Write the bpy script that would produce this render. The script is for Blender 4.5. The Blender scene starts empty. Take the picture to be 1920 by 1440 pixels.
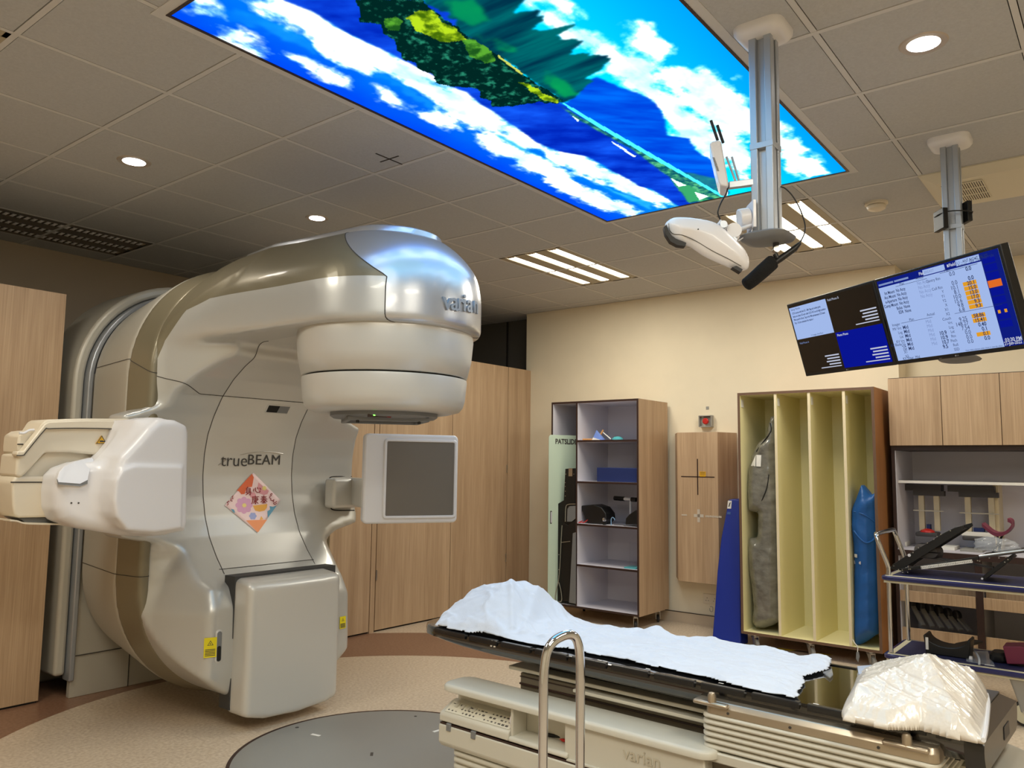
import bpy, bmesh, math, random
import numpy as np
from mathutils import Vector, Matrix
random.seed(7); np.random.seed(7)
PI = math.pi
SC = bpy.context.scene
COL = SC.collection
HC = 2.983            # ceiling height
H = 1.384             # camera height
FPX = 1484.714        # focal length in pixels of the 1920 px wide frame

# ---------------------------------------------------------------- camera
def cam_axes(yaw, pitch, roll):
    cy, sy = math.cos(yaw), math.sin(yaw)
    f = np.array([cy*math.cos(pitch), sy*math.cos(pitch), math.sin(pitch)])
    r = np.array([sy, -cy, 0.0]); u = np.cross(r, f)
    return math.cos(roll)*r+math.sin(roll)*u, -math.sin(roll)*r+math.cos(roll)*u, f
CR, CU, CF = cam_axes(math.radians(38.3389), math.radians(5.7953), math.radians(0.7127))
CP = np.array([0.0, 0.0, H])
cam_data = bpy.data.cameras.new('camera')
cam = bpy.data.objects.new('camera', cam_data); COL.objects.link(cam)
cam_data.sensor_width = 36.0; cam_data.lens = FPX*36.0/1920.0
cam_data.clip_start = 0.05; cam_data.clip_end = 60
cam.matrix_world = Matrix(((CR[0], CU[0], -CF[0], CP[0]), (CR[1], CU[1], -CF[1], CP[1]), (CR[2], CU[2], -CF[2], CP[2]), (0, 0, 0, 1)))
SC.camera = cam

# surveying helpers: where the sight line of a photo point meets a real plane
def ray(x, y): return CF+(x-960)/FPX*CR+(720-y)/FPX*CU
def on(x, y, ax, v):
    d = ray(x, y); return CP+(v-CP[ax])/d[ax]*d
def at_x(x, y, X): return on(x, y, 0, X)
def at_y(x, y, Y): return on(x, y, 1, Y)
def at_z(x, y, Z): return on(x, y, 2, Z)
def on_plane(x, y, p, n):
    d = ray(x, y); p = np.asarray(p, float); n = np.asarray(n, float)
    return CP+((p-CP)@n)/(d@n)*d
def at_d(x, y, t):
    d = ray(x, y); return CP+t*d

# ---------------------------------------------------------------- world, exposure
w = bpy.data.worlds.new('world'); SC.world = w; w.use_nodes = True
w.node_tree.nodes['Background'].inputs[0].default_value = (0.9, 0.85, 0.78, 1)
w.node_tree.nodes['Background'].inputs[1].default_value = 0.02
SC.view_settings.view_transform = 'Standard'
SC.view_settings.look = 'None'
SC.view_settings.gamma = 1.0
SC.view_settings.use_curve_mapping = False
SC.view_settings.exposure = 0.02
SC.cycles.use_denoising = True
SC.cycles.max_bounces = 8
SC.cycles.diffuse_bounces = 5
SC.cycles.glossy_bounces = 4
SC.cycles.transparent_max_bounces = 12
SC.cycles.sample_clamp_indirect = 6.0

# light levels
L_TUBE, L_DOWN, L_SKY, L_SCREEN = 9.0, 16.0, 1.7, 1.0
L_PANEL = 15.0        # what the backlit picture sheds on the room
WARM = (1.0, 0.935, 0.80)
def area(name, loc, sx, sy, power, color):
    l = bpy.data.lights.new(name, 'AREA'); l.shape = 'RECTANGLE'; l.size = sx; l.size_y = sy
    l.energy = power; l.color = color
    o = bpy.data.objects.new(name, l); COL.objects.link(o); o.location = loc
    o['kind'] = 'helper'
    return o

# ---------------------------------------------------------------- materials
def srgb(r, g, b):
    def c(v):
        v /= 255.0
        return v/12.92 if v <= 0.04045 else ((v+0.055)/1.055)**2.4
    return (c(r), c(g), c(b), 1.0)
def mat(name, col, rough=0.5, metal=0.0, coat=0.0, emit=None, estr=0.0, noise=None, bump=None, trans=0.0, alpha=1.0, sheen=0.0, ior=None):
    """noise = (scale xyz, amount): gentle procedural colour variation; bump = (scale, strength)"""
    m = bpy.data.materials.new(name); m.use_nodes = True
    nt = m.node_tree; b = nt.nodes['Principled BSDF']
    b.inputs['Base Color'].default_value = col
    b.inputs['Roughness'].default_value = rough; b.inputs['Metallic'].default_value = metal
    b.inputs['Coat Weight'].default_value = coat
    b.inputs['Transmission Weight'].default_value = trans
    b.inputs['Alpha'].default_value = alpha
    if sheen: b.inputs['Sheen Weight'].default_value = sheen
    if ior: b.inputs['IOR'].default_value = ior
    if emit is not None:
        b.inputs['Emission Color'].default_value = emit; b.inputs['Emission Strength'].default_value = estr
    if noise or bump:
        tc = nt.nodes.new('ShaderNodeTexCoord')
    if noise:
        sc, amt = noise[0], noise[1]
        mp = nt.nodes.new('ShaderNodeMapping'); mp.inputs['Scale'].default_value = sc
        nz = nt.nodes.new('ShaderNodeTexNoise'); nz.inputs['Scale'].default_value = 1.0; nz.inputs['Detail'].default_value = 5
        nt.links.new(tc.outputs['Object'], mp.inputs[0]); nt.links.new(mp.outputs[0], nz.inputs['Vector'])
        rp = nt.nodes.new('ShaderNodeValToRGB')
        rp.color_ramp.elements[0].position = 0.3; rp.color_ramp.elements[1].position = 0.7
        rp.color_ramp.elements[0].color = tuple(c*(1-amt) for c in col[:3])+(1,)
        rp.color_ramp.elements[1].color = tuple(min(1, c*(1+amt)) for c in col[:3])+(1,)
        nt.links.new(nz.outputs['Fac'], rp.inputs[0]); nt.links.new(rp.outputs[0], b.inputs['Base Color'])
    if bump:
        nz2 = nt.nodes.new('ShaderNodeTexNoise'); nz2.inputs['Scale'].default_value = bump[0]; nz2.inputs['Detail'].default_value = 3
        nt.links.new(tc.outputs['Object'], nz2.inputs['Vector'])
        bp = nt.nodes.new('ShaderNodeBump'); bp.inputs['Strength'].default_value = bump[1]; bp.inputs['Distance'].default_value = 0.01
        nt.links.new(nz2.outputs['Fac'], bp.inputs['Height']); nt.links.new(bp.outputs[0], b.inputs['Normal'])
    return m
def emat(name, col, strength):
    m = bpy.data.materials.new(name); m.use_nodes = True
    nt = m.node_tree; nt.nodes.clear()
    e = nt.nodes.new('ShaderNodeEmission'); e.inputs[0].default_value = col; e.inputs[1].default_value = strength
    o = nt.nodes.new('ShaderNodeOutputMaterial'); nt.links.new(e.outputs[0], o.inputs[0])
    return m
def wood(name, c1, c2, rough=0.45):
    m = bpy.data.materials.new(name); m.use_nodes = True
    nt = m.node_tree; b = nt.nodes['Principled BSDF']; b.inputs['Roughness'].default_value = rough
    tc = nt.nodes.new('ShaderNodeTexCoord')
    def nz(scale, det):
        mp = nt.nodes.new('ShaderNodeMapping'); mp.inputs['Scale'].default_value = scale
        n = nt.nodes.new('ShaderNodeTexNoise'); n.inputs['Scale'].default_value = 1; n.inputs['Detail'].default_value = det
        n.inputs['Roughness'].default_value = 0.6
        nt.links.new(tc.outputs['Object'], mp.inputs[0]); nt.links.new(mp.outputs[0], n.inputs['Vector']); return n
    a, f = nz((9, 9, 0.5), 4), nz((130, 130, 2.2), 3)
    mx = nt.nodes.new('ShaderNodeMath'); mx.operation = 'MULTIPLY_ADD'; mx.inputs[1].default_value = 0.55
    ml = nt.nodes.new('ShaderNodeMath'); ml.operation = 'MULTIPLY'; ml.inputs[1].default_value = 0.45
    nt.links.new(f.outputs['Fac'], ml.inputs[0]); nt.links.new(a.outputs['Fac'], mx.inputs[0]); nt.links.new(ml.outputs[0], mx.inputs[2])
    rp = nt.nodes.new('ShaderNodeValToRGB'); rp.color_ramp.elements[0].position = 0.36; rp.color_ramp.elements[1].position = 0.64
    rp.color_ramp.elements[0].color = c1; rp.color_ramp.elements[1].color = c2
    nt.links.new(mx.outputs[0], rp.inputs[0]); nt.links.new(rp.outputs[0], b.inputs['Base Color'])
    return m
M = {}
M['ceil'] = mat('ceiling_tile', srgb(186, 188, 190), 0.9, noise=((90, 90, 90), 0.05), bump=(180, 0.25))
M['tbar'] = mat('ceiling_tee', srgb(206, 206, 206), 0.6)
M['gap'] = mat('dark_gap', srgb(40, 36, 32), 0.9)
M['wall'] = mat('cream_paint', srgb(230, 220, 196), 0.75, noise=((3, 3, 3), 0.03))
M['wallg'] = mat('taupe_paint', srgb(176, 162, 142), 0.8)
M['wallk'] = mat('dark_grey_board', srgb(92, 88, 82), 0.7)
M['wood'] = wood('oak_laminate', srgb(164, 136, 106), srgb(200, 172, 140))
M['woodd'] = wood('amber_laminate', srgb(150, 100, 58), srgb(174, 122, 76))
M['edge'] = mat('dark_edging', srgb(52, 34, 30), 0.4)
M['nose'] = mat('gloss_silver_paint', srgb(200, 202, 206), 0.3, metal=0.72, coat=0.35)
M['silver'] = mat('silver_paint', srgb(196, 196, 192), 0.33, metal=0.35, coat=0.3)
M['silver2'] = mat('silver_paint_light', srgb(206, 205, 200), 0.36, metal=0.25, coat=0.2)
M['pearl'] = mat('pearl_grey_paint', srgb(186, 183, 172), 0.42, metal=0.2, coat=0.1)
M['taupe'] = mat('bronze_paint', srgb(130, 122, 100), 0.38, metal=0.3, coat=0.2)
M['cream'] = mat('cream_plastic', srgb(222, 212, 192), 0.4, coat=0.15)
M['white'] = mat('white_plastic', srgb(226, 226, 230), 0.35, coat=0.2)
M['beige'] = mat('beige_enamel', srgb(202, 200, 188), 0.42, coat=0.1)
M['greyp'] = mat('grey_plastic', srgb(120, 122, 124), 0.5)
M['black'] = mat('black_plastic', srgb(14, 14, 15), 0.45)
M['gloss'] = mat('gloss_black_carbon', srgb(12, 12, 13), 0.12, coat=0.8)
M['rubber'] = mat('black_rubber', srgb(22, 22, 22), 0.8)
M['steel'] = mat('steel', srgb(190, 188, 184), 0.28, metal=1.0)
M['chrome'] = mat('chrome', srgb(206, 210, 218), 0.07, metal=1.0)
M['alu'] = mat('anodised_aluminium', srgb(176, 182, 190), 0.34, metal=0.6)
M['nickel'] = mat('champagne_metal', srgb(176, 164, 146), 0.32, metal=0.75)
M['dark'] = mat('dark_cavity', srgb(18, 16, 14), 0.8)
M['seam'] = mat('seam_line', srgb(70, 66, 60), 0.8)

# ---------------------------------------------------------------- object helpers
def tag(o, label=None, cat=None, group=None, kind=None):
    if label: o['label'] = label
    if cat: o['category'] = cat
    if group: o['group'] = group
    if kind: o['kind'] = kind
    return o
def thing(name, loc, label, cat, group=None, rz=0.0):
    o = bpy.data.objects.new(name, None); COL.objects.link(o)
    o.location = Vector([float(v) for v in loc]); o.rotation_euler = (0, 0, rz); o.empty_display_size = 0.05
    return tag(o, label, cat, group)
def copy_tree(o, parent=None):
    c = o.copy(); COL.objects.link(c)
    if parent is not None: c.parent = parent; c.matrix_parent_inverse = o.matrix_parent_inverse.copy()
    for ch in list(o.children): copy_tree(ch, c)
    return c
def world_of(e):
    if e is None: return Matrix.Identity(4)
    m = Matrix.LocRotScale(e.location, e.rotation_euler, None)
    return world_of(e.parent) @ m if e.parent else m

def V(p): return Vector((float(p[0]), float(p[1]), float(p[2])))
class MB:
    """collects shapes; build() links them as ONE mesh object. Points are world points unless local=True."""
    def __init__(s): s.bm = bmesh.new()
    def _add(s, pts, faces):
        vs = [s.bm.verts.new(V(p)) for p in pts]
        for f in faces:
            try: s.bm.faces.new([vs[i] for i in f])
            except ValueError: pass
        return s
    def hexa(s, p8): return s._add(p8, [(0, 3, 2, 1), (4, 5, 6, 7), (0, 1, 5, 4), (1, 2, 6, 5), (2, 3, 7, 6), (3, 0, 4, 7)])
    def box(s, x0, x1, y0, y1, z0, z1):
        return s.hexa([(x0, y0, z0), (x1, y0, z0), (x1, y1, z0), (x0, y1, z0), (x0, y0, z1), (x1, y0, z1), (x1, y1, z1), (x0, y1, z1)])
    def obox(s, c, ux, uy, uz, hx, hy, hz):
        c, ux, uy, uz = [np.asarray(v, float) for v in (c, ux, uy, uz)]
        P = [c+a*hx*ux+b*hy*uy+d*hz*uz for d in (-1, 1) for a, b in ((-1, -1), (1, -1), (1, 1), (-1, 1))]
        return s.hexa(P)
    def prism(s, outline, vec):
        n = len(outline); vec = np.asarray(vec, float)
        P = [np.asarray(p, float) for p in outline]+[np.asarray(p, float)+vec for p in outline]
        return s._add(P, [tuple(range(n))[::-1], tuple(range(n, 2*n))]+[(i, (i+1) % n, n+(i+1) % n, n+i) for i in range(n)])
    def poly(s, outline): return s._add(outline, [tuple(range(len(outline)))])
    def rings(s, rings, cap=True, closed=True):
        n = len(rings[0]); P = [p for r in rings for p in r]; F = []
        for k in range(len(rings)-1):
            for i in range(n if closed else n-1):
                j = (i+1) % n; F.append((k*n+i, k*n+j, (k+1)*n+j, (k+1)*n+i))
        if cap: F += [tuple(range(n))[::-1], tuple(range((len(rings)-1)*n, len(rings)*n))]
        return s._add(P, F)
    def tube(s, path, r, n=10, cap=True, flat=1.0):
        P = [np.asarray(p, float) for p in path]; R = r if hasattr(r, '__len__') else [r]*len(P)
        T = []
        for i in range(len(P)):
            t = P[min(i+1, len(P)-1)]-P[max(i-1, 0)]; T.append(t/(np.linalg.norm(t)+1e-12))
        a = np.array([0, 0, 1.0]) if abs(T[0][2]) < 0.9 else np.array([1.0, 0, 0])
        u = np.cross(T[0], a); u /= np.linalg.norm(u); rs = []
        for i, p in enumerate(P):
            u = u-(u@T[i])*T[i]; u /= np.linalg.norm(u); v = np.cross(T[i], u)
            rs.append([p+R[i]*(math.cos(2*PI*k/n)*u+flat*math.sin(2*PI*k/n)*v) for k in range(n)])
        return s.rings(rs, cap)
    def cyl(s, a, b, r, n=24, r2=None): return s.tube([a, b], [r, r if r2 is None else r2], n)
    def lathe(s, c, prof, n=40, axis=(0, 0, 1)):
        ax = np.asarray(axis, float); ax /= np.linalg.norm(ax)
        a = np.array([1.0, 0, 0]) if abs(ax[0]) < 0.9 else np.array([0, 1.0, 0])
        u = np.cross(ax, a); u /= np.linalg.norm(u); v = np.cross(ax, u); c = np.asarray(c, float)
        return s.rings([[c+h*ax+r*(math.cos(2*PI*k/n)*u+math.sin(2*PI*k/n)*v) for k in range(n)] for r, h in prof])
    def rrect_plate(s, c, ux, uy, w, h, r, t, n=6):
        """rounded rectangle w x h centred c, spanned by ux, uy, extruded by vector t"""
        return s.prism(rrect(c, ux, uy, w, h, r, n), t)
    def build(s, name, m, parent=None, bevel=0.0, segs=2, smooth=False, sub=0, ang=35, shift=None):
        bmesh.ops.recalc_face_normals(s.bm, faces=s.bm.faces[:])
        me = bpy.data.meshes.new(name)
        W = world_of(parent).inverted() if parent is not None else Matrix.Identity(4)
        s.bm.transform(W); s.bm.to_mesh(me); s.bm.free()
        o = bpy.data.objects.new(name, me); COL.objects.link(o)
        if parent is not None: o.parent = parent
        if isinstance(m, (list, tuple)):
            for q in m: me.materials.append(q)
        else: me.materials.append(m)
        if bevel:
            b = o.modifiers.new('bevel', 'BEVEL'); b.width = bevel; b.segments = segs; b.limit_method = 'ANGLE'; b.angle_limit = math.radians(30)
        if sub:
            q = o.modifiers.new('sub', 'SUBSURF'); q.levels = sub; q.render_levels = sub
        if smooth or bevel:
            for p in me.polygons: p.use_smooth = True
            if ang: me.set_sharp_from_angle(angle=math.radians(ang))
        return o
def rrect(c, ux, uy, w, h, r, n=6):
    c, ux, uy = [np.asarray(v, float) for v in (c, ux, uy)]; P = []
    for sx, sy, a0 in ((1, 1, 0), (-1, 1, 90), (-1, -1, 180), (1, -1, 270)):
        for k in range(n+1):
            a = math.radians(a0+90*k/n)
            P.append(c+(sx*(w/2-r)+r*math.cos(a))*ux+(sy*(h/2-r)+r*math.sin(a))*uy)
    return P
def smooth_path(pts, n=8):
    """Catmull-Rom through the points"""
    P = [np.asarray(p, float) for p in pts]; P = [2*P[0]-P[1]]+P+[2*P[-1]-P[-2]]; out = []
    for i in range(1, len(P)-2):
        for k in range(n):
            t = k/n
            out.append(0.5*((2*P[i])+(-P[i-1]+P[i+1])*t+(2*P[i-1]-5*P[i]+4*P[i+1]-P[i+2])*t*t+(-P[i-1]+3*P[i]-3*P[i+1]+P[i+2])*t**3))
    out.append(P[-2]); return out
def closed_path(pts, n=6):
    P = [np.asarray(p, float) for p in pts]; N = len(P); out = []
    for i in range(N):
        a, b, c, d = P[i-1], P[i], P[(i+1) % N], P[(i+2) % N]
        for k in range(n):
            t = k/n
            out.append(0.5*((2*b)+(-a+c)*t+(2*a-5*b+4*c-d)*t*t+(-a+3*b-3*c+d)*t**3))
    return out
def text_obj(name, s, size, c, ux, uy, m, parent=None, ext=0.001, align='CENTER', bold=0.0, sx=1.0, space=1.0):
    """lettering as a mesh: ux = reading direction, uy = up, c = anchor"""
    cu = bpy.data.curves.new(name, 'FONT'); cu.body = s; cu.size = size; cu.extrude = ext; cu.align_x = align; cu.align_y = 'CENTER'
    cu.offset = bold; cu.resolution_u = 3; cu.space_character = space
    t = bpy.data.objects.new(name+'_c', cu)
    COL.objects.link(t); dg = bpy.context.evaluated_depsgraph_get()
    me = bpy.data.meshes.new_from_object(t.evaluated_get(dg)); bpy.data.objects.remove(t)
    ux, uy = V(ux).normalized(), V(uy).normalized(); n = ux.cross(uy)
    mw = Matrix(((ux[0]*sx, uy[0], n[0], c[0]), (ux[1]*sx, uy[1], n[1], c[1]), (ux[2]*sx, uy[2], n[2], c[2]), (0, 0, 0, 1)))
    W = world_of(parent).inverted() if parent is not None else Matrix.Identity(4)
    me.transform(W @ mw); me.materials.clear(); me.materials.append(m)
    o = bpy.data.objects.new(name, me); COL.objects.link(o)
    if parent is not None: o.parent = parent
    return o
# ================================================================ the room
def struct(name, mb, m, **k): return tag(mb.build(name, m, **k), kind='structure')
GX0, GY0 = 1.771*0.6, 5.432*0.6       # where the ceiling grid lines run
WX = 6.64                              # cream wall
# floor: brown vinyl with inlaid beige circle
def floor_mat():
    m = bpy.data.materials.new('vinyl_floor'); m.use_nodes = True; nt = m.node_tree; b = nt.nodes['Principled BSDF']
    b.inputs['Roughness'].default_value = 0.33
    g = nt.nodes.new('ShaderNodeNewGeometry')
    sep = nt.nodes.new('ShaderNodeSeparateXYZ'); nt.links.new(g.outputs['Position'], sep.inputs[0])
    def math_(op, a, bb):
        n = nt.nodes.new('ShaderNodeMath'); n.operation = op
        for i, v in enumerate((a, bb)):
            if v is None: continue
            if isinstance(v, (int, float)): n.inputs[i].default_value = v
            else: nt.links.new(v, n.inputs[i])
        return n.outputs[0]
    dx, dy = math_('SUBTRACT', sep.outputs[0], 2.76), math_('SUBTRACT', sep.outputs[1], 3.02)
    r = math_('SQRT', math_('ADD', math_('MULTIPLY', dx, dx), math_('MULTIPLY', dy, dy)), None)
    ins = math_('LESS_THAN', r, 1.855)
    out = math_('GREATER_THAN', r, 2.635)
    beige = math_('MAXIMUM', ins, out)
    tc = nt.nodes.new('ShaderNodeTexCoord')
    nz = nt.nodes.new('ShaderNodeTexNoise'); nz.inputs['Scale'].default_value = 60; nz.inputs['Detail'].default_value = 4
    nt.links.new(tc.outputs['Object'], nz.inputs['Vector'])
    def ramp(c1, c2):
        rp = nt.nodes.new('ShaderNodeValToRGB'); rp.color_ramp.elements[0].position = 0.3; rp.color_ramp.elements[1].position = 0.65
        rp.color_ramp.elements[0].color = c1; rp.color_ramp.elements[1].color = c2; nt.links.new(nz.outputs['Fac'], rp.inputs[0]); return rp.outputs[0]
    mx = nt.nodes.new('ShaderNodeMix'); mx.data_type = 'RGBA'
    nt.links.new(beige, mx.inputs['Factor'])
    nt.links.new(ramp(srgb(122, 88, 68), srgb(146, 112, 90)), mx.inputs['A'])
    nt.links.new(ramp(srgb(186, 166, 142), srgb(214, 198, 176)), mx.inputs['B'])
    nt.links.new(mx.outputs['Result'], b.inputs['Base Color'])
    return m
struct('floor', MB().box(-2.2, 7.2, -3.0, 6.8, -0.06, 0.0), floor_mat())

# lights fitted into the ceiling need their tile left out: (x0, x1, y0, y1)
FIX = {'a': (GX0+3.6*1+0.0, 0, 0, 0)}
def gx(i): return GX0+0.6*i
def gy(j): return GY0+0.6*j
FIXTURES = [(6, 8, 0, 1, True), (6, 8, -3, -2, True), (1, 3, 4, 5, False), (-2, 0, 0, 1, True), (0, 2, -7, -6, True), (-3, -1, -7, -6, True), (6, 8, -7, -6, True), (-2, 0, -4, -3, True)]  # the fixtures out of view are added to light the room and couch
SKY = (gx(0.48), gx(5.48), gy(-3.5), gy(-1.0))
AC = (gx(6), gx(7), gy(-6), gy(-4))
def covered(i, j):
    for a, b, c, d, _ in FIXTURES:
        if a <= i < b and c <= j < d: return True
    return 6 <= i < 7 and -6 <= j < -4
tiles = MB(); bars = MB()
for i in range(-6, 11):
    for j in range(-11, 6):
        if covered(i, j): continue
        x0, x1, y0, y1 = gx(i)+0.0145, gx(i+1)-0.0145, gy(j)+0.0145, gy(j+1)-0.0145
        if x0 > 6.85 or y0 > 6.48: continue
        x1, y1 = min(x1, 6.88), min(y1, 6.5)
        # cut away where the picture panel hangs
        sx0, sx1, sy0, sy1 = SKY
        if x1 > sx0 and x0 < sx1 and y1 > sy0 and y0 < sy1:
            if x0 >= sx0-0.02 and x1 <= sx1+0.02 and y0 >= sy0-0.02: continue
            if x0 < sx0: tiles.box(x0, sx0, y0, y1, HC, HC+0.02)
            elif x1 > sx1: tiles.box(sx1, x1, y0, y1, HC, HC+0.02)
            if y0 < sy0: tiles.box(max(x0, sx0), min(x1, sx1), y0, sy0, HC, HC+0.02)
            continue
        tiles.box(x0, x1, y0, y1, HC, HC+0.02)
ceil_o = struct('ceiling', tiles, M['ceil'])
for i in range(-6, 11):
    if gx(i) > 6.86: continue
    x = gx(i)
    if SKY[0]-0.02 < x < SKY[1]+0.02:
        bars.box(x-0.011, x+0.011, -3.0, SKY[2], HC-0.002, HC+0.004); bars.box(x-0.011, x+0.011, SKY[3], 6.5, HC-0.002, HC+0.004)
    else: bars.box(x-0.011, x+0.011, -3.0, 6.5, HC-0.002, HC+0.004)
for j in range(-10, 6):
    y = gy(j)
    if SKY[2] < y < SKY[3]-0.02:
        bars.box(-2.2, SKY[0], y-0.011, y+0.011, HC-0.001, HC+0.003); bars.box(SKY[1], 6.88, y-0.011, y+0.011, HC-0.001, HC+0.003)
    else: bars.box(-2.2, 6.88, y-0.011, y+0.011, HC-0.001, HC+0.003)
struct('trim_1', bars, M['tbar'])
struct('ceiling_slab', MB().box(-2.2, 7.2, -3.0, 6.8, HC+0.021, HC+0.1), M['gap'])

struct('wall_right', MB().box(WX, 6.88, 1.43, 5.06, 0, HC), M['wall'])
struct('wall_far_right', MB().box(6.88, 7.0, -3.0, 1.43, 0, HC), M['wall'])
wk = MB().box(6.88, 7.0, 1.43, 6.5, 0, HC)
struct('wall_recess', wk, M['wallk'])
struct('trim_2', MB().box(6.868, 6.885, 5.50, 5.52, 2.30, HC-0.005), M['gap'])
struct('wall_back', MB().box(-2.2, 7.0, 6.5, 6.6, 0, HC), M['wallg'])
struct('wall_left', MB().box(-2.2, -2.1, -3.0, 6.5, 0, HC), M['wall'])
struct('wall_front', MB().box(-2.2, 7.0, -3.1, -3.0, 0, HC), M['wall'])
struct('wall_bulkhead', MB().box(-0.4, -0.3, 5.0, 6.5, 0, HC), M['wallg'])
# coved skirting of the cream wall
struct('baseboard_right', MB().box(WX-0.006, WX, 1.43, 5.0, 0, 0.088), mat('skirting_vinyl', srgb(202, 184, 160), 0.5))
struct('trim_3', MB().box(WX-0.008, WX, 1.43, 5.0, 0.088, 0.094), M['edge'])
struct('trim_4', MB().box(WX-0.004, WX, 1.43, 5.06, HC-0.022, HC-0.004), M['wall'])

# ---------------------------------------------------------------- oak partition either side of the machine
PY = 5.0
left_part = struct('wall_partition_left', MB().box(-2.1, 2.005, PY, PY+0.06, 0.012, 2.365), M['wood'])
struct('trim_5', MB().box(-2.1, 2.0, PY+0.01, PY+0.055, 0.0, 0.012), M['dark'])
rp = MB()
xs = [3.46, 4.53, 5.44, 6.262, 6.66]
struct('trim_6', MB().box(3.46, 6.7, PY+0.02, PY+0.07, 0.0, 2.36), M['dark'])
def door(n, x0, x1, hinge=None, shut=None):
    d = tag(MB().box(x0+0.003, x1-0.003, PY, PY+0.03, 0.014, 2.37).build('door_%d' % n, M['wood'], bevel=0.0015), kind='structure')
    if hinge:
        hm = MB().box(hinge-0.006, hinge+0.006, PY-0.006, PY, 0.42, 0.50).box(hinge-0.006, hinge+0.006, PY-0.006, PY, 1.3, 1.38)
        hm.build('hinge', M['steel'], d)
    return d
struct('wall_partition_right', MB().box(3.46, 4.478, PY, PY+0.03, 0.014, 2.37), M['wood'])
struct('trim_7', MB().box(4.486, 4.535, PY, PY+0.03, 0.0, 2.37), M['wood'])
door(1, 4.54, 5.44, hinge=4.545); door(2, 5.44, 6.262, hinge=6.255)
struct('wall_partition_end', MB().box(6.266, 6.64, PY, PY+0.03, 0.0, 2.37), M['wood'])
# ================================================================ ceiling fittings
def fixture(i0, i1, j0, j1, lit, label, group=None, power=1.0):
    x0, x1, y0, y1 = gx(i0)+0.01, gx(i1)-0.01, gy(j0)+0.01, gy(j1)-0.01
    t = thing('recessed_tube_light', ((x0+x1)/2, (y0+y1)/2, HC), label, 'ceiling light', group)
    fr = MB()
    fr.box(x0, x1, y0, y1, HC+0.012, HC+0.019)
    wy = (y1-y0)
    wid = 0.085
    cs = [y0+wy*f for f in (0.16, 0.5, 0.84)]
    edges = [y0]+[v for c in cs for v in (c-wid/2, c+wid/2)]+[y1]
    pan = M['fixpan'] if lit else M['fixpan_off']
    for k in range(0, len(edges), 2): fr.box(x0, x1, edges[k], edges[k+1], HC-0.001, HC+0.012)
    fr.box(x0, x0+0.02, y0, y1, HC-0.001, HC+0.012).box(x1-0.02, x1, y0, y1, HC-0.001, HC+0.012)
    fr.build('light_frame', pan, t)
    for c in cs:
        m = MB().box(x0+0.06, x1-0.06, c-wid/2+0.008, c+wid/2-0.008, HC+0.002, HC+0.009)
        m.build('tube_diffuser', M['tube'] if lit else M['tube_off'], t)
        for xa, xb in ((x0+0.024, x0+0.058), (x1-0.058, x1-0.024)): MB().box(xa, xb, c-0.03, c+0.03, HC, HC+0.011).build('tube_socket', M['nickel'], t)
        if not lit:
            lv = MB(); n = 26
            for k in range(n):
                xx = x0+0.06+(x1-x0-0.12)*k/(n-1)
                lv._add([(xx-0.012, c-0.036, HC-0.001), (xx+0.012, c-0.036, HC-0.001), (xx, c, HC-0.012), (xx-0.012, c+0.036, HC-0.001), (xx+0.012, c+0.036, HC-0.001)],
                        [(0, 2, 1), (3, 4, 2), (0, 3, 2), (1, 2, 4)])
            tag(lv.build('louvre', M['white'], t), kind='stuff')
    if lit:
        l = area('tube_glow', ((x0+x1)/2, (y0+y1)/2, HC-0.012), x1-x0-0.1, y1-y0-0.08, L_TUBE*2.6*power, WARM)
        l.parent = t; l.location = (0, 0, -0.012)
    return t
M['fixpan'] = mat('fixture_pan', srgb(170, 160, 138), 0.5)
M['fixpan_off'] = mat('fixture_pan_off', srgb(84, 76, 66), 0.35, metal=0.3)
M['tube'] = emat('lit_tube', (1.0, 0.93, 0.76, 1), 9.0)
M['tube_off'] = mat('tube_off', srgb(96, 90, 84), 0.25, metal=0.4)
LBL = ['lit three-tube recessed light in the ceiling above the shelf cabinet, right of the machine head',
       'lit three-tube recessed light partly hidden behind the camera post',
       'unlit three-tube recessed light in the dark ceiling above the left oak panel',
       'lit recessed light whose corner shows at the far left edge of the ceiling',
       'unseen recessed light added behind the camera', 'recessed light behind the camera at the left, added as unseen fill', 'recessed light added right of the monitors, out of view', 'recessed light added over the photographer as unseen fill']
for k, (a, b, c, d, lit) in enumerate(FIXTURES): fixture(a, b, c, d, lit, LBL[k], power=[1, 1, 1, 1, 1.3, 1.2, 1.0, 1.1][k])

M['lamp'] = emat('lit_downlight', (1.0, 0.96, 0.9, 1), 22.0)
M['lamptrim'] = mat('downlight_trim', srgb(190, 180, 170), 0.35, metal=0.3)
def downlight(x, y, label, power=1.0, r=0.07):
    t = thing('downlight', (x, y, HC), label, 'downlight', 'recessed round downlights')
    MB().lathe((x, y, HC), [(r*0.8, 0.0), (r*0.8, -0.003), (r*1.15, -0.005), (r*1.22, 0.0)], 32).build('trim_ring', M['lamptrim'], t, smooth=True)
    MB().lathe((x, y, HC), [(r*0.82, 0.004), (r*0.82, -0.0035)], 32).build('lens', M['lamp'], t)
    l = bpy.data.lights.new('downlight_glow', 'SPOT'); l.energy = L_DOWN*power; l.color = (1.0, 0.9, 0.76)
    l.spot_size = math.radians(125); l.spot_blend = 0.8; l.shadow_soft_size = 0.06
    o = bpy.data.objects.new('downlight_glow', l); COL.objects.link(o); o.parent = t; o.location = (0, 0, -0.03); o['kind'] = 'helper'
downlight(3.18, 0.557, 'round lit downlight at the upper right, nearest the camera post', 1.2)
downlight(1.965, 4.17, 'round lit downlight at the far left above the machine', 0.8)
downlight(3.18, 4.17, 'round lit downlight just above the machine head', 0.5, 0.062)

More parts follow.
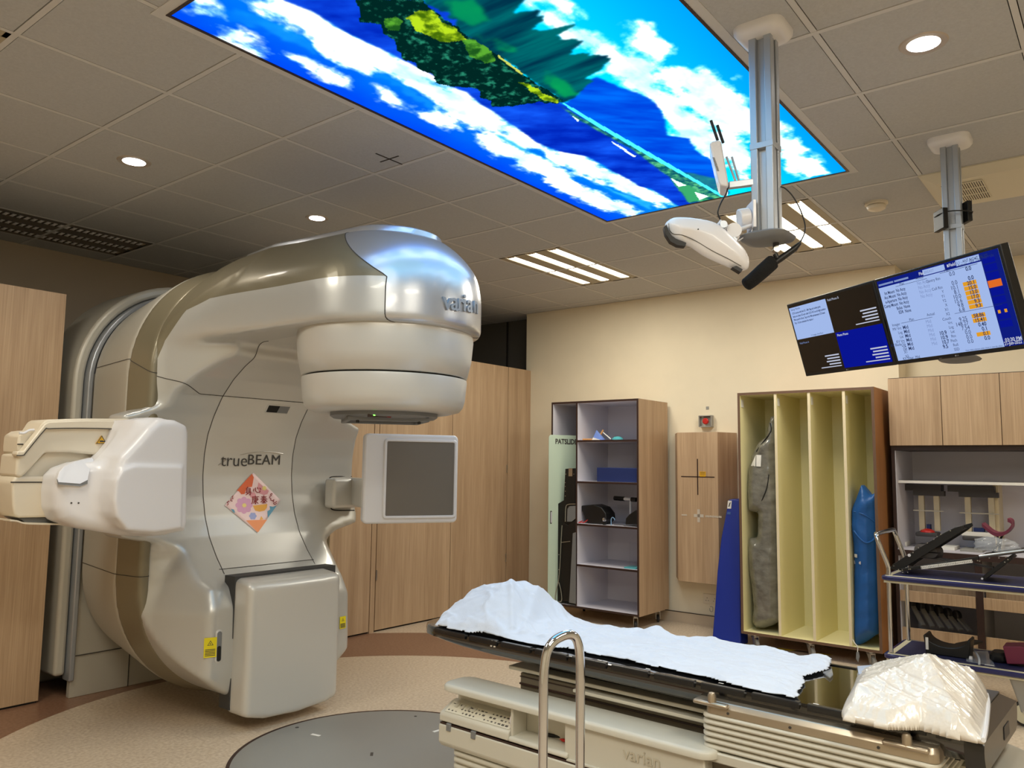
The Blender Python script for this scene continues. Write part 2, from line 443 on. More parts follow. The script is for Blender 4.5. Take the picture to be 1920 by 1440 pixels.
# sky picture panel -------------------------------------------------------------
def fbm(x, y, seed=0, octv=5):
    rs = np.random.RandomState(seed); out = np.zeros_like(x); amp = 0.5; fr = 1.0
    for o in range(octv):
        g = rs.rand(64, 64); fx, fy = x*fr, y*fr
        i, j = np.floor(fx).astype(int), np.floor(fy).astype(int); u, v = fx-i, fy-j
        u, v = u*u*(3-2*u), v*v*(3-2*v)
        a, b, c, d = g[i % 64, j % 64], g[(i+1) % 64, j % 64], g[i % 64, (j+1) % 64], g[(i+1) % 64, (j+1) % 64]
        out += amp*((a*(1-u)+b*u)*(1-v)+(c*(1-u)+d*u)*v); amp *= 0.5; fr *= 2.03
    return out
def inpoly(px, py, poly):
    r = np.zeros(px.shape, bool); n = len(poly)
    for i in range(n):
        x1, y1 = poly[i]; x2, y2 = poly[i-1]
        c = ((y1 > py) != (y2 > py)) & (px < (x2-x1)*(py-y1)/((y2-y1) if y2 != y1 else 1e-9)+x1)
        r ^= c
    return r
def sdf_poly(px, py, poly):
    """signed distance to a 2-D polygon (negative inside)"""
    d = np.full(px.shape, 1e9); n = len(poly)
    for i in range(n):
        ax, ay = poly[i-1]; bx, by = poly[i]
        ex, ey = bx-ax, by-ay; t = np.clip(((px-ax)*ex+(py-ay)*ey)/(ex*ex+ey*ey+1e-12), 0, 1)
        d = np.minimum(d, np.hypot(px-ax-t*ex, py-ay-t*ey))
    return np.where(inpoly(px, py, poly), -d, d)
S_ = 3.42857
def cA(*p): return [(300+x/S_, y/S_) for x, y in p]
def cB(*p): return [(660+x/S_, y/S_) for x, y in p]
def cC(*p): return [(1040+x/S_, y/S_) for x, y in p]
def to_panel(poly): return [tuple(at_z(x, y, HC)[:2]) for x, y in poly]
def sky_picture():
    x0, x1, y0, y1 = SKY; nx, ny = 620, 310
    X, Y = np.meshgrid(np.linspace(x0, x1, nx), np.linspace(y0, y1, ny), indexing='ij')
    U, Vv = (X-x0)/(x1-x0), (y1-Y)/(y1-y0)
    n1 = fbm(X*6+3, Y*6, 1); n2 = fbm(X*6+30, Y*6+7, 2); f1 = fbm(X*30, Y*30, 3); f2 = fbm(X*60, Y*60, 4)
    f1b = fbm(X*30+9, Y*30+5, 5)
    def warp(a): return X+(n1-0.5)*a*0.5+(f1-0.5)*a*0.9, Y+(n2-0.5)*a*0.5+(f1b-0.5)*a*0.9
    C = np.zeros((nx, ny, 3)); cn_ = fbm(X*7+5, Y*15+11, 77)
    def lerp(a, b, t): return np.array(a)[None, None]*(1-t[..., None])+np.array(b)[None, None]*t[..., None]
    sm = lambda a, b, t: np.clip((t-a)/(b-a), 0, 1)
    C[:] = lerp((0, 78, 250), (0, 150, 255), sm(0.0, 0.30, Vv+(n1-0.5)*0.1))
    rt = lerp((0, 215, 255), (0, 165, 255), sm(0.62, 1.0, Vv)); C = np.where((Vv > 0.5)[..., None], rt, C)
    def paint(poly, col, a=0.05, soft=True, wisp=None, blur=3, cloud=False, spike=0.0):
        nonlocal C
        wx, wy = warp(a)
        if spike: wy = wy+(fbm(X*16+3, Y*1.2+4, 88, 4)-0.5)*spike*2.0*np.clip((Vv-0.45)*5, 0, 1)
        m = inpoly(wx, wy, to_panel(poly)).astype(float)
        if cloud:
            ds = -sdf_poly(X, Y, to_panel(poly))
            m = sm(-0.9, 0.45, ds/0.035+(cn_-0.5)*4.2+(f1-0.5)*1.6)
            m = m*sm(-2.2, -0.6, ds/0.035)
        elif soft:
            for _ in range(blur if wisp is None else 7):
                m[1:-1, 1:-1] = (m[1:-1, 1:-1]*2+m[2:, 1:-1]+m[:-2, 1:-1]+m[1:-1, 2:]+m[1:-1, :-2])/6
        if wisp is not None: m = m*np.clip(wisp, 0, 1)
        col = np.asarray(col, float); col = col if col.ndim == 3 else col[None, None]
        C = C*(1-m[..., None])+col*m[..., None]
    white = lerp((150, 226, 252), (250, 254, 255), sm(0.25, 0.6, n2*0.5+cn_*0.5))
    wsp = sm(0.22, 0.42, n1*0.6+f1*0.5)
    pale = lerp((40, 190, 255), (0, 140, 255), n1)
    paint(cA((330, 60), (520, 60), (700, 110), (960, 250), (1400, 430), (1700, 620))+cB((740, 860), (500, 700), (240, 520)), pale, 0.1, wisp=n2*1.1)
    paint(cA((520, 0), (600, 60), (700, 100), (830, 170), (900, 190), (960, 230), (1000, 280), (1080, 300), (1200, 370), (1360, 430), (1480, 460), (1600, 545), (1750, 625))
          + cB((520, 640), (560, 680), (680, 760), (760, 830), (850, 840), (940, 870), (1040, 960), (1180, 960), (1270, 1020), (1400, 1080), (1560, 1150), (1700, 1210), (1920, 1290))
          + cC((700, 1330), (820, 1330), (700, 1245), (600, 1225)) + cB((1860, 1200), (1680, 1100), (1600, 1050), (1500, 1000), (1330, 970), (1180, 910), (1080, 830), (1000, 780), (850, 680), (740, 590), (620, 550), (560, 510), (420, 430), (300, 380), (130, 290), (0, 230))
          + cA((1000, 80), (780, -10)), white, 0.035, cloud=True)
    paint(cB((900, 860), (1010, 930), (1200, 1010), (1400, 1090), (1600, 1190), (1800, 1290), (1920, 1350), (1920, 1300), (1700, 1230), (1500, 1140), (1300, 1040), (1100, 950), (960, 870)), lerp((90, 225, 255), (0, 150, 240), n2), 0.02, wisp=0.85+0*n1)
    paint(cB((790, 860), (870, 940), (920, 1000), (1020, 1020), (1100, 1080), (1250, 1160), (1330, 1220), (1500, 1290), (1640, 1350), (1770, 1390), (1900, 1360), (1760, 1310), (1600, 1240), (1480, 1200), (1420, 1120), (1300, 1050), (1170, 990), (1050, 960), (940, 900), (840, 855)), white, 0.035, cloud=True)
    for pl in (cA((150, -20), (280, -20), (340, 40), (400, 110), (330, 110), (200, 60)), cA((370, 170), (520, 190), (600, 240), (640, 290), (720, 340), (640, 350), (520, 290), (420, 240)),
               cA((770, 345), (900, 380), (1010, 450), (1080, 440), (1200, 500), (1220, 555), (1120, 530), (1010, 490), (900, 410)), cA((990, 280), (1050, 290), (1200, 380), (1340, 430), (1350, 460), (1200, 430), (1060, 370)),
               cB((440, 710), (560, 720), (640, 770), (700, 830), (620, 830), (560, 790), (470, 750)), cB((150, 560), (260, 600), (360, 690), (440, 730), (330, 690), (200, 640))):
        paint(pl, white, 0.05, cloud=True)
    # the far shore mountains
    mtn = lerp((0, 40, 190), (20, 95, 255), sm(0.3, 0.7, n1*0.5+fbm(X*14+Y*10, Y*5-X*3, 9)*0.5))
    paint(cA((775, -10), (1000, 80), (1150, 180), (1400, 300), (1640, 420), (1760, 480))+cB((560, 510), (700, 560), (1000, 600), (900, 200), (440, -10)), mtn, 0.01)
    paint(cB((620, 545), (740, 590), (850, 680), (920, 720), (1000, 780), (1080, 830), (1180, 910), (1330, 970), (1500, 1000), (1600, 1050), (1680, 1100), (1780, 1150), (1860, 1200), (1920, 1210))
          + cC((700, 1260), (800, 1325), (960, 1330), (1085, 1262)) + cB((1340, 660), (1210, 600), (1000, 560)), mtn, 0.012)
    # reflected sky and mountain
    rc = [cC((0, 70), (70, 80), (160, 170), (300, 220), (400, 280), (470, 350), (600, 370), (670, 400), (680, 440), (640, 470), (650, 540), (720, 600), (850, 650), (900, 740), (960, 760), (1080, 830), (1240, 930), (1260, 1040), (1200, 1170), (1120, 1040), (1000, 1030), (880, 960), (740, 870), (730, 780), (660, 650), (470, 570), (350, 480), (270, 470), (350, 400), (240, 360), (240, 300), (130, 300), (80, 240)),
          cC((470, 170), (600, 160), (640, 250), (740, 280), (750, 340), (690, 370), (580, 330), (460, 300)),
          cC((690, 440), (850, 420), (980, 480), (1120, 510), (1150, 580), (1240, 620), (1400, 780), (1540, 860), (1620, 940), (1600, 980), (1700, 1040), (1750, 1110), (1640, 1140), (1500, 1080), (1440, 1000), (1260, 880), (1060, 830), (920, 740), (850, 620), (760, 560)),
          cB((1150, 0), (1270, 40), (1250, 100), (1290, 130), (1440, 135), (1470, 150), (1400, 60), (1330, -20), (1200, -20))]
    for pl in rc: paint(pl, white, 0.07, cloud=True)
    rm = lerp((0, 70, 225), (0, 110, 255), sm(0.3, 0.7, fbm(X*3-Y*3, X*12+Y*12, 12)))
    paint(cC((270, 490), (420, 560), (520, 590), (640, 650), (700, 740), (730, 870), (860, 890), (920, 980), (1020, 1030), (1060, 1130), (1120, 1240), (1080, 1262), (60, 665), (150, 600), (180, 540)), rm, 0.02)
    # shore strip
    gr = lerp((10, 90, 110), (90, 190, 130), sm(0.35, 0.65, f1))
    paint(cC((700, 1090), (880, 1110), (1060, 1150), (1120, 1240), (1085, 1262), (860, 1130)), lerp((20, 110, 140), (60, 170, 120), f1), 0.01, wisp=0.8+0*n1)
    paint(cC((40, 680), (1085, 1268), (870, 1305), (860, 1290), (740, 1140), (500, 960), (300, 850), (120, 750)), gr, 0.01)
    for pl in (cC((760, 1160), (870, 1190), (960, 1260), (1000, 1280), (860, 1295)), cC((740, 1130), (860, 1200), (850, 1210), (760, 1160))): paint(pl, (60, 170, 110), 0.02)
    for pl in (cC((110, 740), (160, 770), (150, 780)), cC((360, 900), (520, 1000), (510, 1008), (380, 925)), cC((740, 1140), (850, 1190), (800, 1200)), cC((900, 1230), (990, 1260), (930, 1285))): paint(pl, (210, 240, 230), 0.01, False)
    paint(cC((45, 662), (60, 658), (300, 800), (700, 1030), (1092, 1258), (1075, 1266), (680, 1045), (280, 815)), (70, 225, 250), 0.0, False)
    # trees upright and reflected
    tr = lerp((0, 40, 36), (40, 140, 110), sm(0.52, 0.68, f1*0.5+f2*0.5))
    rt = lerp((0, 52, 76), (0, 108, 112), sm(0.25, 0.7, fbm(X*22, Y*2.5, 15)))
    paint(cB((440, -10), (820, -20), (1150, -20), (1150, 40), (1270, 40), (1240, 100), (1280, 130), (1440, 135), (1460, 150), (1400, 250), (1380, 290), (1440, 300), (1420, 340), (1530, 340), (1560, 390), (1650, 390), (1640, 430), (1560, 480), (1480, 560), (1440, 600), (1420, 630), (1350, 660), (1210, 550), (940, 350), (560, 90)), rt, 0.0, blur=2, spike=0.16)
    for pl in (cB((560, -10), (780, -10), (860, 90), (900, 130), (780, 170), (640, 70)), cB((780, 210), (900, 220), (1060, 300), (1050, 340), (930, 320)), cB((1230, 450), (1300, 470), (1420, 560), (1440, 610), (1350, 630), (1250, 540))):
        paint(pl, lerp((0, 130, 96), (10, 176, 90), n2), 0.05, wisp=sm(0.2, 0.5, n1))
    paint(cB((30, -10), (50, 70), (40, 135), (120, 140), (180, 150), (200, 200), (270, 250), (290, 300), (340, 380), (410, 400), (420, 435), (520, 470), (530, 530), (600, 545), (750, 560), (830, 580), (830, 620), (900, 640), (900, 685), (1040, 680), (1200, 650), (1320, 665), (1360, 650), (1210, 550), (940, 350), (560, 90), (440, -10)), tr, 0.03, False)
    yl = lerp((70, 110, 10), (170, 205, 30), sm(0.35, 0.6, f1))
    for pl in (cB((350, 110), (430, 60), (500, 60), (600, 140), (700, 200), (740, 250), (620, 265), (520, 240), (420, 190)), cB((1060, 520), (1150, 540), (1220, 590), (1320, 640), (1330, 662), (1230, 640), (1160, 590))): paint(pl, yl, 0.03, False)
    for pl in (cB((710, 250), (790, 250), (880, 300), (930, 390), (860, 400), (760, 360)), cB((200, 120), (280, 100), (330, 130), (290, 190), (220, 190))): paint(pl, lerp((30, 90, 30), (90, 170, 50), sm(0.35, 0.6, f1)), 0.03, False)
    paint(cB((940, 350), (1100, 470), (1090, 478), (940, 366)), (190, 200, 90), 0.0, False)
    C = C/255.0; C = np.where(C <= 0.04045, C/12.92, ((C+0.055)/1.055)**2.4)
    C = C*(1+(L_SKY-1)*sm(0.35, 0.95, C[..., 1:2]))          # the brightest channels are brighter than the picture can show
    vid = np.arange(nx*ny).reshape(nx, ny)
    F = np.stack([vid[:-1, :-1], vid[:-1, 1:], vid[1:, 1:], vid[1:, :-1]], -1).reshape(-1, 4)
    xc, yc = (x0+x1)/2, (y0+y1)/2
    P = np.stack([X-xc, Y-yc, np.full_like(X, 0.0)], -1).reshape(-1, 3)
    me = bpy.data.meshes.new('picture'); me.from_pydata(P.tolist(), [], F.tolist())
    ca = me.color_attributes.new('art', 'FLOAT_COLOR', 'POINT')
    ca.data.foreach_set('color', np.concatenate([C.reshape(-1, 3), np.ones((nx*ny, 1))], 1).astype('f').ravel())
    m = bpy.data.materials.new('backlit_picture'); m.use_nodes = True; nt = m.node_tree; nt.nodes.clear()
    at = nt.nodes.new('ShaderNodeAttribute'); at.attribute_name = 'art'
    e = nt.nodes.new('ShaderNodeEmission'); nt.links.new(at.outputs['Color'], e.inputs[0]); e.inputs[1].default_value = 1.0
    o = nt.nodes.new('ShaderNodeOutputMaterial'); nt.links.new(e.outputs[0], o.inputs[0])
    me.materials.append(m)
    t = thing('sky_picture_panel', (xc, yc, HC-0.002), 'large backlit ceiling picture of blue sky, clouds and trees mirrored in a lake', 'light panel')
    ob = bpy.data.objects.new('picture', me); COL.objects.link(ob); ob.parent = t
    l = area('picture_glow', (0, 0, 0), x1-x0-0.1, y1-y0-0.1, L_PANEL, (0.34, 0.68, 1.0)); l.parent = t; l.location = (0, 0, -0.012)
    fr = MB(); b = 0.012
    fr.box(x0-b, x1+b, y0-b, y0, HC-0.006, HC+0.01).box(x0-b, x1+b, y1, y1+b, HC-0.006, HC+0.01).box(x0-b, x0, y0, y1, HC-0.006, HC+0.01).box(x1, x1+b, y0, y1, HC-0.006, HC+0.01)
    fr.build('panel_frame', M['edge'], t)
    fr = MB(); b2 = 0.05
    fr.box(x0-b2, x1+b2, y0-b2, y0-b, HC-0.003, HC+0.004).box(x0-b2, x1+b2, y1+b, y1+b2, HC-0.003, HC+0.004).box(x0-b2, x0-b, y0-b, y1+b, HC-0.003, HC+0.004).box(x1+b, x1+b2, y0-b, y1+b, HC-0.003, HC+0.004)
    fr.build('outer_trim', M['tbar'], t)
sky_picture()
# crosshair mark on the ceiling
c = at_z(730, 298, HC)
tag(MB().box(c[0]-0.095, c[0]+0.095, c[1]-0.004, c[1]+0.004, HC-0.002, HC+0.001).box(c[0]-0.004, c[0]+0.004, c[1]-0.07, c[1]+0.07, HC-0.002, HC+0.001).build('crosshair_mark', M['black']),
    'thin black alignment cross on the ceiling tile beside the sky picture', 'mark')
# smoke detector
c = at_z(1643, 380, HC)
t = thing('smoke_detector', (c[0], c[1], HC), 'round cream smoke detector on the ceiling between the two posts', 'smoke detector')
MB().lathe((c[0], c[1], HC), [(0.065, 0.0), (0.065, -0.012), (0.058, -0.016)], 32).build('detector_base', M['cream'], t, smooth=True)
MB().lathe((c[0], c[1], HC), [(0.05, -0.018), (0.055, -0.026), (0.05, -0.04), (0.036, -0.048), (0.0, -0.05)], 32).build('detector_head', M['cream'], t, smooth=True)
MB().lathe((c[0], c[1], HC), [(0.047, -0.014), (0.047, -0.02)], 32).build('sensor_slot', M['dark'], t)
# ================================================================ surface builder for moulded covers
def smin(a, b, k): h = np.clip(0.5+0.5*(b-a)/k, 0, 1); return b*(1-h)+a*h-k*h*(1-h)
def smax(a, b, k): return -smin(-a, -b, k)
def rint(a, b, r): return np.hypot(np.maximum(a+r, 0), np.maximum(b+r, 0))+np.minimum(np.maximum(a+r, b+r), 0)-r
def stadium(x, z, w, zc, hh): return np.hypot(x, np.maximum(np.abs(z-zc)-hh, 0))-w
def interp(v, xs, ys): return np.interp(v, xs, ys)
def surface_net(fn, lo, hi, res):
    lo, hi = np.asarray(lo, float), np.asarray(hi, float)
    n = np.ceil((hi-lo)/res).astype(int)+1
    ax = [lo[k]+res*np.arange(n[k]) for k in range(3)]
    X, Y, Z = np.meshgrid(*ax, indexing='ij'); D = fn(X, Y, Z).astype(np.float32); del X, Y, Z
    ins = D < 0
    cs = [slice(None, -1), slice(1, None)]
    cnt = np.zeros(np.array(D.shape)-1, int)
    for a in (0, 1):
        for b in (0, 1):
            for c in (0, 1): cnt += ins[cs[a], cs[b], cs[c]]
    act = (cnt > 0) & (cnt < 8); idx = np.argwhere(act)
    ids = -np.ones(act.shape, int); ids[act] = np.arange(len(idx))
    acc = np.zeros((len(idx), 3)); num = np.zeros(len(idx))
    i, j, k = idx.T
    corners = [(a, b, c) for a in (0, 1) for b in (0, 1) for c in (0, 1)]
    for p in range(8):
        for q in range(p+1, 8):
            A, B = corners[p], corners[q]
            if sum(abs(A[t]-B[t]) for t in range(3)) != 1: continue
            da, db = D[i+A[0], j+A[1], k+A[2]], D[i+B[0], j+B[1], k+B[2]]
            m = (da < 0) != (db < 0); t = np.where(m, da/np.where(m, da-db, 1), 0)
            for ax_ in range(3): acc[:, ax_] += np.where(m, A[ax_]+t*(B[ax_]-A[ax_]), 0)
            num += m
    P = lo+(idx+acc/num[:, None])*res
    F = []
    for d in range(3):
        u, v = (d+1) % 3, (d+2) % 3
        s0 = [slice(1, -1)]*3; s1 = [slice(1, -1)]*3; s0[d] = slice(0, -1); s1[d] = slice(1, None)
        a, b = ins[tuple(s0)], ins[tuple(s1)]; e = np.argwhere(a != b); off = np.array([1, 1, 1]); off[d] = 0; e2 = e+off
        flip = a[tuple(e.T)]
        def cell(du, dv):
            c = e2.copy(); c[:, u] -= du; c[:, v] -= dv; return ids[tuple(c.T)]
        q = np.stack([cell(0, 0), cell(1, 0), cell(1, 1), cell(0, 1)], 1)
        q[~flip] = q[~flip][:, ::-1]; F.append(q)
    return P, np.concatenate(F)
def net_bm(fn, lo, hi, res, relax=2):
    P, F = surface_net(fn, lo, hi, res)
    bm = bmesh.new(); vs = [bm.verts.new(p) for p in P.tolist()]
    for f in F.tolist():
        if min(f) < 0: continue
        try: bm.faces.new([vs[a] for a in f])
        except ValueError: pass
    for _ in range(relax): bmesh.ops.smooth_vert(bm, verts=bm.verts[:], factor=0.5, use_axis_x=True, use_axis_y=True, use_axis_z=True)
    bmesh.ops.recalc_face_normals(bm, faces=bm.faces[:])
    return bm
def cut_field(bm, g):
    """split the faces of bm along g(x, y, z) = 0"""
    bm.verts.ensure_lookup_table(); co = np.array([v.co[:] for v in bm.verts]); val = g(co[:, 0], co[:, 1], co[:, 2])
    bm.verts.index_update(); new = []
    for e in bm.edges[:]:
        a, b = e.verts; va, vb = val[a.index], val[b.index]
        if (va < 0) != (vb < 0):
            t = min(0.97, max(0.03, va/(va-vb)))
            _, nv = bmesh.utils.edge_split(e, a, t); new.append(nv)
    bmesh.ops.connect_verts(bm, verts=new)
    return set(new)
def seam_from(bm, new, mb, r=0.0022, keep=None):
    """dark joint line laid along the cut"""
    for e in bm.edges:
        if e.verts[0] in new and e.verts[1] in new:
            a, b = e.verts[0].co, e.verts[1].co
            if keep and not keep((a+b)/2): continue
            n = (e.verts[0].normal+e.verts[1].normal)
            if n.length < 1e-6 or (b-a).length < 1e-5: continue
            n.normalize(); d = (b-a).normalized(); s = d.cross(n)*r; ex = d*r*0.5
            mb._add([a-s-ex+n*0.0012, a+s-ex+n*0.0012, b+s+ex+n*0.0012, b-s+ex+n*0.0012, a-ex-n*0.002, b+ex-n*0.002], [(0, 1, 2, 3), (0, 3, 5, 4), (1, 4, 5, 2)])
def split_out(bm, test):
    """move the faces for which test(centre, normal) holds to a new bmesh"""
    out = bmesh.new(); mp = {}; dead = []
    for f in bm.faces:
        if test(f.calc_center_median(), f.normal):
            vs = []
            for v in f.verts:
                if v not in mp: mp[v] = out.verts.new(v.co)
                vs.append(mp[v])
            try: out.faces.new(vs)
            except ValueError: pass
            dead.append(f)
    bmesh.ops.delete(bm, geom=dead, context='FACES')
    return out
def bm_obj(bm, name, m, parent, offset=(0, 0, 0), ang=50):
    """links a bmesh whose coordinates are local to the parent"""
    me = bpy.data.meshes.new(name)
    if any(offset): bmesh.ops.translate(bm, verts=bm.verts[:], vec=offset)
    bm.normal_update(); bm.to_mesh(me); bm.free()
    for p in me.polygons: p.use_smooth = True
    if ang: me.set_sharp_from_angle(angle=math.radians(ang))
    me.materials.append(m); o = bpy.data.objects.new(name, me); COL.objects.link(o); o.parent = parent
    return o

# ================================================================ the linear accelerator
IX, IY, IZ = 2.76, 3.01, 1.30                     # isocentre
linac = thing('linear_accelerator', (IX, 0, 0), 'huge silver treatment machine with an overhanging round head, before the oak wall opening', 'medical machine')
# side profile of the C-shaped front (Y, z)
CIN = [(3.89, 0.76), (3.99, 0.86), (4.07, 0.96), (4.125, 1.07), (4.155, 1.18), (4.17, 1.30), (4.165, 1.42), (4.14, 1.53), (4.09, 1.63), (4.01, 1.74), (3.91, 1.83), (3.80, 1.90), (3.66, 1.965), (3.50, 2.00), (3.32, 2.015), (3.0, 2.02)]
def gantry_sdf(x, y, z):
    X2, Y2, Z2 = x[:, :1, :1], y[:1, :, :1], z[:1, :1, :]
    # outline of the whole side profile
    prof = [(4.40, 0.10), (3.98, 0.06), (3.86, 0.075), (3.78, 0.14), (3.76, 0.30), (3.77, 0.62), (3.82, 0.72)]+CIN+[(1.5, 2.02), (1.5, 2.62), (3.0, 2.60), (3.6, 2.66), (4.1, 2.66), (4.40, 2.62)]
    yy, zz = np.broadcast_arrays(y[0], z[0]); D2 = sdf_poly(yy, zz, prof)[None]
    # front block: stadium whose half width narrows towards the front and at the waist
    wy = interp(y, [3.70, 3.80, 3.95, 4.10, 4.2], [0.44, 0.50, 0.585, 0.665, 0.70])
    wz = interp(z, [0.0, 0.10, 0.25, 0.60, 0.78, 0.90, 0.98, 1.08, 1.60, 1.68, 1.80, 2.6], [0.10, 0.08, 0.02, 0.03, 0.10, 0.15, 0.13, 0.0, 0.0, 0.06, 0.03, 0.0])
    wfr = np.clip((4.16-y)/0.10, 0, 1)
    blk = stadium(x, z, 0.67, IZ, 0.545)
    blk = np.maximum(blk, np.abs(x)-wy)
    # bottom: narrow boat-like underside
    blk = np.maximum(blk, np.abs(x)-(wy-wz*wfr))
    blk = np.maximum(blk, 3.70-y)
    # top front slope of the stadium towards the arm
    blk = smax(blk, (-(y-3.66)*0.8+(z-2.25)*0.9-0.0)/1.2-0.16, 0.05)
    blk = np.where(x > 0, np.maximum(blk, x-(0.50+0.95*np.clip(y-4.10, -0.0, 1)+interp(y, [3.7, 4.1], [0.06, 0.0]))), blk)
    ear = sdf_poly(np.abs(x[:, :1, :1])+0*z[:1, :1, :], z[:1, :1, :]+0*x[:, :1, :1], [(0.35, 1.76), (0.52, 1.71), (0.80, 1.615), (0.805, 1.04), (0.78, 0.985), (0.60, 0.945), (0.45, 0.86)])
    ear = rint(ear, np.abs(y-4.18)-0.12, 0.035)
    blk = smin(blk, ear, 0.05)
    # arm + head
    r = np.hypot(x, y-IY)
    aw = interp(y, [3.0, 3.3, 3.9, 4.4], [0.485, 0.50, 0.56, 0.60])
    dp = np.where(y < IY, r-0.485, np.abs(x)-aw)
    ztop = interp(y, [2.5, 3.0, 3.6, 4.0, 4.3], [2.515, 2.523, 2.535, 2.52, 2.49])
    zb_ = interp(y, [3.3, 3.6, 3.9, 4.3], [2.235, 2.23, 2.16, 2.0]); sd_ = -dp
    dome = 0.325*np.sqrt(np.clip(1-(1-np.clip(sd_/0.42, 0, 1))**2, 0, 1))*np.where(sd_ > 0, 1, 0)+np.minimum(sd_, 0)*1.5
    mixd = interp(y, [2.8, 3.2, 3.6, 4.0], [0.85, 0.6, 0.35, 0.1])
    ch = ((z-zb_)-(mixd*dome+(1-mixd)*sd_*1.45))
    arm = rint(dp, np.abs(z-2.02-0.285)-0.285, 0.03)
    arm = smax(arm, ch/1.84, 0.035)
    arm = smax(arm, z-ztop, 0.03)
    # a little dome on the nose
    body = smin(blk, arm, 0.07)
    body = smax(body, D2, 0.035)
    body = np.maximum(body, y-4.31)
    body = np.maximum(body, np.minimum(4.16-y, np.abs(stadium(x, z, 0.0, IZ, 0.545))-0.64)*0+np.where(y > 4.13, np.minimum(stadium(x, z, 0.64, IZ, 0.545), ear), -1))
    return body
g = net_bm(gantry_sdf, (-0.86, 2.46, 0.02), (0.86, 4.36, 2.74), 0.0145, 2)
# the tan band: behind the front block, up over the shoulders and along the arm
seams = MB()
def field_band(x, y, z):
    r = np.hypot(x, y-IY); aw = np.interp(y, [3.0, 3.3, 3.9, 4.4], [0.485, 0.50, 0.56, 0.60])
    dp = np.where(y < IY, r-0.485, np.abs(x)-aw)
    return np.minimum(z-2.232-0*dp, 0.30-0*dp)
nosef = lambda x, y, z: 2.66+1.25*np.maximum(0, z-2.235)-y
n = cut_field(g, nosef)
seam_from(g, n, seams, 0.0025)
n = cut_field(g, lambda x, y, z: z-1.745-np.interp(np.abs(x), [0.44, 0.68], [0.0, 0.10]))
seam_from(g, n, seams, 0.0022, keep=lambda p: p.z > 1.7 and p.y > 3.85)
crease = lambda x, y, z: z-np.interp(y, [2.4, 3.6, 3.8, 3.95, 4.06, 4.10, 4.16], [2.235, 2.235, 2.235, 2.18, 2.02, 1.90, 1.80])-0*x
cut_field(g, crease)
n = cut_field(g, lambda x, y, z: np.abs(x)-0.30)
seam_from(g, n, seams, 0.0022, keep=lambda p: 3.3 < p.y < 4.3 and 0.78 < p.z < 2.02)
n = cut_field(g, lambda x, y, z: z-0.80)
seam_from(g, n, seams, 0.0022, keep=lambda p: abs(p.x) < 0.31 and p.y > 3.7)
isband = lambda c, nn: (nosef(c.x, c.y, c.z) <= 0 and crease(c.x, c.y, c.z) > 0 and abs(nn.z) < 0.93 and c.y < 4.115)
nose = split_out(g, lambda c, nn: nosef(c.x, c.y, c.z) > 0)
centre = split_out(g, lambda c, nn: abs(c.x) < 0.30 and 0.80 < c.z < 2.03 and c.y < 4.2 and c.y > 3.32)
band = split_out(g, isband)
bm_obj(g, 'gantry_cover', M['silver'], linac)
bm_obj(nose, 'head_cover', M['nose'], linac)
ztp = lambda y: float(np.interp(y, [2.5, 3.0, 3.6, 4.0, 4.3], [2.515, 2.523, 2.535, 2.52, 2.49]))
out_ = [(0.25*math.cos(a), 2.98+0.25*math.sin(a)) for a in np.linspace(PI, 2*PI, 25)]+[(0.26, 3.3), (0.28, 3.6), (0.26, 3.9), (0.2, 4.05), (-0.2, 4.05), (-0.26, 3.9), (-0.28, 3.6), (-0.26, 3.3)]
MB().rings([[(IX+x*k, IY+(y-IY)*1.0 if k == 1 else 3.4+(y-3.4)*k, ztp(y)+dz) for x, y in out_] for k, dz in ((1, -0.03), (1, 0.014), (0.985, 0.022), (0.95, 0.025))]).build('top_plate', M['nose'], linac, smooth=True, ang=50)
bm_obj(centre, 'centre_panel', M['silver2'], linac)
bm_obj(band, 'shoulder_band', M['taupe'], linac)
# rear drum with tan front rim
def drum_sdf(y0, y1, w0, w1, rr=0.02):
    def f(x, y, z):
        t = np.clip((y-y0)/(y1-y0), 0, 1); s = w0+(w1-w0)*t
        return rint(stadium(x, z, s, IZ, 0.545+0.02*t*0), np.abs(y-(y0+y1)/2)-(y1-y0)/2, rr)
    return f
_rs = drum_sdf(4.09, 4.30, 0.672, 0.705)
rim = net_bm(lambda x, y, z: np.maximum(_rs(x, y, z), -np.minimum(stadium(x, z, 0.615, IZ, 0.545), 0.60+(y-4.16)*0.95-x)), (-0.78, 4.02, 0.0), (0.78, 4.36, 2.65), 0.016, 2)
n = cut_field(rim, lambda x, y, z: z-np.interp(y, [4.09, 4.30], [1.845, 1.93])); seam_from(rim, n, seams, 0.0022); n = cut_field(rim, lambda x, y, z: z-0.78); seam_from(rim, n, seams, 0.0022)
bm_obj(rim, 'drum_rim', M['taupe'], linac)
drum = net_bm(drum_sdf(4.28, 4.93, 0.705, 0.60, 0.03), (-0.78, 4.22, 0.0), (0.78, 5.0, 2.65), 0.016, 2)
n = cut_field(drum, lambda x, y, z: z-1.93); seam_from(drum, n, seams, 0.0022); n = cut_field(drum, lambda x, y, z: z-0.78); seam_from(drum, n, seams, 0.0022)
bm_obj(drum, 'drum_housing', M['pearl'], linac)
seams.build('panel_joint', M['seam'], None).parent = linac

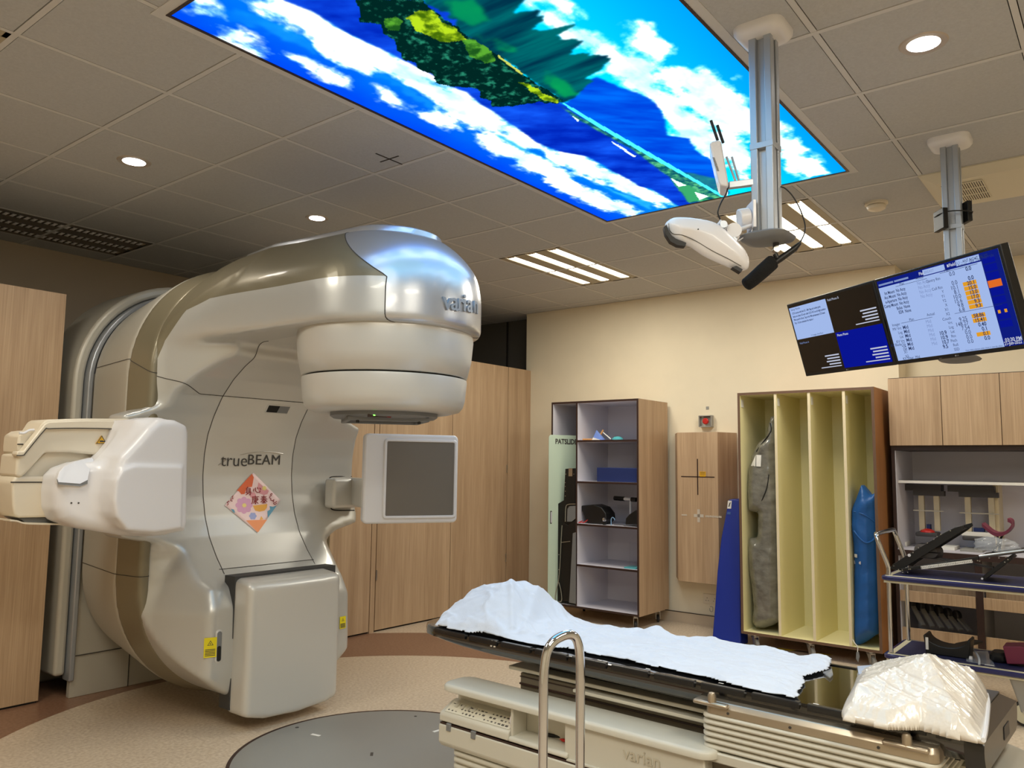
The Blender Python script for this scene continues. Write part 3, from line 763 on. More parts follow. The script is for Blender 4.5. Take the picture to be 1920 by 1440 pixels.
# stand behind the drum: plate, arched rail, outer arch
def arch(xs0, xs1, y0, y1, zb):
    """stadium ring between half widths xs0 < xs1, open at the bottom at height zb"""
    mb = MB(); pts = []
    for k in range(33):
        a = PI*k/32; pts.append((-math.cos(a), math.sin(a)))
    zc = IZ+0.545
    inner = [(IX-xs0, zb)]+[(IX+p[0]*xs0, zc+p[1]*xs0) for p in pts]+[(IX+xs0, zb)]
    outer = [(IX-xs1, zb)]+[(IX+p[0]*xs1, zc+p[1]*xs1) for p in pts]+[(IX+xs1, zb)]
    R = [[(a[0], y0, a[1]), (b[0], y0, b[1]), (b[0], y1, b[1]), (a[0], y1, a[1])] for a, b in zip(inner, outer)]
    return mb.rings(R)
arch(0.595, 0.625, 4.93, 5.02, 0.10).build('stand_rail', M['alu'], linac, bevel=0.006, smooth=True)
arch(0.628, 0.69, 4.975, 5.42, 0.13).build('stand_arch', M['pearl'], linac, bevel=0.02, segs=3, smooth=True)
sp = MB().box(IX-0.61, IX+0.61, 4.95, 4.99, 0.0, 1.9); sp.build('stand_plate', M['pearl'], linac, bevel=0.004)
MB().prism([(IX+0.60*math.cos(PI*k/24), 4.96, 1.845+0.60*math.sin(PI*k/24)) for k in range(25)], (0, 0.4, 0)).build('stand_back', M['greyp'], linac)
MB().box(IX-0.612, IX+0.612, 4.944, 4.952, 0.235, 0.24).box(IX-0.27, IX-0.266, 4.944, 4.952, 0.0, 0.5).build('plinth_joint', M['seam'], linac)
MB().box(IX-0.70, IX+0.70, 5.42, 6.2, 0.0, 2.2).build('stand_cabinet', M['pearl'], linac, bevel=0.02)
MB().box(IX-0.74, IX-0.70, 5.2, 6.0, 0.0, 2.2).build('side_panel', M['pearl'], linac, bevel=0.01)

# collimator
def ring_at(z, r): return (r, z)
MB().lathe((IX, IY, 0), [(0.40, 2.05), (0.445, 2.03), (0.447, 2.0), (0.438, 1.90), (0.418, 1.815), (0.41, 1.812)], 96).build('collimator_collar', M['silver2'], linac, smooth=True, ang=60)
MB().lathe((IX, IY, 0), [(0.40, 1.815), (0.40, 1.80)], 96).build('collar_groove', M['dark'], linac, smooth=True)
MB().lathe((IX, IY, 0), [(0.40, 1.806), (0.416, 1.803), (0.417, 1.79), (0.408, 1.70), (0.398, 1.665), (0.38, 1.645), (0.33, 1.632), (0.29, 1.63), (0.28, 1.645), (0.0, 1.66)], 96).build('collimator_housing', M['silver2'], linac, smooth=True, ang=60)
mt = MB().lathe((IX, IY, 0), [(0.27, 1.64), (0.27, 1.615), (0.255, 1.605), (0.18, 1.60), (0.17, 1.63)], 64).build('mount_ring', M['greyp'], linac, smooth=True, ang=40)
mt = MB().lathe((IX, IY, 0), [(0.17, 1.612), (0.12, 1.618), (0.02, 1.622)], 48).build('beam_window', M['dark'], linac, smooth=True)
ax_ = np.array([math.cos(math.radians(-35)), math.sin(math.radians(-35)), 0]); ay_ = np.array([-ax_[1], ax_[0], 0]); up = np.array([0, 0, 1.0])
am = MB()
for s in (-1, 1): am.obox(np.array([IX, IY, 1.597])+s*0.16*ay_, ax_, ay_, up, 0.20, 0.018, 0.01)
am.obox(np.array([IX, IY, 1.597])+0.19*ax_, ax_, ay_, up, 0.012, 0.17, 0.01).obox(np.array([IX, IY, 1.597])-0.19*ax_, ax_, ay_, up, 0.012, 0.17, 0.01)
am.build('accessory_frame', M['greyp'], linac, bevel=0.003)
for s in (-1, 1):
    c = np.array([IX, IY, 1.575])+s*0.15*ax_-0.17*ay_
    MB().cyl(c, c+[0, 0, 0.02], 0.008, 12).build('frame_pin', M['black'], linac)
c = np.array([IX, IY, 1.612])-0.235*ay_-0.06*ax_
MB().obox(c, ax_, ay_, up, 0.05, 0.012, 0.012).build('interface_block', M['edge'], linac, bevel=0.002)
MB().lathe(c-0.013*ay_-0.02*ax_, [(0.0, 0.0), (0.006, 0.0), (0.006, 0.003), (0, 0.003)], 12, axis=-ay_).build('green_indicator', emat('green_led', (0.2, 1, 0.1, 1), 4.0), linac)
MB().obox(c+0.05*ax_-0.01*ay_, ax_, ay_, up, 0.01, 0.006, 0.012).build('red_tab', mat('red_tab', srgb(120, 20, 20), 0.4), linac)
# lower imager cover between the lobes
def box_sdf(x, y, z):
    # rounded slab, front slightly bowed, back upper edge curled
    zt = interp(y, [3.60, 3.66, 3.78, 3.90], [0.73, 0.755, 0.77, 0.775])
    zb = interp(np.abs(x), [0, 0.2, 0.32], [0.045, 0.055, 0.085])
    d = rint(np.abs(x+0.02)-0.30, 3.62+0.10*(np.abs(x)**2)-y, 0.035)
    d = rint(d, z-zt, 0.03); d = rint(d, zb-z, 0.02); return np.maximum(d, y-3.80)
b = net_bm(box_sdf, (-0.40, 3.54, 0.0), (0.40, 3.84, 0.82), 0.012, 2)
bm_obj(b, 'imager_cover', M['silver2'], linac)
MB().box(IX-0.30, IX+0.27, 3.70, 3.765, 0.09, 0.72).build('imager_back', M['greyp'], linac)
MB().box(IX-0.325, IX+0.34, 3.765, 3.86, 0.10, 0.778).build('imager_slot', mat('slot_grey', srgb(58, 58, 58), 0.6), linac)
# little window above the logo
wn = np.array([0.0, -0.93, -0.36]); wn /= np.linalg.norm(wn)
c = px_c = at_x(520, 768, IX-0.02)
def ray_hit(px_, py_, objs):
    """nearest point of the built cover on the sight line of a photo point"""
    from mathutils.bvhtree import BVHTree
    best = None
    for o in objs:
        if o.name not in _bvh:
            me = o.data; mw = world_of(o.parent)
            _bvh[o.name] = BVHTree.FromPolygons([mw @ v.co for v in me.vertices], [p.vertices[:] for p in me.polygons])
        d = Vector(ray(px_, py_)); h = _bvh[o.name].ray_cast(Vector(CP), d.normalized())
        if h[0] is not None and (best is None or h[3] < best[2]): best = (np.array(h[0]), np.array(h[1]), h[3])
    return best
_bvh = {}
D_ = bpy.data.objects
def frame_on(p, n):
    n = n/np.linalg.norm(n); ux = np.cross([0, 0, 1.0], n); ux /= np.linalg.norm(ux); uy = np.cross(n, ux); return ux, uy
cover_objs = [D_['gantry_cover'], D_['head_cover'], D_['centre_panel'], D_['shoulder_band'], D_['imager_cover']]
hit = ray_hit(521, 767, cover_objs)
if hit:
    p, nn, _ = hit; nn = -nn if nn @ (CP-p) < 0 else nn; ux, uy = frame_on(p, nn)
    wf = MB(); o_ = rrect(p+0.001*nn, ux, uy, 0.165, 0.062, 0.008); i_ = rrect(p+0.004*nn, ux, uy, 0.148, 0.048, 0.004)
    wf.rings([o_, i_], cap=False); wf.build('window_bezel', M['silver2'], linac)
    MB().poly(rrect(p+0.003*nn, ux, uy, 0.15, 0.05, 0.004)).build('window_hole', M['dark'], linac)
    MB().poly([p+0.0045*nn+a*ux+b*uy for a, b in ((0.0, -0.024), (0.074, -0.024), (0.074, 0.024), (0.004, 0.024))]).build('window_reveal', M['greyp'], linac)
# lettering on the machine
M['ink'] = mat('dark_ink', srgb(62, 60, 58), 0.5)
M['embossed'] = mat('embossed_letters', srgb(150, 156, 164), 0.4, metal=0.3)
def letter_on(name, s, size, pxy, m, bold=0.0, align='CENTER', objs=None, off=0.0015, ext=0.0008, up_=None, wrap=True, space=1.0, sx=1.0, ital=0.0):
    hit = ray_hit(pxy[0], pxy[1], objs or cover_objs)
    if not hit: return None
    p, nn, _ = hit; nn = -nn if nn @ (CP-p) < 0 else nn; ux, uy = frame_on(p, nn)
    return text_obj(name, s, size, p+nn*off, ux, uy, m, linac, ext=ext, align=align, bold=bold, space=space, sx=sx)
letter_on('logo_true', 'true', 0.104, (439, 864), M['ink'], -0.0008, off=0.004)
letter_on('logo_beam', 'BEAM', 0.086, (495, 863), M['ink'], 0.0, off=0.004, sx=1.06, space=1.05)
# swoosh of the logo
sw = MB(); pts = []
for x, y in ((409, 872), (418, 866), (428, 858)):
    h = ray_hit(x, y, cover_objs)
    if h: pts.append(h[0]+np.array([0, -0.003, 0]))
if len(pts) > 1: sw.tube(smooth_path(pts, 4), 0.0018, 6)
pts = []
for x, y in ((450, 853), (470, 849), (492, 847), (512, 848), (530, 851)):
    h = ray_hit(x, y, cover_objs)
    if h: pts.append(h[0]+np.array([0, -0.003, 0]))
sw.tube(smooth_path(pts, 4), [0.001+0.0025*min(1, k/14) for k in range(len(smooth_path(pts, 4)))], 6)
sw.build('logo_swoosh', M['steel'], linac)
def wrap_text(name, s, size, c0, c1, z, m, bold=0.0):
    """letters set one by one round the nose"""
    pass
# maker's name curved round the nose: one mesh per letter
for ch, (x, y) in zip('varian', ((837.5, 566), (851, 567.5), (862, 568.5), (869.5, 569), (879, 571), (890.5, 573))):
    letter_on('embossed_letter', ch, 0.122, (x, y), M['embossed'], 0.0018, objs=[D_['head_cover']], off=0.004, ext=0.004)
# warning labels
M['yellow'] = mat('yellow_label', srgb(232, 214, 20), 0.45)
M['amber'] = mat('amber_label', srgb(226, 172, 24), 0.45)
def label_on(name, pxy, w_, h_, objs, kind):
    hit = ray_hit(pxy[0], pxy[1], objs)
    if not hit: return
    p, nn, _ = hit; nn = -nn if nn @ (CP-p) < 0 else nn; ux, uy = frame_on(p, nn); p = p+nn*0.003
    lb = MB().prism([p+a*w_/2*ux+b*h_/2*uy for a, b in ((-1, -1), (1, -1), (1, 1), (-1, 1))], nn*0.001).build(name, M['yellow'], linac)
    lb['label'] = 'yellow warning label'
    q = p+nn*0.0015; mk = MB(); tw = w_*0.36; cy = h_*0.22
    T = [q+uy*(cy+tw*0.62), q+uy*(cy-tw*0.5)-ux*tw*0.68, q+uy*(cy-tw*0.5)+ux*tw*0.68]
    I = [q+uy*(cy+tw*0.40), q+uy*(cy-tw*0.38)-ux*tw*0.48, q+uy*(cy-tw*0.38)+ux*tw*0.48]
    for k in range(3): mk.poly([T[k], T[(k+1) % 3], I[(k+1) % 3], I[k]])
    mk.poly([q+uy*(cy-0.1*tw)+0.16*tw*np.array([1, 0, 0])*math.cos(a)+0.16*tw*uy*math.sin(a) for a in np.linspace(0, 2*PI, 9)[:-1]])
    for k in range(5): mk.poly([q+ux*a*w_*0.40+uy*(-h_*(0.10+0.075*k)+b*0.0018) for a, b in ((-1, -1), (1, -1), (1, 1), (-1, 1))])
    mk.build('label_print', M['ink'], lb)
label_on('warning_label', (394, 1214), 0.062, 0.098, cover_objs, 0)
label_on('warning_label', (642, 1167), 0.045, 0.07, cover_objs, 0)
# handle recess in the left lobe
hit = ray_hit(410, 1212, cover_objs)
if hit:
    p, nn, _ = hit; nn = -nn if nn @ (CP-p) < 0 else nn; ux, uy = frame_on(p, nn)
    MB().rings([rrect(p+0.001*nn, ux, uy, 0.042, 0.17, 0.02), rrect(p+0.005*nn, ux, uy, 0.026, 0.15, 0.012)], cap=False).build('handle_rim', M['silver2'], linac)
    MB().poly(rrect(p+0.0035*nn, ux, uy, 0.028, 0.152, 0.013)).build('handle_recess', M['greyp'], linac)
    MB().poly(rrect(p+0.0045*nn-uy*0.035, ux, uy, 0.022, 0.075, 0.01)).build('handle_slot', M['black'], linac)
# ================================================================ imaging arms of the machine
def loc3(P): return [np.asarray(p, float) for p in P]
def prism_y(pts, y0, y1):
    """outline traced on the vertical plane y = y0, carried back to y1"""
    P = [at_y(a, b, y0) for a, b in pts]; return MB().prism(P, (0, y1-y0, 0))
# --- right: flat imager on its folded arm, turned towards the room
yaw = math.radians(-30); PX = np.array([math.cos(yaw), math.sin(yaw), 0]); PN = np.array([math.sin(yaw), -math.cos(yaw), 0]); UP = np.array([0, 0, 1.0])
pc = np.array([3.512, 3.563, 1.288])
m = MB().prism(rrect(pc-0.0*PN, PX, UP, 0.60, 0.55, 0.03), -0.075*PN)
m.build('imager_housing', M['white'], linac, bevel=0.012, segs=3, smooth=True)
sc_ = pc+PX*0.055+UP*0.0
fr = MB().rings([rrect(sc_+0.001*PN, PX, UP, 0.475, 0.495, 0.022), rrect(sc_+0.010*PN, PX, UP, 0.462, 0.482, 0.02), rrect(sc_+0.010*PN, PX, UP, 0.440, 0.462, 0.012), rrect(sc_+0.003*PN, PX, UP, 0.432, 0.454, 0.006)], cap=False)
fr.build('imager_rim', M['white'], linac, smooth=True, ang=40)
MB().poly(rrect(sc_+0.004*PN, PX, UP, 0.436, 0.458, 0.006)).build('imager_face', mat('imager_grey', srgb(112, 106, 98), 0.5), linac)
# forearm from the ear to the panel
eL = at_y(622, 897, 4.055); eB = at_y(622, 953, 4.055)
zt_, zb_ = eL[2], eB[2]
a0 = np.array([eL[0], 4.055, 0]); m = MB()
m.prism([(eL[0], 4.03, zb_), (eL[0]+0.26, 4.02, zb_), (eL[0]+0.26, 4.02, zt_), (eL[0], 4.03, zt_)], (0, 0.10, 0))
m.build('imager_wrist', M['silver2'], linac, bevel=0.02, segs=3, smooth=True)
q0 = np.array([eL[0]+0.20, 4.06, (zt_+zb_)/2+0.01]); q1 = pc-PX*0.27-0.06*PN; q1[2] = q0[2]
d = (q1-q0)/np.linalg.norm(q1-q0); s = np.cross(d, UP)
MB().obox((q0+q1)/2, d, s, UP, np.linalg.norm(q1-q0)/2+0.03, 0.035, (zt_-zb_)/2-0.006).build('imager_forearm', M['silver2'], linac, bevel=0.012, smooth=True)
# dark outline of the pocket the wrist folds into
po = [(659, 893.5), (626, 893.5), (617.5, 897), (616, 905), (616, 942), (619, 950), (627, 956.5), (664, 957)]
pts = []
for x, y in po:
    h = ray_hit(x, y, [D_['gantry_cover']])
    if h: pts.append(h[0]+0.001*h[1])
if len(pts) > 3: MB().tube(smooth_path(pts, 4), [0.003]*8+[0.004]*(len(smooth_path(pts, 4))-8) if len(smooth_path(pts, 4)) > 8 else 0.004, 6).build('pocket_outline', M['dark'], linac)

# --- left: X-ray source on its folded arm
def loc_xz(pts): return [tuple((at_y(px_, py_, Y)-np.array([IX, 0, 0]))[[0, 2]]) for px_, py_, Y in pts]
src_face = loc_xz([(357, 812, 3.67), (354, 798, 3.67), (332, 787, 3.67), (298, 786, 3.67), (280, 800, 3.67), (256, 828, 3.67), (230, 855, 3.67), (217, 885, 3.67), (210, 925, 3.67), (212, 960, 3.67), (226, 988, 3.67), (255, 1002, 3.67), (300, 1003, 3.67), (349, 997, 3.67), (354, 985, 3.67)])
src_side = loc_xz([(300, 787, 3.74), (264, 786, 3.74), (258, 800, 3.74), (248, 824, 3.75), (232, 845, 3.76), (206, 867, 3.79), (165, 867, 3.81), (130, 877, 3.84), (110, 893, 3.86), (104, 920, 3.87), (105, 955, 3.87), (116, 976, 3.86), (150, 990, 3.82), (200, 999, 3.78), (262, 1003, 3.74), (310, 1000, 3.74)])
def blob(x, y, z):
    X2, Z2 = x[:, :1, :1]+0*z[:1, :1, :], z[:1, :1, :]+0*x[:, :1, :1]
    face = src_face
    d1 = rint(sdf_poly(X2, Z2, face), np.abs(y-3.80)-0.13, 0.035)
    side = src_side
    yf = interp(x, [-1.2, -1.03, -0.80], [3.865, 3.80, 3.71])
    d2 = rint(sdf_poly(X2, Z2, side), np.maximum(yf-y, y-4.08)*0.95, 0.05)
    d = smin(d1, d2, 0.045)
    # lower half of the face stands proud
    low = sdf_poly(X2, Z2, loc_xz([(344, 873, 3.66), (252, 871, 3.66), (228, 880, 3.66), (216, 900, 3.66), (213, 940, 3.66), (218, 970, 3.66), (238, 995, 3.66), (290, 999, 3.66), (341, 991, 3.66)]))
    d3 = rint(low, np.abs(y-3.79)-0.135, 0.012)
    return smin(d, d3, 0.012)
b = net_bm(blob, (-1.26, 3.58, 0.94), (-0.56, 4.12, 1.66), 0.0095, 1)
bm_obj(b, 'source_housing', M['white'], linac, ang=60)
def pr_y(pts, y): return [at_y(a, b, y) for a, b in pts]
# hatch on the housing's side
h4 = [(112, 884), (121, 874), (140, 866), (172, 858), (177, 862), (168, 882), (164, 907), (150, 912), (109, 908), (107, 898)]
_bvh.pop('source_housing', None)
P = []
for a, b_ in h4:
    h = ray_hit(a, b_, [D_['source_housing']]); P.append((h[0] if h else at_y(a, b_, 3.86))+np.array([0, -0.006, 0]))
Py = min(p[1] for p in P)
P = [at_y(a, b_, 0.55*p[1]+0.45*Py) for (a, b_), p in zip(h4, P)]
MB().prism(P, (0, 0.03, 0)).build('hatch', M['white'], linac, bevel=0.003)
MB().prism([P[9]+[0, -.001, 0], P[8]+[0, -.001, 0], P[7]+[0, -.001, 0], P[6]+[0, -.001, 0], P[6]+[0, -.001, .018], P[7]+[0, -.001, .012], P[8]+[0, -.001, .01]], (0, 0.006, 0)).build('hatch_recess', M['greyp'], linac)
for x in (133.5, 147):
    h = ray_hit(x, 943, [D_['source_housing']])
    if h: MB().lathe(h[0]+0.001*np.array([0, -1, 0]), [(0, 0), (0.004, 0), (0.004, 0.002), (0, 0.002)], 10, axis=(0, -1, 0)).build('screw', M['ink'], linac)
# elbow and upper arm, behind the housing
up_out = [(29, 893), (33, 851), (44, 851), (83, 789), (90, 786.5), (160, 784.5), (240, 785), (262, 790), (262, 862), (192, 854), (130, 848), (86, 848), (49, 888), (40, 896)]
prism_y(up_out, 4.02, 4.22).build('upper_arm', M['cream'], linac, bevel=0.012, segs=3, smooth=True)
lip = [(31, 853), (33, 846), (44, 846), (84, 795), (92, 791), (160, 788.5), (250, 790), (250, 805), (200, 804), (140, 803.5), (86, 804.5), (52, 848), (44, 856), (34, 856)]
prism_y(lip, 4.0, 4.06).build('arm_lip', M['cream'], linac, bevel=0.005, smooth=True)
gr = smooth_path([at_y(a, b_, 3.998) for a, b_ in ((31, 854), (44, 853.5), (50, 847), (84, 806), (92, 804), (140, 803), (200, 804), (245, 806))], 4)
MB().tube(gr, 0.0025, 6).build('arm_joint', M['seam'], linac)
prism_y([(22, 904), (29, 893), (49, 893), (130, 893), (210, 893), (215, 968), (104, 970), (34, 971), (27, 966), (24, 950)], 4.03, 4.30).build('elbow_housing', M['cream'], linac, bevel=0.02, segs=4, smooth=True)
prism_y([(28, 886), (40, 893), (88, 845), (130, 846), (200, 852), (215, 895), (28, 900)], 4.07, 4.26).build('elbow_neck', M['cream'], linac, bevel=0.006)
prism_y([(20, 903), (215, 903), (215, 905.5), (20, 905.5)], 4.028, 4.03).build('elbow_joint', M['seam'], linac)
prism_y([(33, 836), (35, 816), (48, 808), (64, 806), (64, 850), (33, 850)], 4.06, 4.24).build('cable_cover', M['cream'], linac, bevel=0.01, smooth=True)
MB().tube(smooth_path([at_y(a, b_, 4.05) for a, b_ in ((36, 812), (45, 812), (55, 807), (64, 806))], 4), 0.006, 8).build('cable', M['white'], linac)
prism_y([(33, 832), (44, 832), (44, 834), (33, 834)], 4.055, 4.06).build('cover_slot', M['dark'], linac)
tp = smooth_path([at_y(a, b_, 4.0) for a, b_ in ((19, 976), (32, 977), (45, 981), (70, 982.5), (125, 983.5))], 5)
MB().rings([[p+np.array([0, 0, 0.004]), p+np.array([0, 0.2, 0.004]), p+np.array([0, 0.2, -0.003]), p+np.array([0, 0, -0.003])] for p in tp]).build('elbow_tray', M['cream'], linac, smooth=True)
prism_y([(35, 971), (130, 971), (130, 982), (50, 981)], 4.06, 4.24).build('tray_gap', M['greyp'], linac)
# triangular hazard sign
pz_ = 4.0
P = pr_y([(191, 816.5), (200, 832), (180, 832)], 4.012); sg = MB().prism(P, (0, 0.008, 0)).build('hazard_sign', M['amber'], linac)
c_ = sum(P)/3; I = [c_+(p-c_)*0.8 for p in P]; P = [p-np.array([0, .001, 0]) for p in P]; I = [p-np.array([0, .001, 0]) for p in I]
mk = MB()
for k in range(3): mk.poly([P[k], P[(k+1) % 3], I[(k+1) % 3], I[k]])
mk.poly(pr_y([(187, 829), (187, 826), (192, 825.5), (197, 827.5), (197, 829)], 4.0105)); mk.build('sign_border', M['ink'], sg)

# --- diamond-shaped festive paper stuck on the centre panel
def on_cover(x, y, off=0.004):
    h = ray_hit(x, y, cover_objs)
    if not h: return at_y(x, y, 4.12)
    n = h[1] if h[1] @ (CP-h[0]) > 0 else -h[1]; return h[0]+n*off
DC = [(474.5, 886.5), (525.5, 938), (482, 999), (421, 948)]     # top, right, bottom, left
def dmap(u, v):
    """u to the right, v down, both 0..1, over the square sheet turned on its corner"""
    T, R_, B_, L_ = [np.array(p, float) for p in DC]
    return T*(1-u)*(1-v)+R_*u*(1-v)+B_*u*v+L_*(1-u)*v
def dpoint(u, v, off=0.004): x, y = dmap(u, v); return on_cover(x, y, off)
paper = MB(); N = 14
g_ = [[dpoint(i/N, j/N, 0.003) for j in range(N+1)] for i in range(N+1)]
pp = [p for r in g_ for p in r]
paper._add(pp, [(i*(N+1)+j, (i+1)*(N+1)+j, (i+1)*(N+1)+j+1, i*(N+1)+j+1) for i in range(N) for j in range(N)])
fp = paper.build('festive_paper', mat('pink_paper', srgb(244, 218, 220), 0.45), None, smooth=True, ang=0)
sd = fp.modifiers.new('thick', 'SOLIDIFY'); sd.thickness = 0.001
tag(fp, 'diamond-shaped flowered paper with red Chinese characters stuck below the logo on the machine', 'poster')
def paint_px(name, pts, col, off, parent=fp):
    P = [on_cover(x, y, off) for x, y in pts]; c = sum(P)/len(P)
    mb = MB(); n = len(P); mb._add(P+[c], [(k, (k+1) % n, n) for k in range(n)])
    return mb.build(name, col, parent)
def zpx(*p): return [(340+x/4.8, 740+y/4.8) for x, y in p]
def flower(cx, cy, r, n, k=0.82): return [(cx+r*math.cos(a)*(k+(1-k)*abs(math.cos(n*a/2))), cy+r*math.sin(a)*(k+(1-k)*abs(math.cos(n*a/2)))) for a in np.linspace(0, 2*PI, 49)[:-1]]
pc_ = {k: mat('paper_'+k, srgb(*v), 0.5) for k, v in dict(orange=(226, 108, 66), pinkd=(226, 160, 170), lilac=(222, 168, 204), gold=(238, 176, 76), lemon=(240, 222, 140), teal=(96, 156, 186), blue=(160, 170, 222), peach=(242, 154, 98), red=(150, 34, 40)).items()}
paint_px('orange_petals', zpx((632, 712), (648, 745), (640, 790), (632, 830), (585, 835), (565, 895), (535, 898), (515, 870), (495, 865), (560, 790)), pc_['orange'], 0.0048)
paint_px('pink_petals', zpx((690, 790), (735, 830), (785, 865), (770, 895), (740, 905), (700, 890), (680, 840)), pc_['pinkd'], 0.0048)
paint_px('small_bloom', zpx(*flower(742, 843, 20, 5)), pc_['lemon'], 0.0056)
paint_px('lilac_flower', zpx(*flower(560, 997, 78, 8)), pc_['lilac'], 0.0048); paint_px('flower_heart', zpx(*flower(562, 998, 20, 6)), pc_['lemon'], 0.0058)
paint_px('gold_fan', zpx((640, 1000), (770, 985), (765, 1020), (745, 1045), (700, 1055), (660, 1045)), pc_['gold'], 0.005)
paint_px('rose_blossom', zpx(*flower(640, 905, 28, 5)), pc_['pinkd'], 0.0048)
paint_px('teal_petals', zpx((855, 1000), (775, 1112), (770, 1050), (795, 1035), (790, 1005), (820, 1010)), pc_['teal'], 0.0048)
paint_px('teal_corner', zpx((440, 1030), (470, 1035), (480, 1065), (462, 1060)), pc_['teal'], 0.0048)
paint_px('blue_flower', zpx(*flower(640, 1095, 34, 6)), pc_['blue'], 0.0048)
paint_px('peach_field', zpx((578, 1134), (768, 1128), (690, 1238), (680, 1240)), pc_['peach'], 0.0048)
paint_px('yellow_bud', zpx((700, 1130), (715, 1095), (735, 1125)), pc_['gold'], 0.005)
# the four characters, brushed as strokes
def strokes(name, ox, oy, sc, st):
    mb = MB()
    for s in st:
        P = [on_cover(340+(ox+x*sc)/4.8, 740+(oy+y*sc)/4.8, 0.0066) for x, y in s]; mb.tube(P, 0.0022, 6)
    mb.build(name, pc_['red'], fp)
strokes('character', 570, 835, 0.6, [[(40, -8), (30, 8)], [(20, 12), (20, 80)], [(20, 12), (75, 12), (75, 118), (60, 112)], [(20, 34), (75, 34)], [(20, 56), (75, 56)], [(5, 80), (95, 80)], [(85, 60), (10, 115)]])
strokes('character', 640, 825, 0.62, [[(12, 35), (5, 75)], [(35, 20), (38, 70), (60, 88), (95, 88), (105, 65)], [(62, 15), (72, 40)], [(98, 22), (112, 50)]])
strokes('character', 628, 915, 0.64, [[(50, -5), (52, 8)], [(8, 10), (100, 8)], [(14, 10), (12, 70), (2, 110)], [(30, 26), (82, 26), (82, 60)], [(22, 44), (96, 44)], [(30, 60), (82, 60)], [(56, 18), (56, 112), (46, 108)], [(52, 70), (24, 100)], [(58, 70), (92, 104)], [(30, 72), (42, 82)]])
strokes('character', 705, 912, 0.64, [[(16, 12), (86, 12)], [(22, 28), (80, 28)], [(6, 46), (98, 46)], [(50, -4), (48, 46), (6, 92)], [(56, 46), (98, 86)], [(52, 58), (52, 110)], [(34, 72), (42, 80)], [(26, 104), (46, 88)], [(70, 70), (60, 82)], [(60, 88), (80, 104)]])
strokes('cloud_scroll', 780, 890, 0.6, [[(60, 10), (40, 0), (25, 15), (45, 30), (20, 45), (10, 70), (35, 75), (30, 100), (60, 110), (80, 90), (70, 130), (100, 140), (120, 120)], [(120, 150), (95, 165), (70, 150)]])
strokes('cloud_scroll', 400, 905, 0.6, [[(100, 10), (85, 30), (100, 50), (70, 60), (60, 85), (90, 90)], [(40, 90), (10, 110), (30, 140), (5, 150)]])
# ================================================================ storage along the cream wall
M['lilac'] = mat('pale_grey_laminate', srgb(206, 204, 214), 0.5)
M['lemon'] = mat('pale_yellow_laminate', srgb(232, 223, 172), 0.5)
M['lemonedge'] = mat('pale_edge', srgb(226, 212, 178), 0.5)
M['navy'] = mat('navy_foam', srgb(22, 42, 100), 0.6)
M['royal'] = mat('royal_blue_vinyl', srgb(10, 40, 140), 0.42, bump=(14, 0.1))
M['bluebag'] = mat('blue_nylon', srgb(18, 84, 152), 0.45, bump=(9, 0.6))
M['greybag'] = mat('grey_vinyl', srgb(112, 110, 102), 0.16, coat=0.7, noise=((10, 10, 16), 0.3), bump=(16, 1.0))
M['paper'] = mat('white_label', srgb(228, 226, 220), 0.6)
M['wheel'] = mat('wheel_rubber', srgb(40, 38, 36), 0.6)
M['wheelg'] = mat('wheel_grey', srgb(150, 148, 142), 0.5)
M['mint'] = mat('mint_polymer', srgb(190, 208, 190), 0.35, coat=0.3)
M['clear'] = mat('clear_plastic', srgb(240, 244, 250), 0.06, trans=1.0, ior=1.15, alpha=0.35)
M['red'] = mat('red_plastic', srgb(190, 36, 30), 0.4)
M['maroon'] = mat('maroon_vinyl', srgb(110, 34, 62), 0.45)
M['brownedge'] = mat('brown_edging', srgb(104, 78, 60), 0.5)

def faced_box(x0, x1, y0, y1, z0, z1, mats, name, parent, pick, bevel=0.0):
    """box whose faces take mats[pick(normal)]"""
    o = MB().box(x0, x1, y0, y1, z0, z1).build(name, mats, parent, bevel=bevel)
    for p in o.data.polygons: p.material_index = pick(p.normal)
    return o
def carcass(t, X0, X1, Y0, Y1, Z0, Z1, th, outer, inner, edge):
    f = lambda side: (lambda n: 2 if n.x < -0.5 else (0 if n.dot(Vector(side)) > 0.5 else 1))
    ms = [outer, inner, edge]
    faced_box(X0, X1, Y0, Y0+th, Z0, Z1, ms, 'side_panel', t, f((0, -1, 0)))
    faced_box(X0, X1, Y1-th, Y1, Z0, Z1, ms, 'side_panel', t, f((0, 1, 0)))
    faced_box(X0, X1, Y0+th, Y1-th, Z1-th, Z1, ms, 'top_panel', t, f((0, 0, 1)))
    faced_box(X0, X1, Y0+th, Y1-th, Z0, Z0+th, ms, 'bottom_panel', t, f((0, 0, -1)))
    faced_box(X1-0.012, X1-0.001, Y0+th, Y1-th, Z0+th, Z1-th, ms, 'back_panel', t, lambda n: 1)
def shelf(t, X0, X1, Y0, Y1, z, th, inner, edge, name='shelf'):
    return faced_box(X0, X1, Y0, Y1, z-th, z, [inner, edge], name, t, lambda n: 1 if n.x < -0.5 else 0)
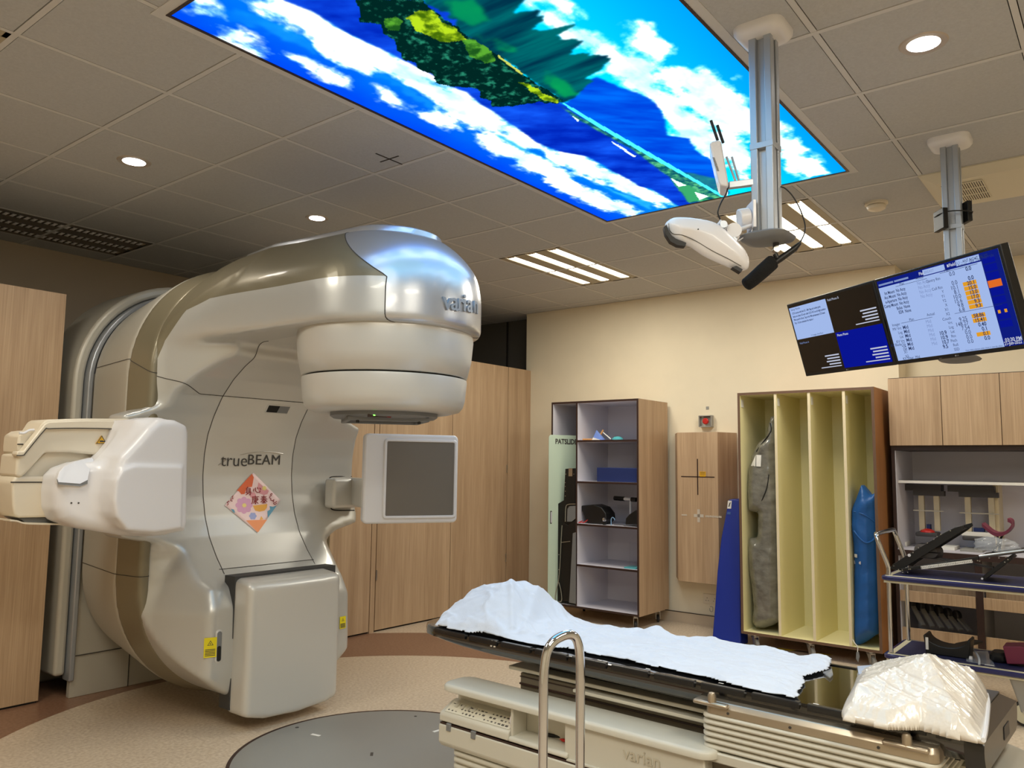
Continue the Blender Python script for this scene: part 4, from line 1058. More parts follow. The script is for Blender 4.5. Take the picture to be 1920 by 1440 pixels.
def caster(t, x, y, z1, r=0.035, wheel='wheel', name='caster', ang=0.6):
    """fork and wheel hanging from height z1 down to the floor"""
    ux = np.array([math.cos(ang), math.sin(ang), 0]); uy = np.array([-ux[1], ux[0], 0]); c = np.array([x, y, 0.0])
    m = MB().box(x-0.03, x+0.03, y-0.028, y+0.028, z1-0.006, z1).cyl((x, y, z1-0.02), (x, y, z1), 0.015, 12)
    hub = c-ux*0.018+np.array([0, 0, r])
    for s in (-1, 1): m.prism([hub+uy*s*0.016+ux*0.010+np.array([0, 0, -0.006]), hub+uy*s*0.016-ux*0.010+np.array([0, 0, -0.006]), c+uy*s*0.016-ux*0.02+np.array([0, 0, z1-0.018]), c+uy*s*0.016+ux*0.022+np.array([0, 0, z1-0.018])], uy*s*0.003)
    m.prism([c+ux*a+uy*b+np.array([0, 0, z1-0.022]) for a, b in ((-.022, -.019), (.024, -.019), (.024, .019), (-.022, .019))], (0, 0, 0.006))
    o = m.build(name, M['steel'], t)
    MB().lathe(hub, [(0.0, -0.012), (r*0.8, -0.012), (r, -0.008), (r, 0.008), (r*0.8, 0.012), (0, 0.012)], 24, axis=uy).build('wheel', M[wheel], o)
def puffy(px, X0, X1, amp, seed, res=0.011, rr=0.03, k=9.0, front=None):
    """stuffed bag: outline traced on the plane X0, thickness to X1, with creases"""
    P = [at_x(a, b, X0) for a, b in px]; poly = [(p[1], p[2]) for p in P]; xc, hx = (X0+X1)/2, (X1-X0)/2
    lo = [X0-0.05, min(p[0] for p in poly)-0.05, min(p[1] for p in poly)-0.05]; hi = [X1+0.05, max(p[0] for p in poly)+0.05, max(p[1] for p in poly)+0.05]
    def f(x, y, z):
        Y2, Z2 = np.broadcast_arrays(y[0], z[0]); d = sdf_poly(Y2, Z2, poly)[None]
        n = fbm((Y2*k+30), (Z2*k*0.7+Y2*3+30), seed, 4)[None]-0.5
        n2 = fbm((Y2*2.5*k+30), (Z2*1.2*k+30), seed+1, 3)[None]-0.5
        w = hx*np.clip(0.55+0.45*np.clip(-d/0.06, 0, 1), 0, 1)
        return rint(d+0.012*n2, np.abs(x-xc)-w-amp*n*1.6-amp*0.5*n2, rr)
    return net_bm(f, lo, hi, res, 1)
def bag_obj(bm, name, m, label, cat):
    o = bm_obj(bm, name, m, None, ang=0); return tag(o, label, cat)

# ------------------------------------------------ shelf cabinet on casters
AX0, AX1, AY0, AY1, AZ0, AZ1 = 6.06, 6.60, 3.39, 4.315, 0.112, 1.968
t = cabA = thing('shelf_cabinet', ((AX0+AX1)/2, (AY0+AY1)/2, 0), 'tall oak-sided shelf cabinet on casters with dark edging and pale grey shelves', 'cabinet')
carcass(t, AX0, AX1, AY0, AY1, AZ0, AZ1, 0.018, M['wood'], M['lilac'], M['edge'])
DY = 4.03
faced_box(AX0+0.002, AX1-0.012, DY-0.008, DY+0.010, AZ0+0.018, AZ1-0.018, [M['lilac'], M['edge']], 'divider', t, lambda n: 1 if n.x < -0.5 else 0)
for k, z in enumerate((1.612, 1.240, 0.860, 0.500)):
    shelf(t, AX0+0.002, AX1-0.012, AY0+0.018, DY-0.008, z, 0.018, M['lilac'], M['edge'])
for y in (AY0+0.07, AY1-0.07):
    for x in (AX0+0.06, AX1-0.08): caster(t, x, y, AZ0, 0.034)
# mint transfer board leaning in the narrow bay
b0, b1 = at_x(1027, 1135, 5.99), np.array([6.42, 4.10, 0])
d = np.array([b1[0]-b0[0], b1[1]-b0[1], 0]); d /= np.linalg.norm(d); nrm = np.array([-d[1], d[0], 0]); nrm = nrm if nrm[0] < 0 else -nrm
zb, zt = at_x(1030, 1136, 5.99)[2], at_x(1034, 815, 5.99)[2]
Lb = 0.43
t = thing('transfer_board', (b0[0], b0[1], 0.13), 'pale mint PATSLIDE transfer board standing in the narrow left bay of the shelf cabinet', 'board')
c = b0+d*Lb/2; c[2] = (max(zb, 0.134)+zt)/2
MB().prism(rrect(c, d, UP, Lb, zt-max(zb, 0.134), 0.03, 6), -nrm*0.008).build('board', M['mint'], t, bevel=0.002)
ptx = on_plane(1041, 828, b0, nrm)
text_obj('lettering', 'PATSLIDE', 0.066, ptx+nrm*0.001, d, UP, M['ink'], t, ext=0.0006, align='LEFT', bold=0.0022, sx=0.86)
hs = on_plane(1033, 970, b0, nrm)
MB().poly(rrect(hs+nrm*0.001, d, UP, 0.02, 0.12, 0.009)).build('hand_slot', M['seam'], t)
MB().poly(rrect(hs+nrm*0.0016+d*0.003, d, UP, 0.01, 0.10, 0.005)).build('slot_shade', M['lilac'], t)
# black positioning boards in front of it
def px_prism(pts, X, th, name, m, parent=None, bevel=0.0, smooth=False):
    P = [at_x(a, b, X) for a, b in pts]; return MB().prism(P, (th, 0, 0)).build(name, m, parent, bevel=bevel, smooth=smooth)
t = thing('positioning_board', (6.10, 4.15, 0.13), 'black carbon positioning board with small bolts, upright in front of the mint board', 'board')
px_prism([(1060, 879), (1078, 878), (1079, 1128), (1040, 1127), (1037, 1090), (1037, 950), (1057, 938)], 6.085, 0.015, 'board', M['black'], t, bevel=0.002)
px_prism([(1066, 878), (1073, 878), (1073, 893), (1066, 893)], 6.080, 0.004, 'latch', M['steel'], t)
for x, y in ((1061, 889), (1076, 889), (1060, 905), (1060, 912), (1060, 921), (1060, 930), (1043, 954), (1043, 959), (1043, 971), (1043, 977), (1048, 1040), (1048, 1068), (1048, 1080)):
    c = at_x(x, y, 6.083); MB().lathe(c, [(0, 0), (0.0045, 0), (0.0045, 0.002), (0, 0.002)], 8, axis=(-1, 0, 0)).build('bolt', M['steel'], t)
t = thing('armrest_frame', (6.07, 4.12, 0.13), 'folded black armrest with a bent metal rod frame, standing right of the black board', 'armrest')
px_prism([(1057, 980), (1065, 985), (1079, 975), (1079, 1000), (1074, 1078), (1068, 1128), (1055, 1128), (1050, 1100), (1053, 1010)], 6.068, 0.012, 'panel', M['black'], t, bevel=0.003)
MB().tube(smooth_path([at_x(x, y, 6.062) for x, y in ((1060, 978), (1061, 952), (1065, 946), (1079, 945))], 5), 0.004, 8).build('upper_rod', M['steel'], t)
px_prism([(1063, 978), (1064, 954), (1068, 949), (1079, 948), (1079, 972), (1072, 978)], 6.066, 0.006, 'pad', M['greyp'], t)
MB().tube(smooth_path([at_x(x, y, 6.06) for x, y in ((1054, 985), (1052, 1020), (1050, 1060), (1047, 1090), (1041, 1118), (1044, 1128), (1053, 1126), (1052, 1108), (1048, 1092))], 4), 0.004, 8).build('lower_rod', M['steel'], t)
MB().tube([at_x(1052, 1017, 6.06), at_x(1069, 1015, 6.06)], 0.003, 8).build('cross_rod', M['steel'], t)
px_prism([(1074, 1000), (1079, 998), (1079, 1132), (1067, 1130)], 6.05, 0.008, 'grey_panel', M['greyp'], t)
# things on the shelves
def shelf_item(name, label, cat, pts, X, th, m, bevel=0.003):
    o = px_prism(pts, X, th, name, m, None, bevel=bevel, smooth=False); return tag(o, label, cat)
M['pine'] = mat('pine', srgb(206, 150, 92), 0.6); M['skyb'] = mat('sky_blue_card', srgb(120, 150, 226), 0.5); M['tealc'] = mat('teal_plastic', srgb(84, 176, 184), 0.3)
zs = 1.6125
def flat_slab(name, label, cat, pxa, pxb, X0, X1, z, h, m):
    ya, yb = at_x(pxa, 826, X0)[1], at_x(pxb, 826, X0)[1]
    return tag(MB().box(X0, X1, min(ya, yb), max(ya, yb), z, z+h).build(name, m, bevel=0.002), label, cat)
flat_slab('wooden_block', 'flat orange wooden block on the top shelf, at the left', 'block', 1092, 1108, 6.10, 6.2, zs, 0.014, M['pine'])
t = thing('paper_cone', at_x(1118, 824, 6.12), 'small blue and white folded paper cone on the top shelf', 'paper')
P = [at_x(x, y, 6.12) for x, y in ((1110, 821), (1127, 824), (1118.5, 806))]; P[0][2] = P[1][2] = zs+0.001
MB()._add([P[0], P[1], P[2], P[0]+[0.08, 0, 0], P[1]+[0.08, 0, 0]], [(0, 1, 2), (0, 3, 4, 1), (3, 4, 2), (0, 2, 3), (1, 4, 2)]).build('cone', M['skyb'], t)
MB()._add([P[0]+[-.002, 0, 0], P[1]+[-.002, 0, 0], P[0]*0.75+P[2]*0.25+[-.002, 0, 0]], [(0, 1, 2)]).build('fold', M['paper'], t)
def stick(name, label, a, b, X, r, m, cat='stick'):
    p, q = at_x(a[0], a[1], X), at_x(b[0], b[1], X+0.02); p[2] = max(p[2], zs+r)
    return tag(MB().tube([p, q], r, 8).build(name, m), label, cat)
stick('wooden_stick', 'brown wooden stick leaning on the top shelf', (1122, 823), (1131, 806), 6.16, 0.008, M['pine'])
stick('white_stick', 'thin white stick leaning right of the wooden stick on the top shelf', (1145, 823), (1131, 811), 6.13, 0.005, M['paper'])
tag(MB().lathe(at_x(1158, 826, 6.18)*[1, 1, 0]+[0, 0, zs], [(0.0, 0.0), (0.05, 0.0), (0.052, 0.012), (0.03, 0.03), (0.0, 0.034)], 20).build('teal_mask', M['tealc'], smooth=True), 'small teal mouldable mask lying at the right of the top shelf', 'mask')
ya, yb = at_x(1119, 903, 6.09)[1], AY0+0.02
tag(MB().box(6.09, 6.40, yb, ya, 1.2405, 1.2405+0.125).build('foam_block', M['navy'], bevel=0.004), 'dark blue rectangular foam block on the second shelf', 'foam block')
# third shelf: black cradles, handle, clips
zs3 = 0.8605
def cradle(name, label, pts, X, th):
    P = [at_x(a, b, X) for a, b in pts]
    for p in P: p[2] = max(p[2], zs3+0.0005)
    return tag(MB().prism(P, (th, 0, 0)).build(name, M['black'], None, bevel=0.008, segs=3, smooth=True), label, 'head support')
cradle('head_cradle', 'black moulded head cradle at the left of the third shelf', [(1090, 948), (1112, 946), (1127, 951), (1136, 963), (1137, 975), (1128, 984), (1101, 984), (1096, 970), (1090, 956)], 6.12, 0.16)
cradle('head_cradle', 'black moulded head cradle at the right of the third shelf, partly hidden by the side', [(1192, 956), (1180, 964), (1173, 972), (1172, 984), (1190, 984), (1194, 984), (1194, 956)], 6.10, 0.16)
t = thing('hand_grip', at_x(1183, 986, 6.3), 'T-shaped hand grip with black foam handles at the back of the third shelf', 'hand grip')
p0 = at_x(1182, 980, 6.30); p0[2] = zs3; p1 = at_x(1182, 937, 6.30)
MB().tube([p0, p1], 0.009, 10).build('post', M['white'], t)
ga, gb = at_x(1152, 934, 6.30), at_x(1193, 937, 6.30); gb[1] = max(gb[1], AY0+0.022)
MB().tube([ga, ga+(gb-ga)*0.45], 0.02, 12).build('foam_handle', M['black'], t); MB().tube([ga+(gb-ga)*0.78, gb], 0.02, 12).build('foam_handle', M['black'], t)
MB().tube([ga+(gb-ga)*0.45, ga+(gb-ga)*0.78], 0.013, 12).build('cross_tube', M['white'], t)
t = thing('metal_knob', at_x(1133, 974, 6.1)*[1, 1, 0]+[0, 0, zs3], 'shiny metal clamp knob beside the left head cradle', 'knob')
MB().lathe(at_x(1133, 974, 6.09), [(0, 0), (0.016, 0), (0.018, 0.008), (0.01, 0.02), (0, 0.02)], 16, axis=(-0.8, -0.6, 0)).build('knob', M['chrome'], t, smooth=True)
MB().box(6.09, 6.12, at_x(1133, 974, 6.1)[1]-0.01, at_x(1133, 974, 6.1)[1]+0.01, zs3, zs3+0.04).build('base', M['black'], t)
for k, (x, rz) in enumerate(((1079, 0.2), (1093, -0.5))):
    p = at_x(x, 981, 6.075); p[2] = zs3+0.006; p[1] = min(p[1], DY-0.03) if k else DY-0.012
    m = MB()
    for s in (-0.35, 0.35): m.tube([p, p+np.array([0.01, -0.045*math.cos(s+rz), 0.012+0.01*k+0.02*math.sin(s)])], 0.004, 6)
    tag(m.build('red_clip', M['red']), 'red clip on the third shelf edge, %s' % ('against the divider' if k == 0 else 'right of the first clip'), 'clip')
t = thing('bent_tube', at_x(1147, 983, 6.1)*[1, 1, 0]+[0, 0, zs3], 'small bent clear tube standing in the middle of the third shelf', 'tube')
q = at_x(1146, 982, 6.11); q[2] = zs3
MB().tube(smooth_path([q, q+[0, 0.0, 0.05], q+[0, -0.012, 0.068], q+[0, -0.03, 0.06], q+[0, -0.036, 0.045]], 4), 0.004, 8).build('tube', mat('pale_blue_tube', srgb(130, 170, 206), 0.2), t)
MB().tube(smooth_path([q+[0, -0.03, 0.006], q+[0.02, -0.10, 0.005], q+[-0.01, -0.15, 0.005], q+[0.03, -0.2, 0.005]], 5), 0.003, 6).build('cord', M['black'], t)
# fourth shelf
t = thing('teal_stand', at_x(1180, 1062, 6.1)*[1, 1, 0]+[0, 0, 0.5005], 'clear upright plate on a pale teal base at the right of the fourth shelf', 'stand')
ya, yb = at_x(1170, 1062, 6.10)[1], at_x(1192, 1064, 6.10)[1]
MB().box(6.10, 6.24, yb, ya, 0.5005, 0.512).build('base', M['tealc'], t, bevel=0.002)
MB().box(6.20, 6.204, yb, ya, 0.512, 0.72).build('clear_plate', M['clear'], t)

# ------------------------------------------------ laser box, buttons and sockets on the wall
t = thing('laser_box', (6.55, 3.03, 0.395), 'wall-mounted oak laser cover with chamfered sides and a black cross', 'wall box')
plan = [(WX-0.001, 3.335), (6.42, 3.205), (6.42, 2.828), (WX-0.001, 2.745)]
MB().prism([(x, y, 0.396) for x, y in plan], (0, 0, 1.286)).build('cover', M['wood'], t, bevel=0.001)
c = at_x(1308, 894, 6.4185); MB().box(6.4175, 6.42, c[1]-0.155, c[1]+0.155, c[2]-0.004, c[2]+0.004).box(6.4175, 6.42, c[1]-0.0045, c[1]+0.0045, c[2]-0.155, c[2]+0.155).build('cross_slot', M['edge'], t)
a, b = at_x(1311.5, 884, 6.4165), at_x(1323, 893.5, 6.4165)
lb = MB().box(6.4165, 6.4195, min(a[1], b[1]), max(a[1], b[1]), min(a[2], b[2]), max(a[2], b[2])).build('yellow_label', M['amber'], t)
lt = MB()
for k in range(3): lt.box(6.416, 6.4166, min(a[1], b[1])+0.006, max(a[1], b[1])-0.006, b[2]+0.012+k*0.011, b[2]+0.016+k*0.011)
lt.build('label_lines', M['ink'], lb)
tape = mat('frosted_tape', srgb(226, 216, 200), 0.25, alpha=0.75)
c = at_x(1310, 967, 6.4185)
MB().box(6.4175, 6.42, c[1]-0.012, c[1]+0.012, c[2]-0.055, c[2]+0.055).box(6.4175, 6.42, c[1]-0.045, c[1]+0.045, c[2]-0.013, c[2]+0.013).box(6.4175, 6.42, c[1]+0.11, c[1]+0.16, c[2]-0.006, c[2]+0.006).build('tape_cross', tape, t)
mm = MB()
for k in range(11): mm.box(6.4178, 6.42, c[1]-0.062-0.0135*k-0.010, c[1]-0.062-0.0135*k, c[2]-0.008-0.001*(k % 3), c[2]+0.007+0.0015*(k % 2))
mm.build('tape_strip', tape, t)
t = thing('emergency_stop', (WX, 3.02, 1.79), 'red emergency stop button in a clear guard above the oak laser cover', 'button')
c = at_x(1325, 790, 6.62)
MB().box(6.625, WX-0.001, c[1]-0.06, c[1]+0.06, c[2]-0.055, c[2]+0.055).build('back_plate', M['beige'], t, bevel=0.004)
gm = MB()
for s in (-1, 1): gm.box(6.585, 6.625, c[1]+s*0.058-0.004, c[1]+s*0.058+0.004, c[2]-0.05, c[2]+0.05).box(6.585, 6.625, c[1]-0.058, c[1]+0.058, c[2]+s*0.048-0.004, c[2]+s*0.048+0.004)
gm.build('guard', M['wheelg'], t)
MB().lathe((6.625, c[1], c[2]), [(0.016, 0), (0.016, 0.018), (0.028, 0.022), (0.028, 0.032), (0.022, 0.037), (0, 0.038)], 24, axis=(-1, 0, 0)).build('button', M['red'], t, smooth=True)
MB().box(6.62, 6.626, c[1]-0.03, c[1]+0.03, c[2]+0.036, c[2]+0.044).build('print', M['ink'], t)
c = at_x(1326.5, 765, WX)
tag(MB().rings([[(WX-0.0005, *p) for p in ((c[1]-0.014, c[2]-0.014), (c[1]+0.014, c[2]-0.014), (c[1]+0.014, c[2]+0.014), (c[1]-0.014, c[2]+0.014))], [(WX-0.004, *p) for p in ((c[1]-0.012, c[2]-0.012), (c[1]+0.012, c[2]-0.012), (c[1]+0.012, c[2]+0.012), (c[1]-0.012, c[2]+0.012))]]).build('wall_tab', M['wheelg']), 'tiny square tab on the cream wall above the emergency button', 'tab')
c = at_x(1334, 1142, WX)
tag(MB().tube(closed_path([c+[-0.003, 0.012, 0.018], c+[-0.003, -0.012, 0.018], c+[-0.003, -0.012, -0.018], c+[-0.003, 0.012, -0.018]], 3), 0.002, 6).build('wall_tab', M['wheelg']), 'tiny rounded tab on the cream wall below the power socket', 'tab')
t = thing('power_socket', (WX, 3.0, 0.24), 'double wall socket low on the cream wall beside the blue pad', 'socket')
a = at_x(1319, 1112, WX); b = at_x(1341, 1134, WX)
MB().box(WX-0.008, WX-0.0005, a[1]-0.146, a[1], a[2]-0.086, a[2]).build('plate', M['cream'], t, bevel=0.003)
for oy in (0.038, 0.108):
    s = MB()
    for dy, dz, w_, h_ in ((0, 0.010, 0.004, 0.009), (-0.011, -0.012, 0.008, 0.004), (0.011, -0.012, 0.008, 0.004)): s.box(WX-0.0088, WX-0.0078, a[1]-oy+dy-w_/2, a[1]-oy+dy+w_/2, a[2]-0.046+dz-h_/2, a[2]-0.046+dz+h_/2)
    s.build('pin_holes', M['ink'], t)

# blue pad leaning by the wall
bl, br = at_z(1335, 1203, 0.0), at_z(1384, 1213, 0.0)
X_b, X_t, z_t = 6.07, 6.40, None
n_ = None
nb = np.array([-(1.12), 0, -0.33]); nb = np.array([1.12, 0, 0.0])-np.array([0, 0, 0])
pn = np.array([-1.13, 0.0, 0.31]); pn /= np.linalg.norm(pn)
po_ = np.array([X_b, 2.6, 0.0])
outl = [(1366, 937), (1374, 935.5), (1386, 937), (1389, 1213), (1335, 1203), (1341, 1128), (1345, 1070), (1352, 1010)]
P = [on_plane(x, y, po_, pn) for x, y in outl]
for p in P: p[1] = max(p[1], 2.502); p[2] = max(p[2], 0.001)
t = thing('blue_pad', (6.1, 2.62, 0), 'tall royal blue vinyl pad leaning by the wall left of the yellow-lined cabinet', 'pad')
MB().prism(P, (0.15, 0, 0.0)).build('pad', M['royal'], t, bevel=0.008, segs=3, smooth=True)
c = on_plane(1367, 946, po_, pn)+pn*0.003; u2 = np.cross(pn, [0, 1.0, 0]); u2 = u2 if u2[2] > 0 else -u2
MB().poly([c+a*np.array([0, -1, 0])+b*u2 for a, b in ((-0.012, -0.035), (0.022, -0.035), (0.022, 0.032), (-0.012, 0.032))]).build('sewn_label', M['paper'], t)
MB().poly([c+pn*0.001+a*np.array([0, -1, 0])+b*u2 for a, b in ((-0.004, -0.02), (0.006, -0.02), (0.015, 0.02), (0.004, 0.014))]).build('label_print', M['ink'], t)
MB().poly([c+a*np.array([0, -1, 0])+b*u2 for a, b in ((-0.008, -0.085), (0.022, -0.085), (0.022, -0.062), (-0.008, -0.062))]).build('faded_print', mat('pale_print', srgb(50, 84, 150), 0.6), t)

# hazard tape on the floor
t = thing('hazard_tape', (6.07, 2.9, 0), 'yellow and black striped tape on the floor in front of the shelf cabinet', 'floor tape')
ya, yb = 3.45, 1.9; n = 12
yl, bk = MB(), MB()
for k in range(n):
    y0 = ya+(yb-ya)*k/n; y1 = ya+(yb-ya)*(k+1)/n; X = lambda y: 6.03+(3.45-y)*0.14
    q = [(X(y0)-0.025+0.02*0, y0-0.0, 0.0008), (X(y1)-0.025, y1, 0.0008), (X(y1)+0.025, y1-0.03, 0.0008), (X(y0)+0.025, y0-0.03, 0.0008)]
    (bk if k % 2 == 0 else yl).poly(q)
tag(yl.build('yellow_stripes', M['yellow'], t), kind='stuff'); tag(bk.build('black_stripes', M['ink'], t), kind='stuff')

# ------------------------------------------------ yellow-lined cabinet on casters
BX0, BX1, BY0, BY1, BZ0, BZ1 = 6.05, 6.60, 1.472, 2.492, 0.105, 1.972
t = thing('pigeonhole_cabinet', ((BX0+BX1)/2, (BY0+BY1)/2, 0), 'tall brown cabinet on casters with four upright pale yellow bays', 'cabinet')
carcass(t, BX0, BX1, BY0, BY1, BZ0, BZ1, 0.02, M['woodd'], M['lemon'], M['brownedge'])
for y in (2.19, 1.935, 1.683):
    faced_box(BX0+0.004, BX1-0.012, y-0.010, y+0.010, BZ0+0.02, BZ1-0.02, [M['lemon'], M['lemonedge']], 'divider', t, lambda n: 1 if n.x < -0.5 else 0)
for y in (BY0+0.09, (BY0+BY1)/2, BY1-0.09):
    for x in (BX0+0.05, BX1-0.08): caster(t, x, y, BZ0, 0.034, 'wheelg', ang=0.9)
for k, (y, s) in enumerate(((2.47, '9'), (2.178, '10'), (1.923, '11'), (1.671, '12'))):
    p = MB().box(BX0+0.02, BX0+0.07, y-0.0012, y-0.0002, 1.86, 1.92).build('number_tag', M['paper'], t)
# grey bag in the left bay
def zc(x0, y0, s, *p): return [(x0+x/s, y0+y/s) for x, y in p]
g1 = zc(1360, 760, 6, (470, 120), (540, 105), (552, 120)) + zc(1360, 960, 5.143, (500, 60), (500, 1065), (420, 1110), (330, 1145), (270, 1130), (232, 1080), (232, 1000), (240, 940), (225, 760), (195, 560), (185, 380), (200, 250), (268, 252)) + zc(1360, 760, 6, (325, 1440), (332, 1215), (222, 1195), (218, 1000), (222, 700), (262, 560), (330, 420), (430, 345), (440, 250))
g1 = [(x, min(y, 1181)) for x, y in g1]
bm = puffy(g1, 6.10, 6.32, 0.018, 21)
for v in bm.verts: v.co.z = max(v.co.z, 0.128); v.co.y = min(max(v.co.y, 2.203), 2.468)
gb_ = bag_obj(bm, 'grey_bag', M['greybag'], 'long shiny dark grey vinyl bag with white tapes standing in the left yellow bay', 'bag')
def bag_patch(px, X, name, m, parent):
    P = [at_x(a, b, X) for a, b in px]; MB().prism(P, (0.003, 0, 0)).build(name, m, parent)
gb_name = bpy.data.objects['grey_bag']
_bvh.clear()
def stick_on(px, objs, off, name, m, parent, n=1):
    P = []
    for a, b in px:
        h = ray_hit(a, b, objs)
        if h is None: continue
        nn = h[1] if h[1] @ (CP-h[0]) > 0 else -h[1]; P.append(h[0]+np.array([-off, 0, 0]))
    if len(P) < 3: return
    c = sum(P)/len(P); MB()._add(P+[c+np.array([-off*0.4, 0, 0])], [(k, (k+1) % len(P), len(P)) for k in range(len(P))]).build(name, m, parent)
stick_on(zc(1360, 760, 6, (292, 552), (345, 556), (342, 686), (290, 682)), [gb_], 0.006, 'taped_label', M['paper'], gb_)
stick_on(zc(1360, 760, 6, (352, 557), (408, 560), (402, 690), (350, 687)), [gb_], 0.006, 'taped_label', M['paper'], gb_)
tp_ = mat('translucent_tape', srgb(190, 186, 172), 0.3)
stick_on(zc(1360, 760, 6, (222, 1122), (322, 1132), (320, 1172), (222, 1165)), [gb_], 0.005, 'tape_piece', tp_, gb_)
stick_on(zc(1360, 760, 6, (290, 1065), (324, 1062), (320, 1200), (288, 1198)), [gb_], 0.006, 'tape_piece', tp_, gb_)
stick_on(zc(1360, 760, 6, (340, 1290), (390, 1292), (388, 1352), (342, 1348)), [gb_], 0.006, 'tape_piece', tp_, gb_)
def strap_on(px, objs, r, name, m, parent):
    P = []
    for a, b in px:
        h = ray_hit(a, b, objs)
        if h is not None: P.append(h[0]+np.array([-r*0.6, 0, 0]))
    if len(P) > 1: MB().tube(smooth_path(P, 3), r, 6).build(name, m, parent)
strap_on(zc(1360, 760, 6, (488, 130), (505, 200), (515, 290), (430, 410), (350, 520)), [gb_], 0.005, 'cord', M['black'], gb_)
strap_on(zc(1360, 760, 6, (490, 780), (470, 920), (420, 1050), (360, 1200)), [gb_], 0.004, 'cord', M['black'], gb_)
# blue bag in the right bay
b1_ = zc(1540, 880, 3.79, (265, 108), (300, 145), (335, 188), (372, 160), (378, 165), (384, 700), (392, 1110), (388, 1180), (330, 1215), (280, 1245), (250, 1270), (205, 1258), (188, 1190), (196, 1000), (215, 700), (205, 520), (180, 400), (192, 290), (232, 200))
bm = puffy(b1_, 6.085, 6.30, 0.014, 33)
for v in bm.verts: v.co.z = max(v.co.z, 0.128); v.co.y = min(max(v.co.y, 1.496), 1.668)
bb_ = bag_obj(bm, 'blue_bag', M['bluebag'], 'long folded blue nylon bag with pointed top standing in the right yellow bay', 'bag')
_bvh.clear()
stick_on(zc(1540, 880, 3.79, (224, 1040), (264, 1052), (258, 1142), (218, 1130)), [bb_], 0.006, 'printed_label', M['paper'], bb_)
stick_on(zc(1540, 880, 3.79, (236, 600), (256, 604), (256, 628), (238, 624)), [bb_], 0.006, 'small_label', M['paper'], bb_)
stick_on(zc(1540, 880, 3.79, (234, 648), (282, 654), (282, 676), (236, 670)), [bb_], 0.006, 'small_label', M['lilac'], bb_)
strap_on(zc(1540, 880, 3.79, (180, 400), (232, 435), (275, 490), (320, 522), (365, 505), (382, 480)), [bb_], 0.006, 'fold_edge', M['bluebag'], bb_)
strap_on(zc(1540, 880, 3.79, (232, 300), (300, 320), (380, 375)), [bb_], 0.005, 'fold_edge', M['bluebag'], bb_)
tp2 = [at_x(1540+x/3.79, 880+y/3.79, 6.045) for x, y in ((222, 1208), (238, 1235), (258, 1262), (258, 1298))]
MB().tube(smooth_path(tp2, 4), 0.0035, 6).build('tag_string', M['paper'], bb_)
MB().prism([at_x(1540+x/3.79, 880+y/3.79, 6.043) for x, y in ((248, 1300), (266, 1298), (272, 1330), (262, 1372), (246, 1345))], (0.004, 0, 0)).build('hang_tag', M['greyp'], bb_)

# ------------------------------------------------ built-in wall cupboards
UX0, UX1, UY1, UY0 = 6.27, 6.875, 1.428, -1.42
t = thing('wall_cupboard', (6.55, 0.2, 1.55), 'row of oak-fronted wall cupboards hung in the recess at the right', 'cupboard')
MB().box(UX0+0.02, UX1, UY0, UY1, 1.552, 2.045).build('carcass', M['wood'], t)
yy = UY1
for k in range(8):
    y1 = 1.428-0.0 if k == 0 else 1.0805-(k-1)*0.360; y0 = 1.0845 if k == 0 else 1.0805-k*0.360+0.004
    MB().box(UX0, UX0+0.019, y0, y1, 1.555, 2.045).build('door', M['wood'], t, bevel=0.0015)
    if y0 < -1.3: break
MB().box(UX0+0.01, UX0+0.025, UY0, UY1, 1.552, 2.05).build('shadow_gap', M['edge'], t)
# open shelving below it
t = thing('open_shelving', (6.6, 0.2, 0), 'built-in open shelving with dark frame and grey interior under the wall cupboards', 'shelving')
SX0 = 6.30
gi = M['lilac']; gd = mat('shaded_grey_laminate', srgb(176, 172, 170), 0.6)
MB().box(SX0, UX1, UY1-0.022, UY1, 0.0, 1.552).build('side_panel', M['edge'], t)
MB().box(SX0+0.01, UX1, UY1-0.028, UY1-0.022, 0.12, 1.52).build('side_lining', gi, t)
MB().box(SX0, UX1, UY0, UY1-0.022, 1.522, 1.552).build('head_rail', M['edge'], t)
MB().box(6.84, UX1, UY0, UY1-0.022, 0.0, 1.522).build('back_panel', gi, t)
MB().box(SX0+0.07, 6.84, UY0, UY1-0.022, 1.286, 1.300).build('upper_shelf', gi, t)
MB().box(SX0+0.055, SX0+0.07, UY0, UY1-0.022, 1.284, 1.303).build('shelf_edge', M['paper'], t)
MB().box(SX0, 6.84, UY0, UY1-0.022, 0.79, 0.815).build('middle_shelf', M['lilac'], t)
MB().box(SX0-0.002, SX0+0.012, UY0, UY1-0.022, 0.765, 0.808).build('middle_edge', M['edge'], t)
for y in (0.905, 0.38, -0.15):
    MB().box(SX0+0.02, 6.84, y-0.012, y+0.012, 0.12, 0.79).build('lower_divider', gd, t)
    MB().box(SX0+0.004, SX0+0.02, y-0.022, y+0.022, 0.12, 0.79).build('divider_edge', M['edge'], t)
    MB().box(6.62, 6.84, y-0.10, y-0.07, 0.815, 1.286).build('upper_divider', M['lemonedge'], t)
edges_y = [1.402, 0.905, 0.38, -0.15, -1.40]
for k in range(4):
    y1, y0 = edges_y[k]-0.024*(k > 0), edges_y[k+1]+0.024
    d_ = MB().box(SX0-0.002, SX0+0.016, y0, y1, 0.445, 0.522); d_.build('drawer_front', M['wood'], t, bevel=0.001)
    MB().box(SX0+0.12, SX0+0.135, y0, y1, 0.50, 0.60).build('inner_front', M['wood'], t)
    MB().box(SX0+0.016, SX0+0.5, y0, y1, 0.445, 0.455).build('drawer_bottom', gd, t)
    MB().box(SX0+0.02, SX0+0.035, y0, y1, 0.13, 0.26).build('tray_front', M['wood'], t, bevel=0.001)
    MB().box(SX0+0.035, 6.84, y0, y1, 0.12, 0.135).build('tray_bottom', gd, t)
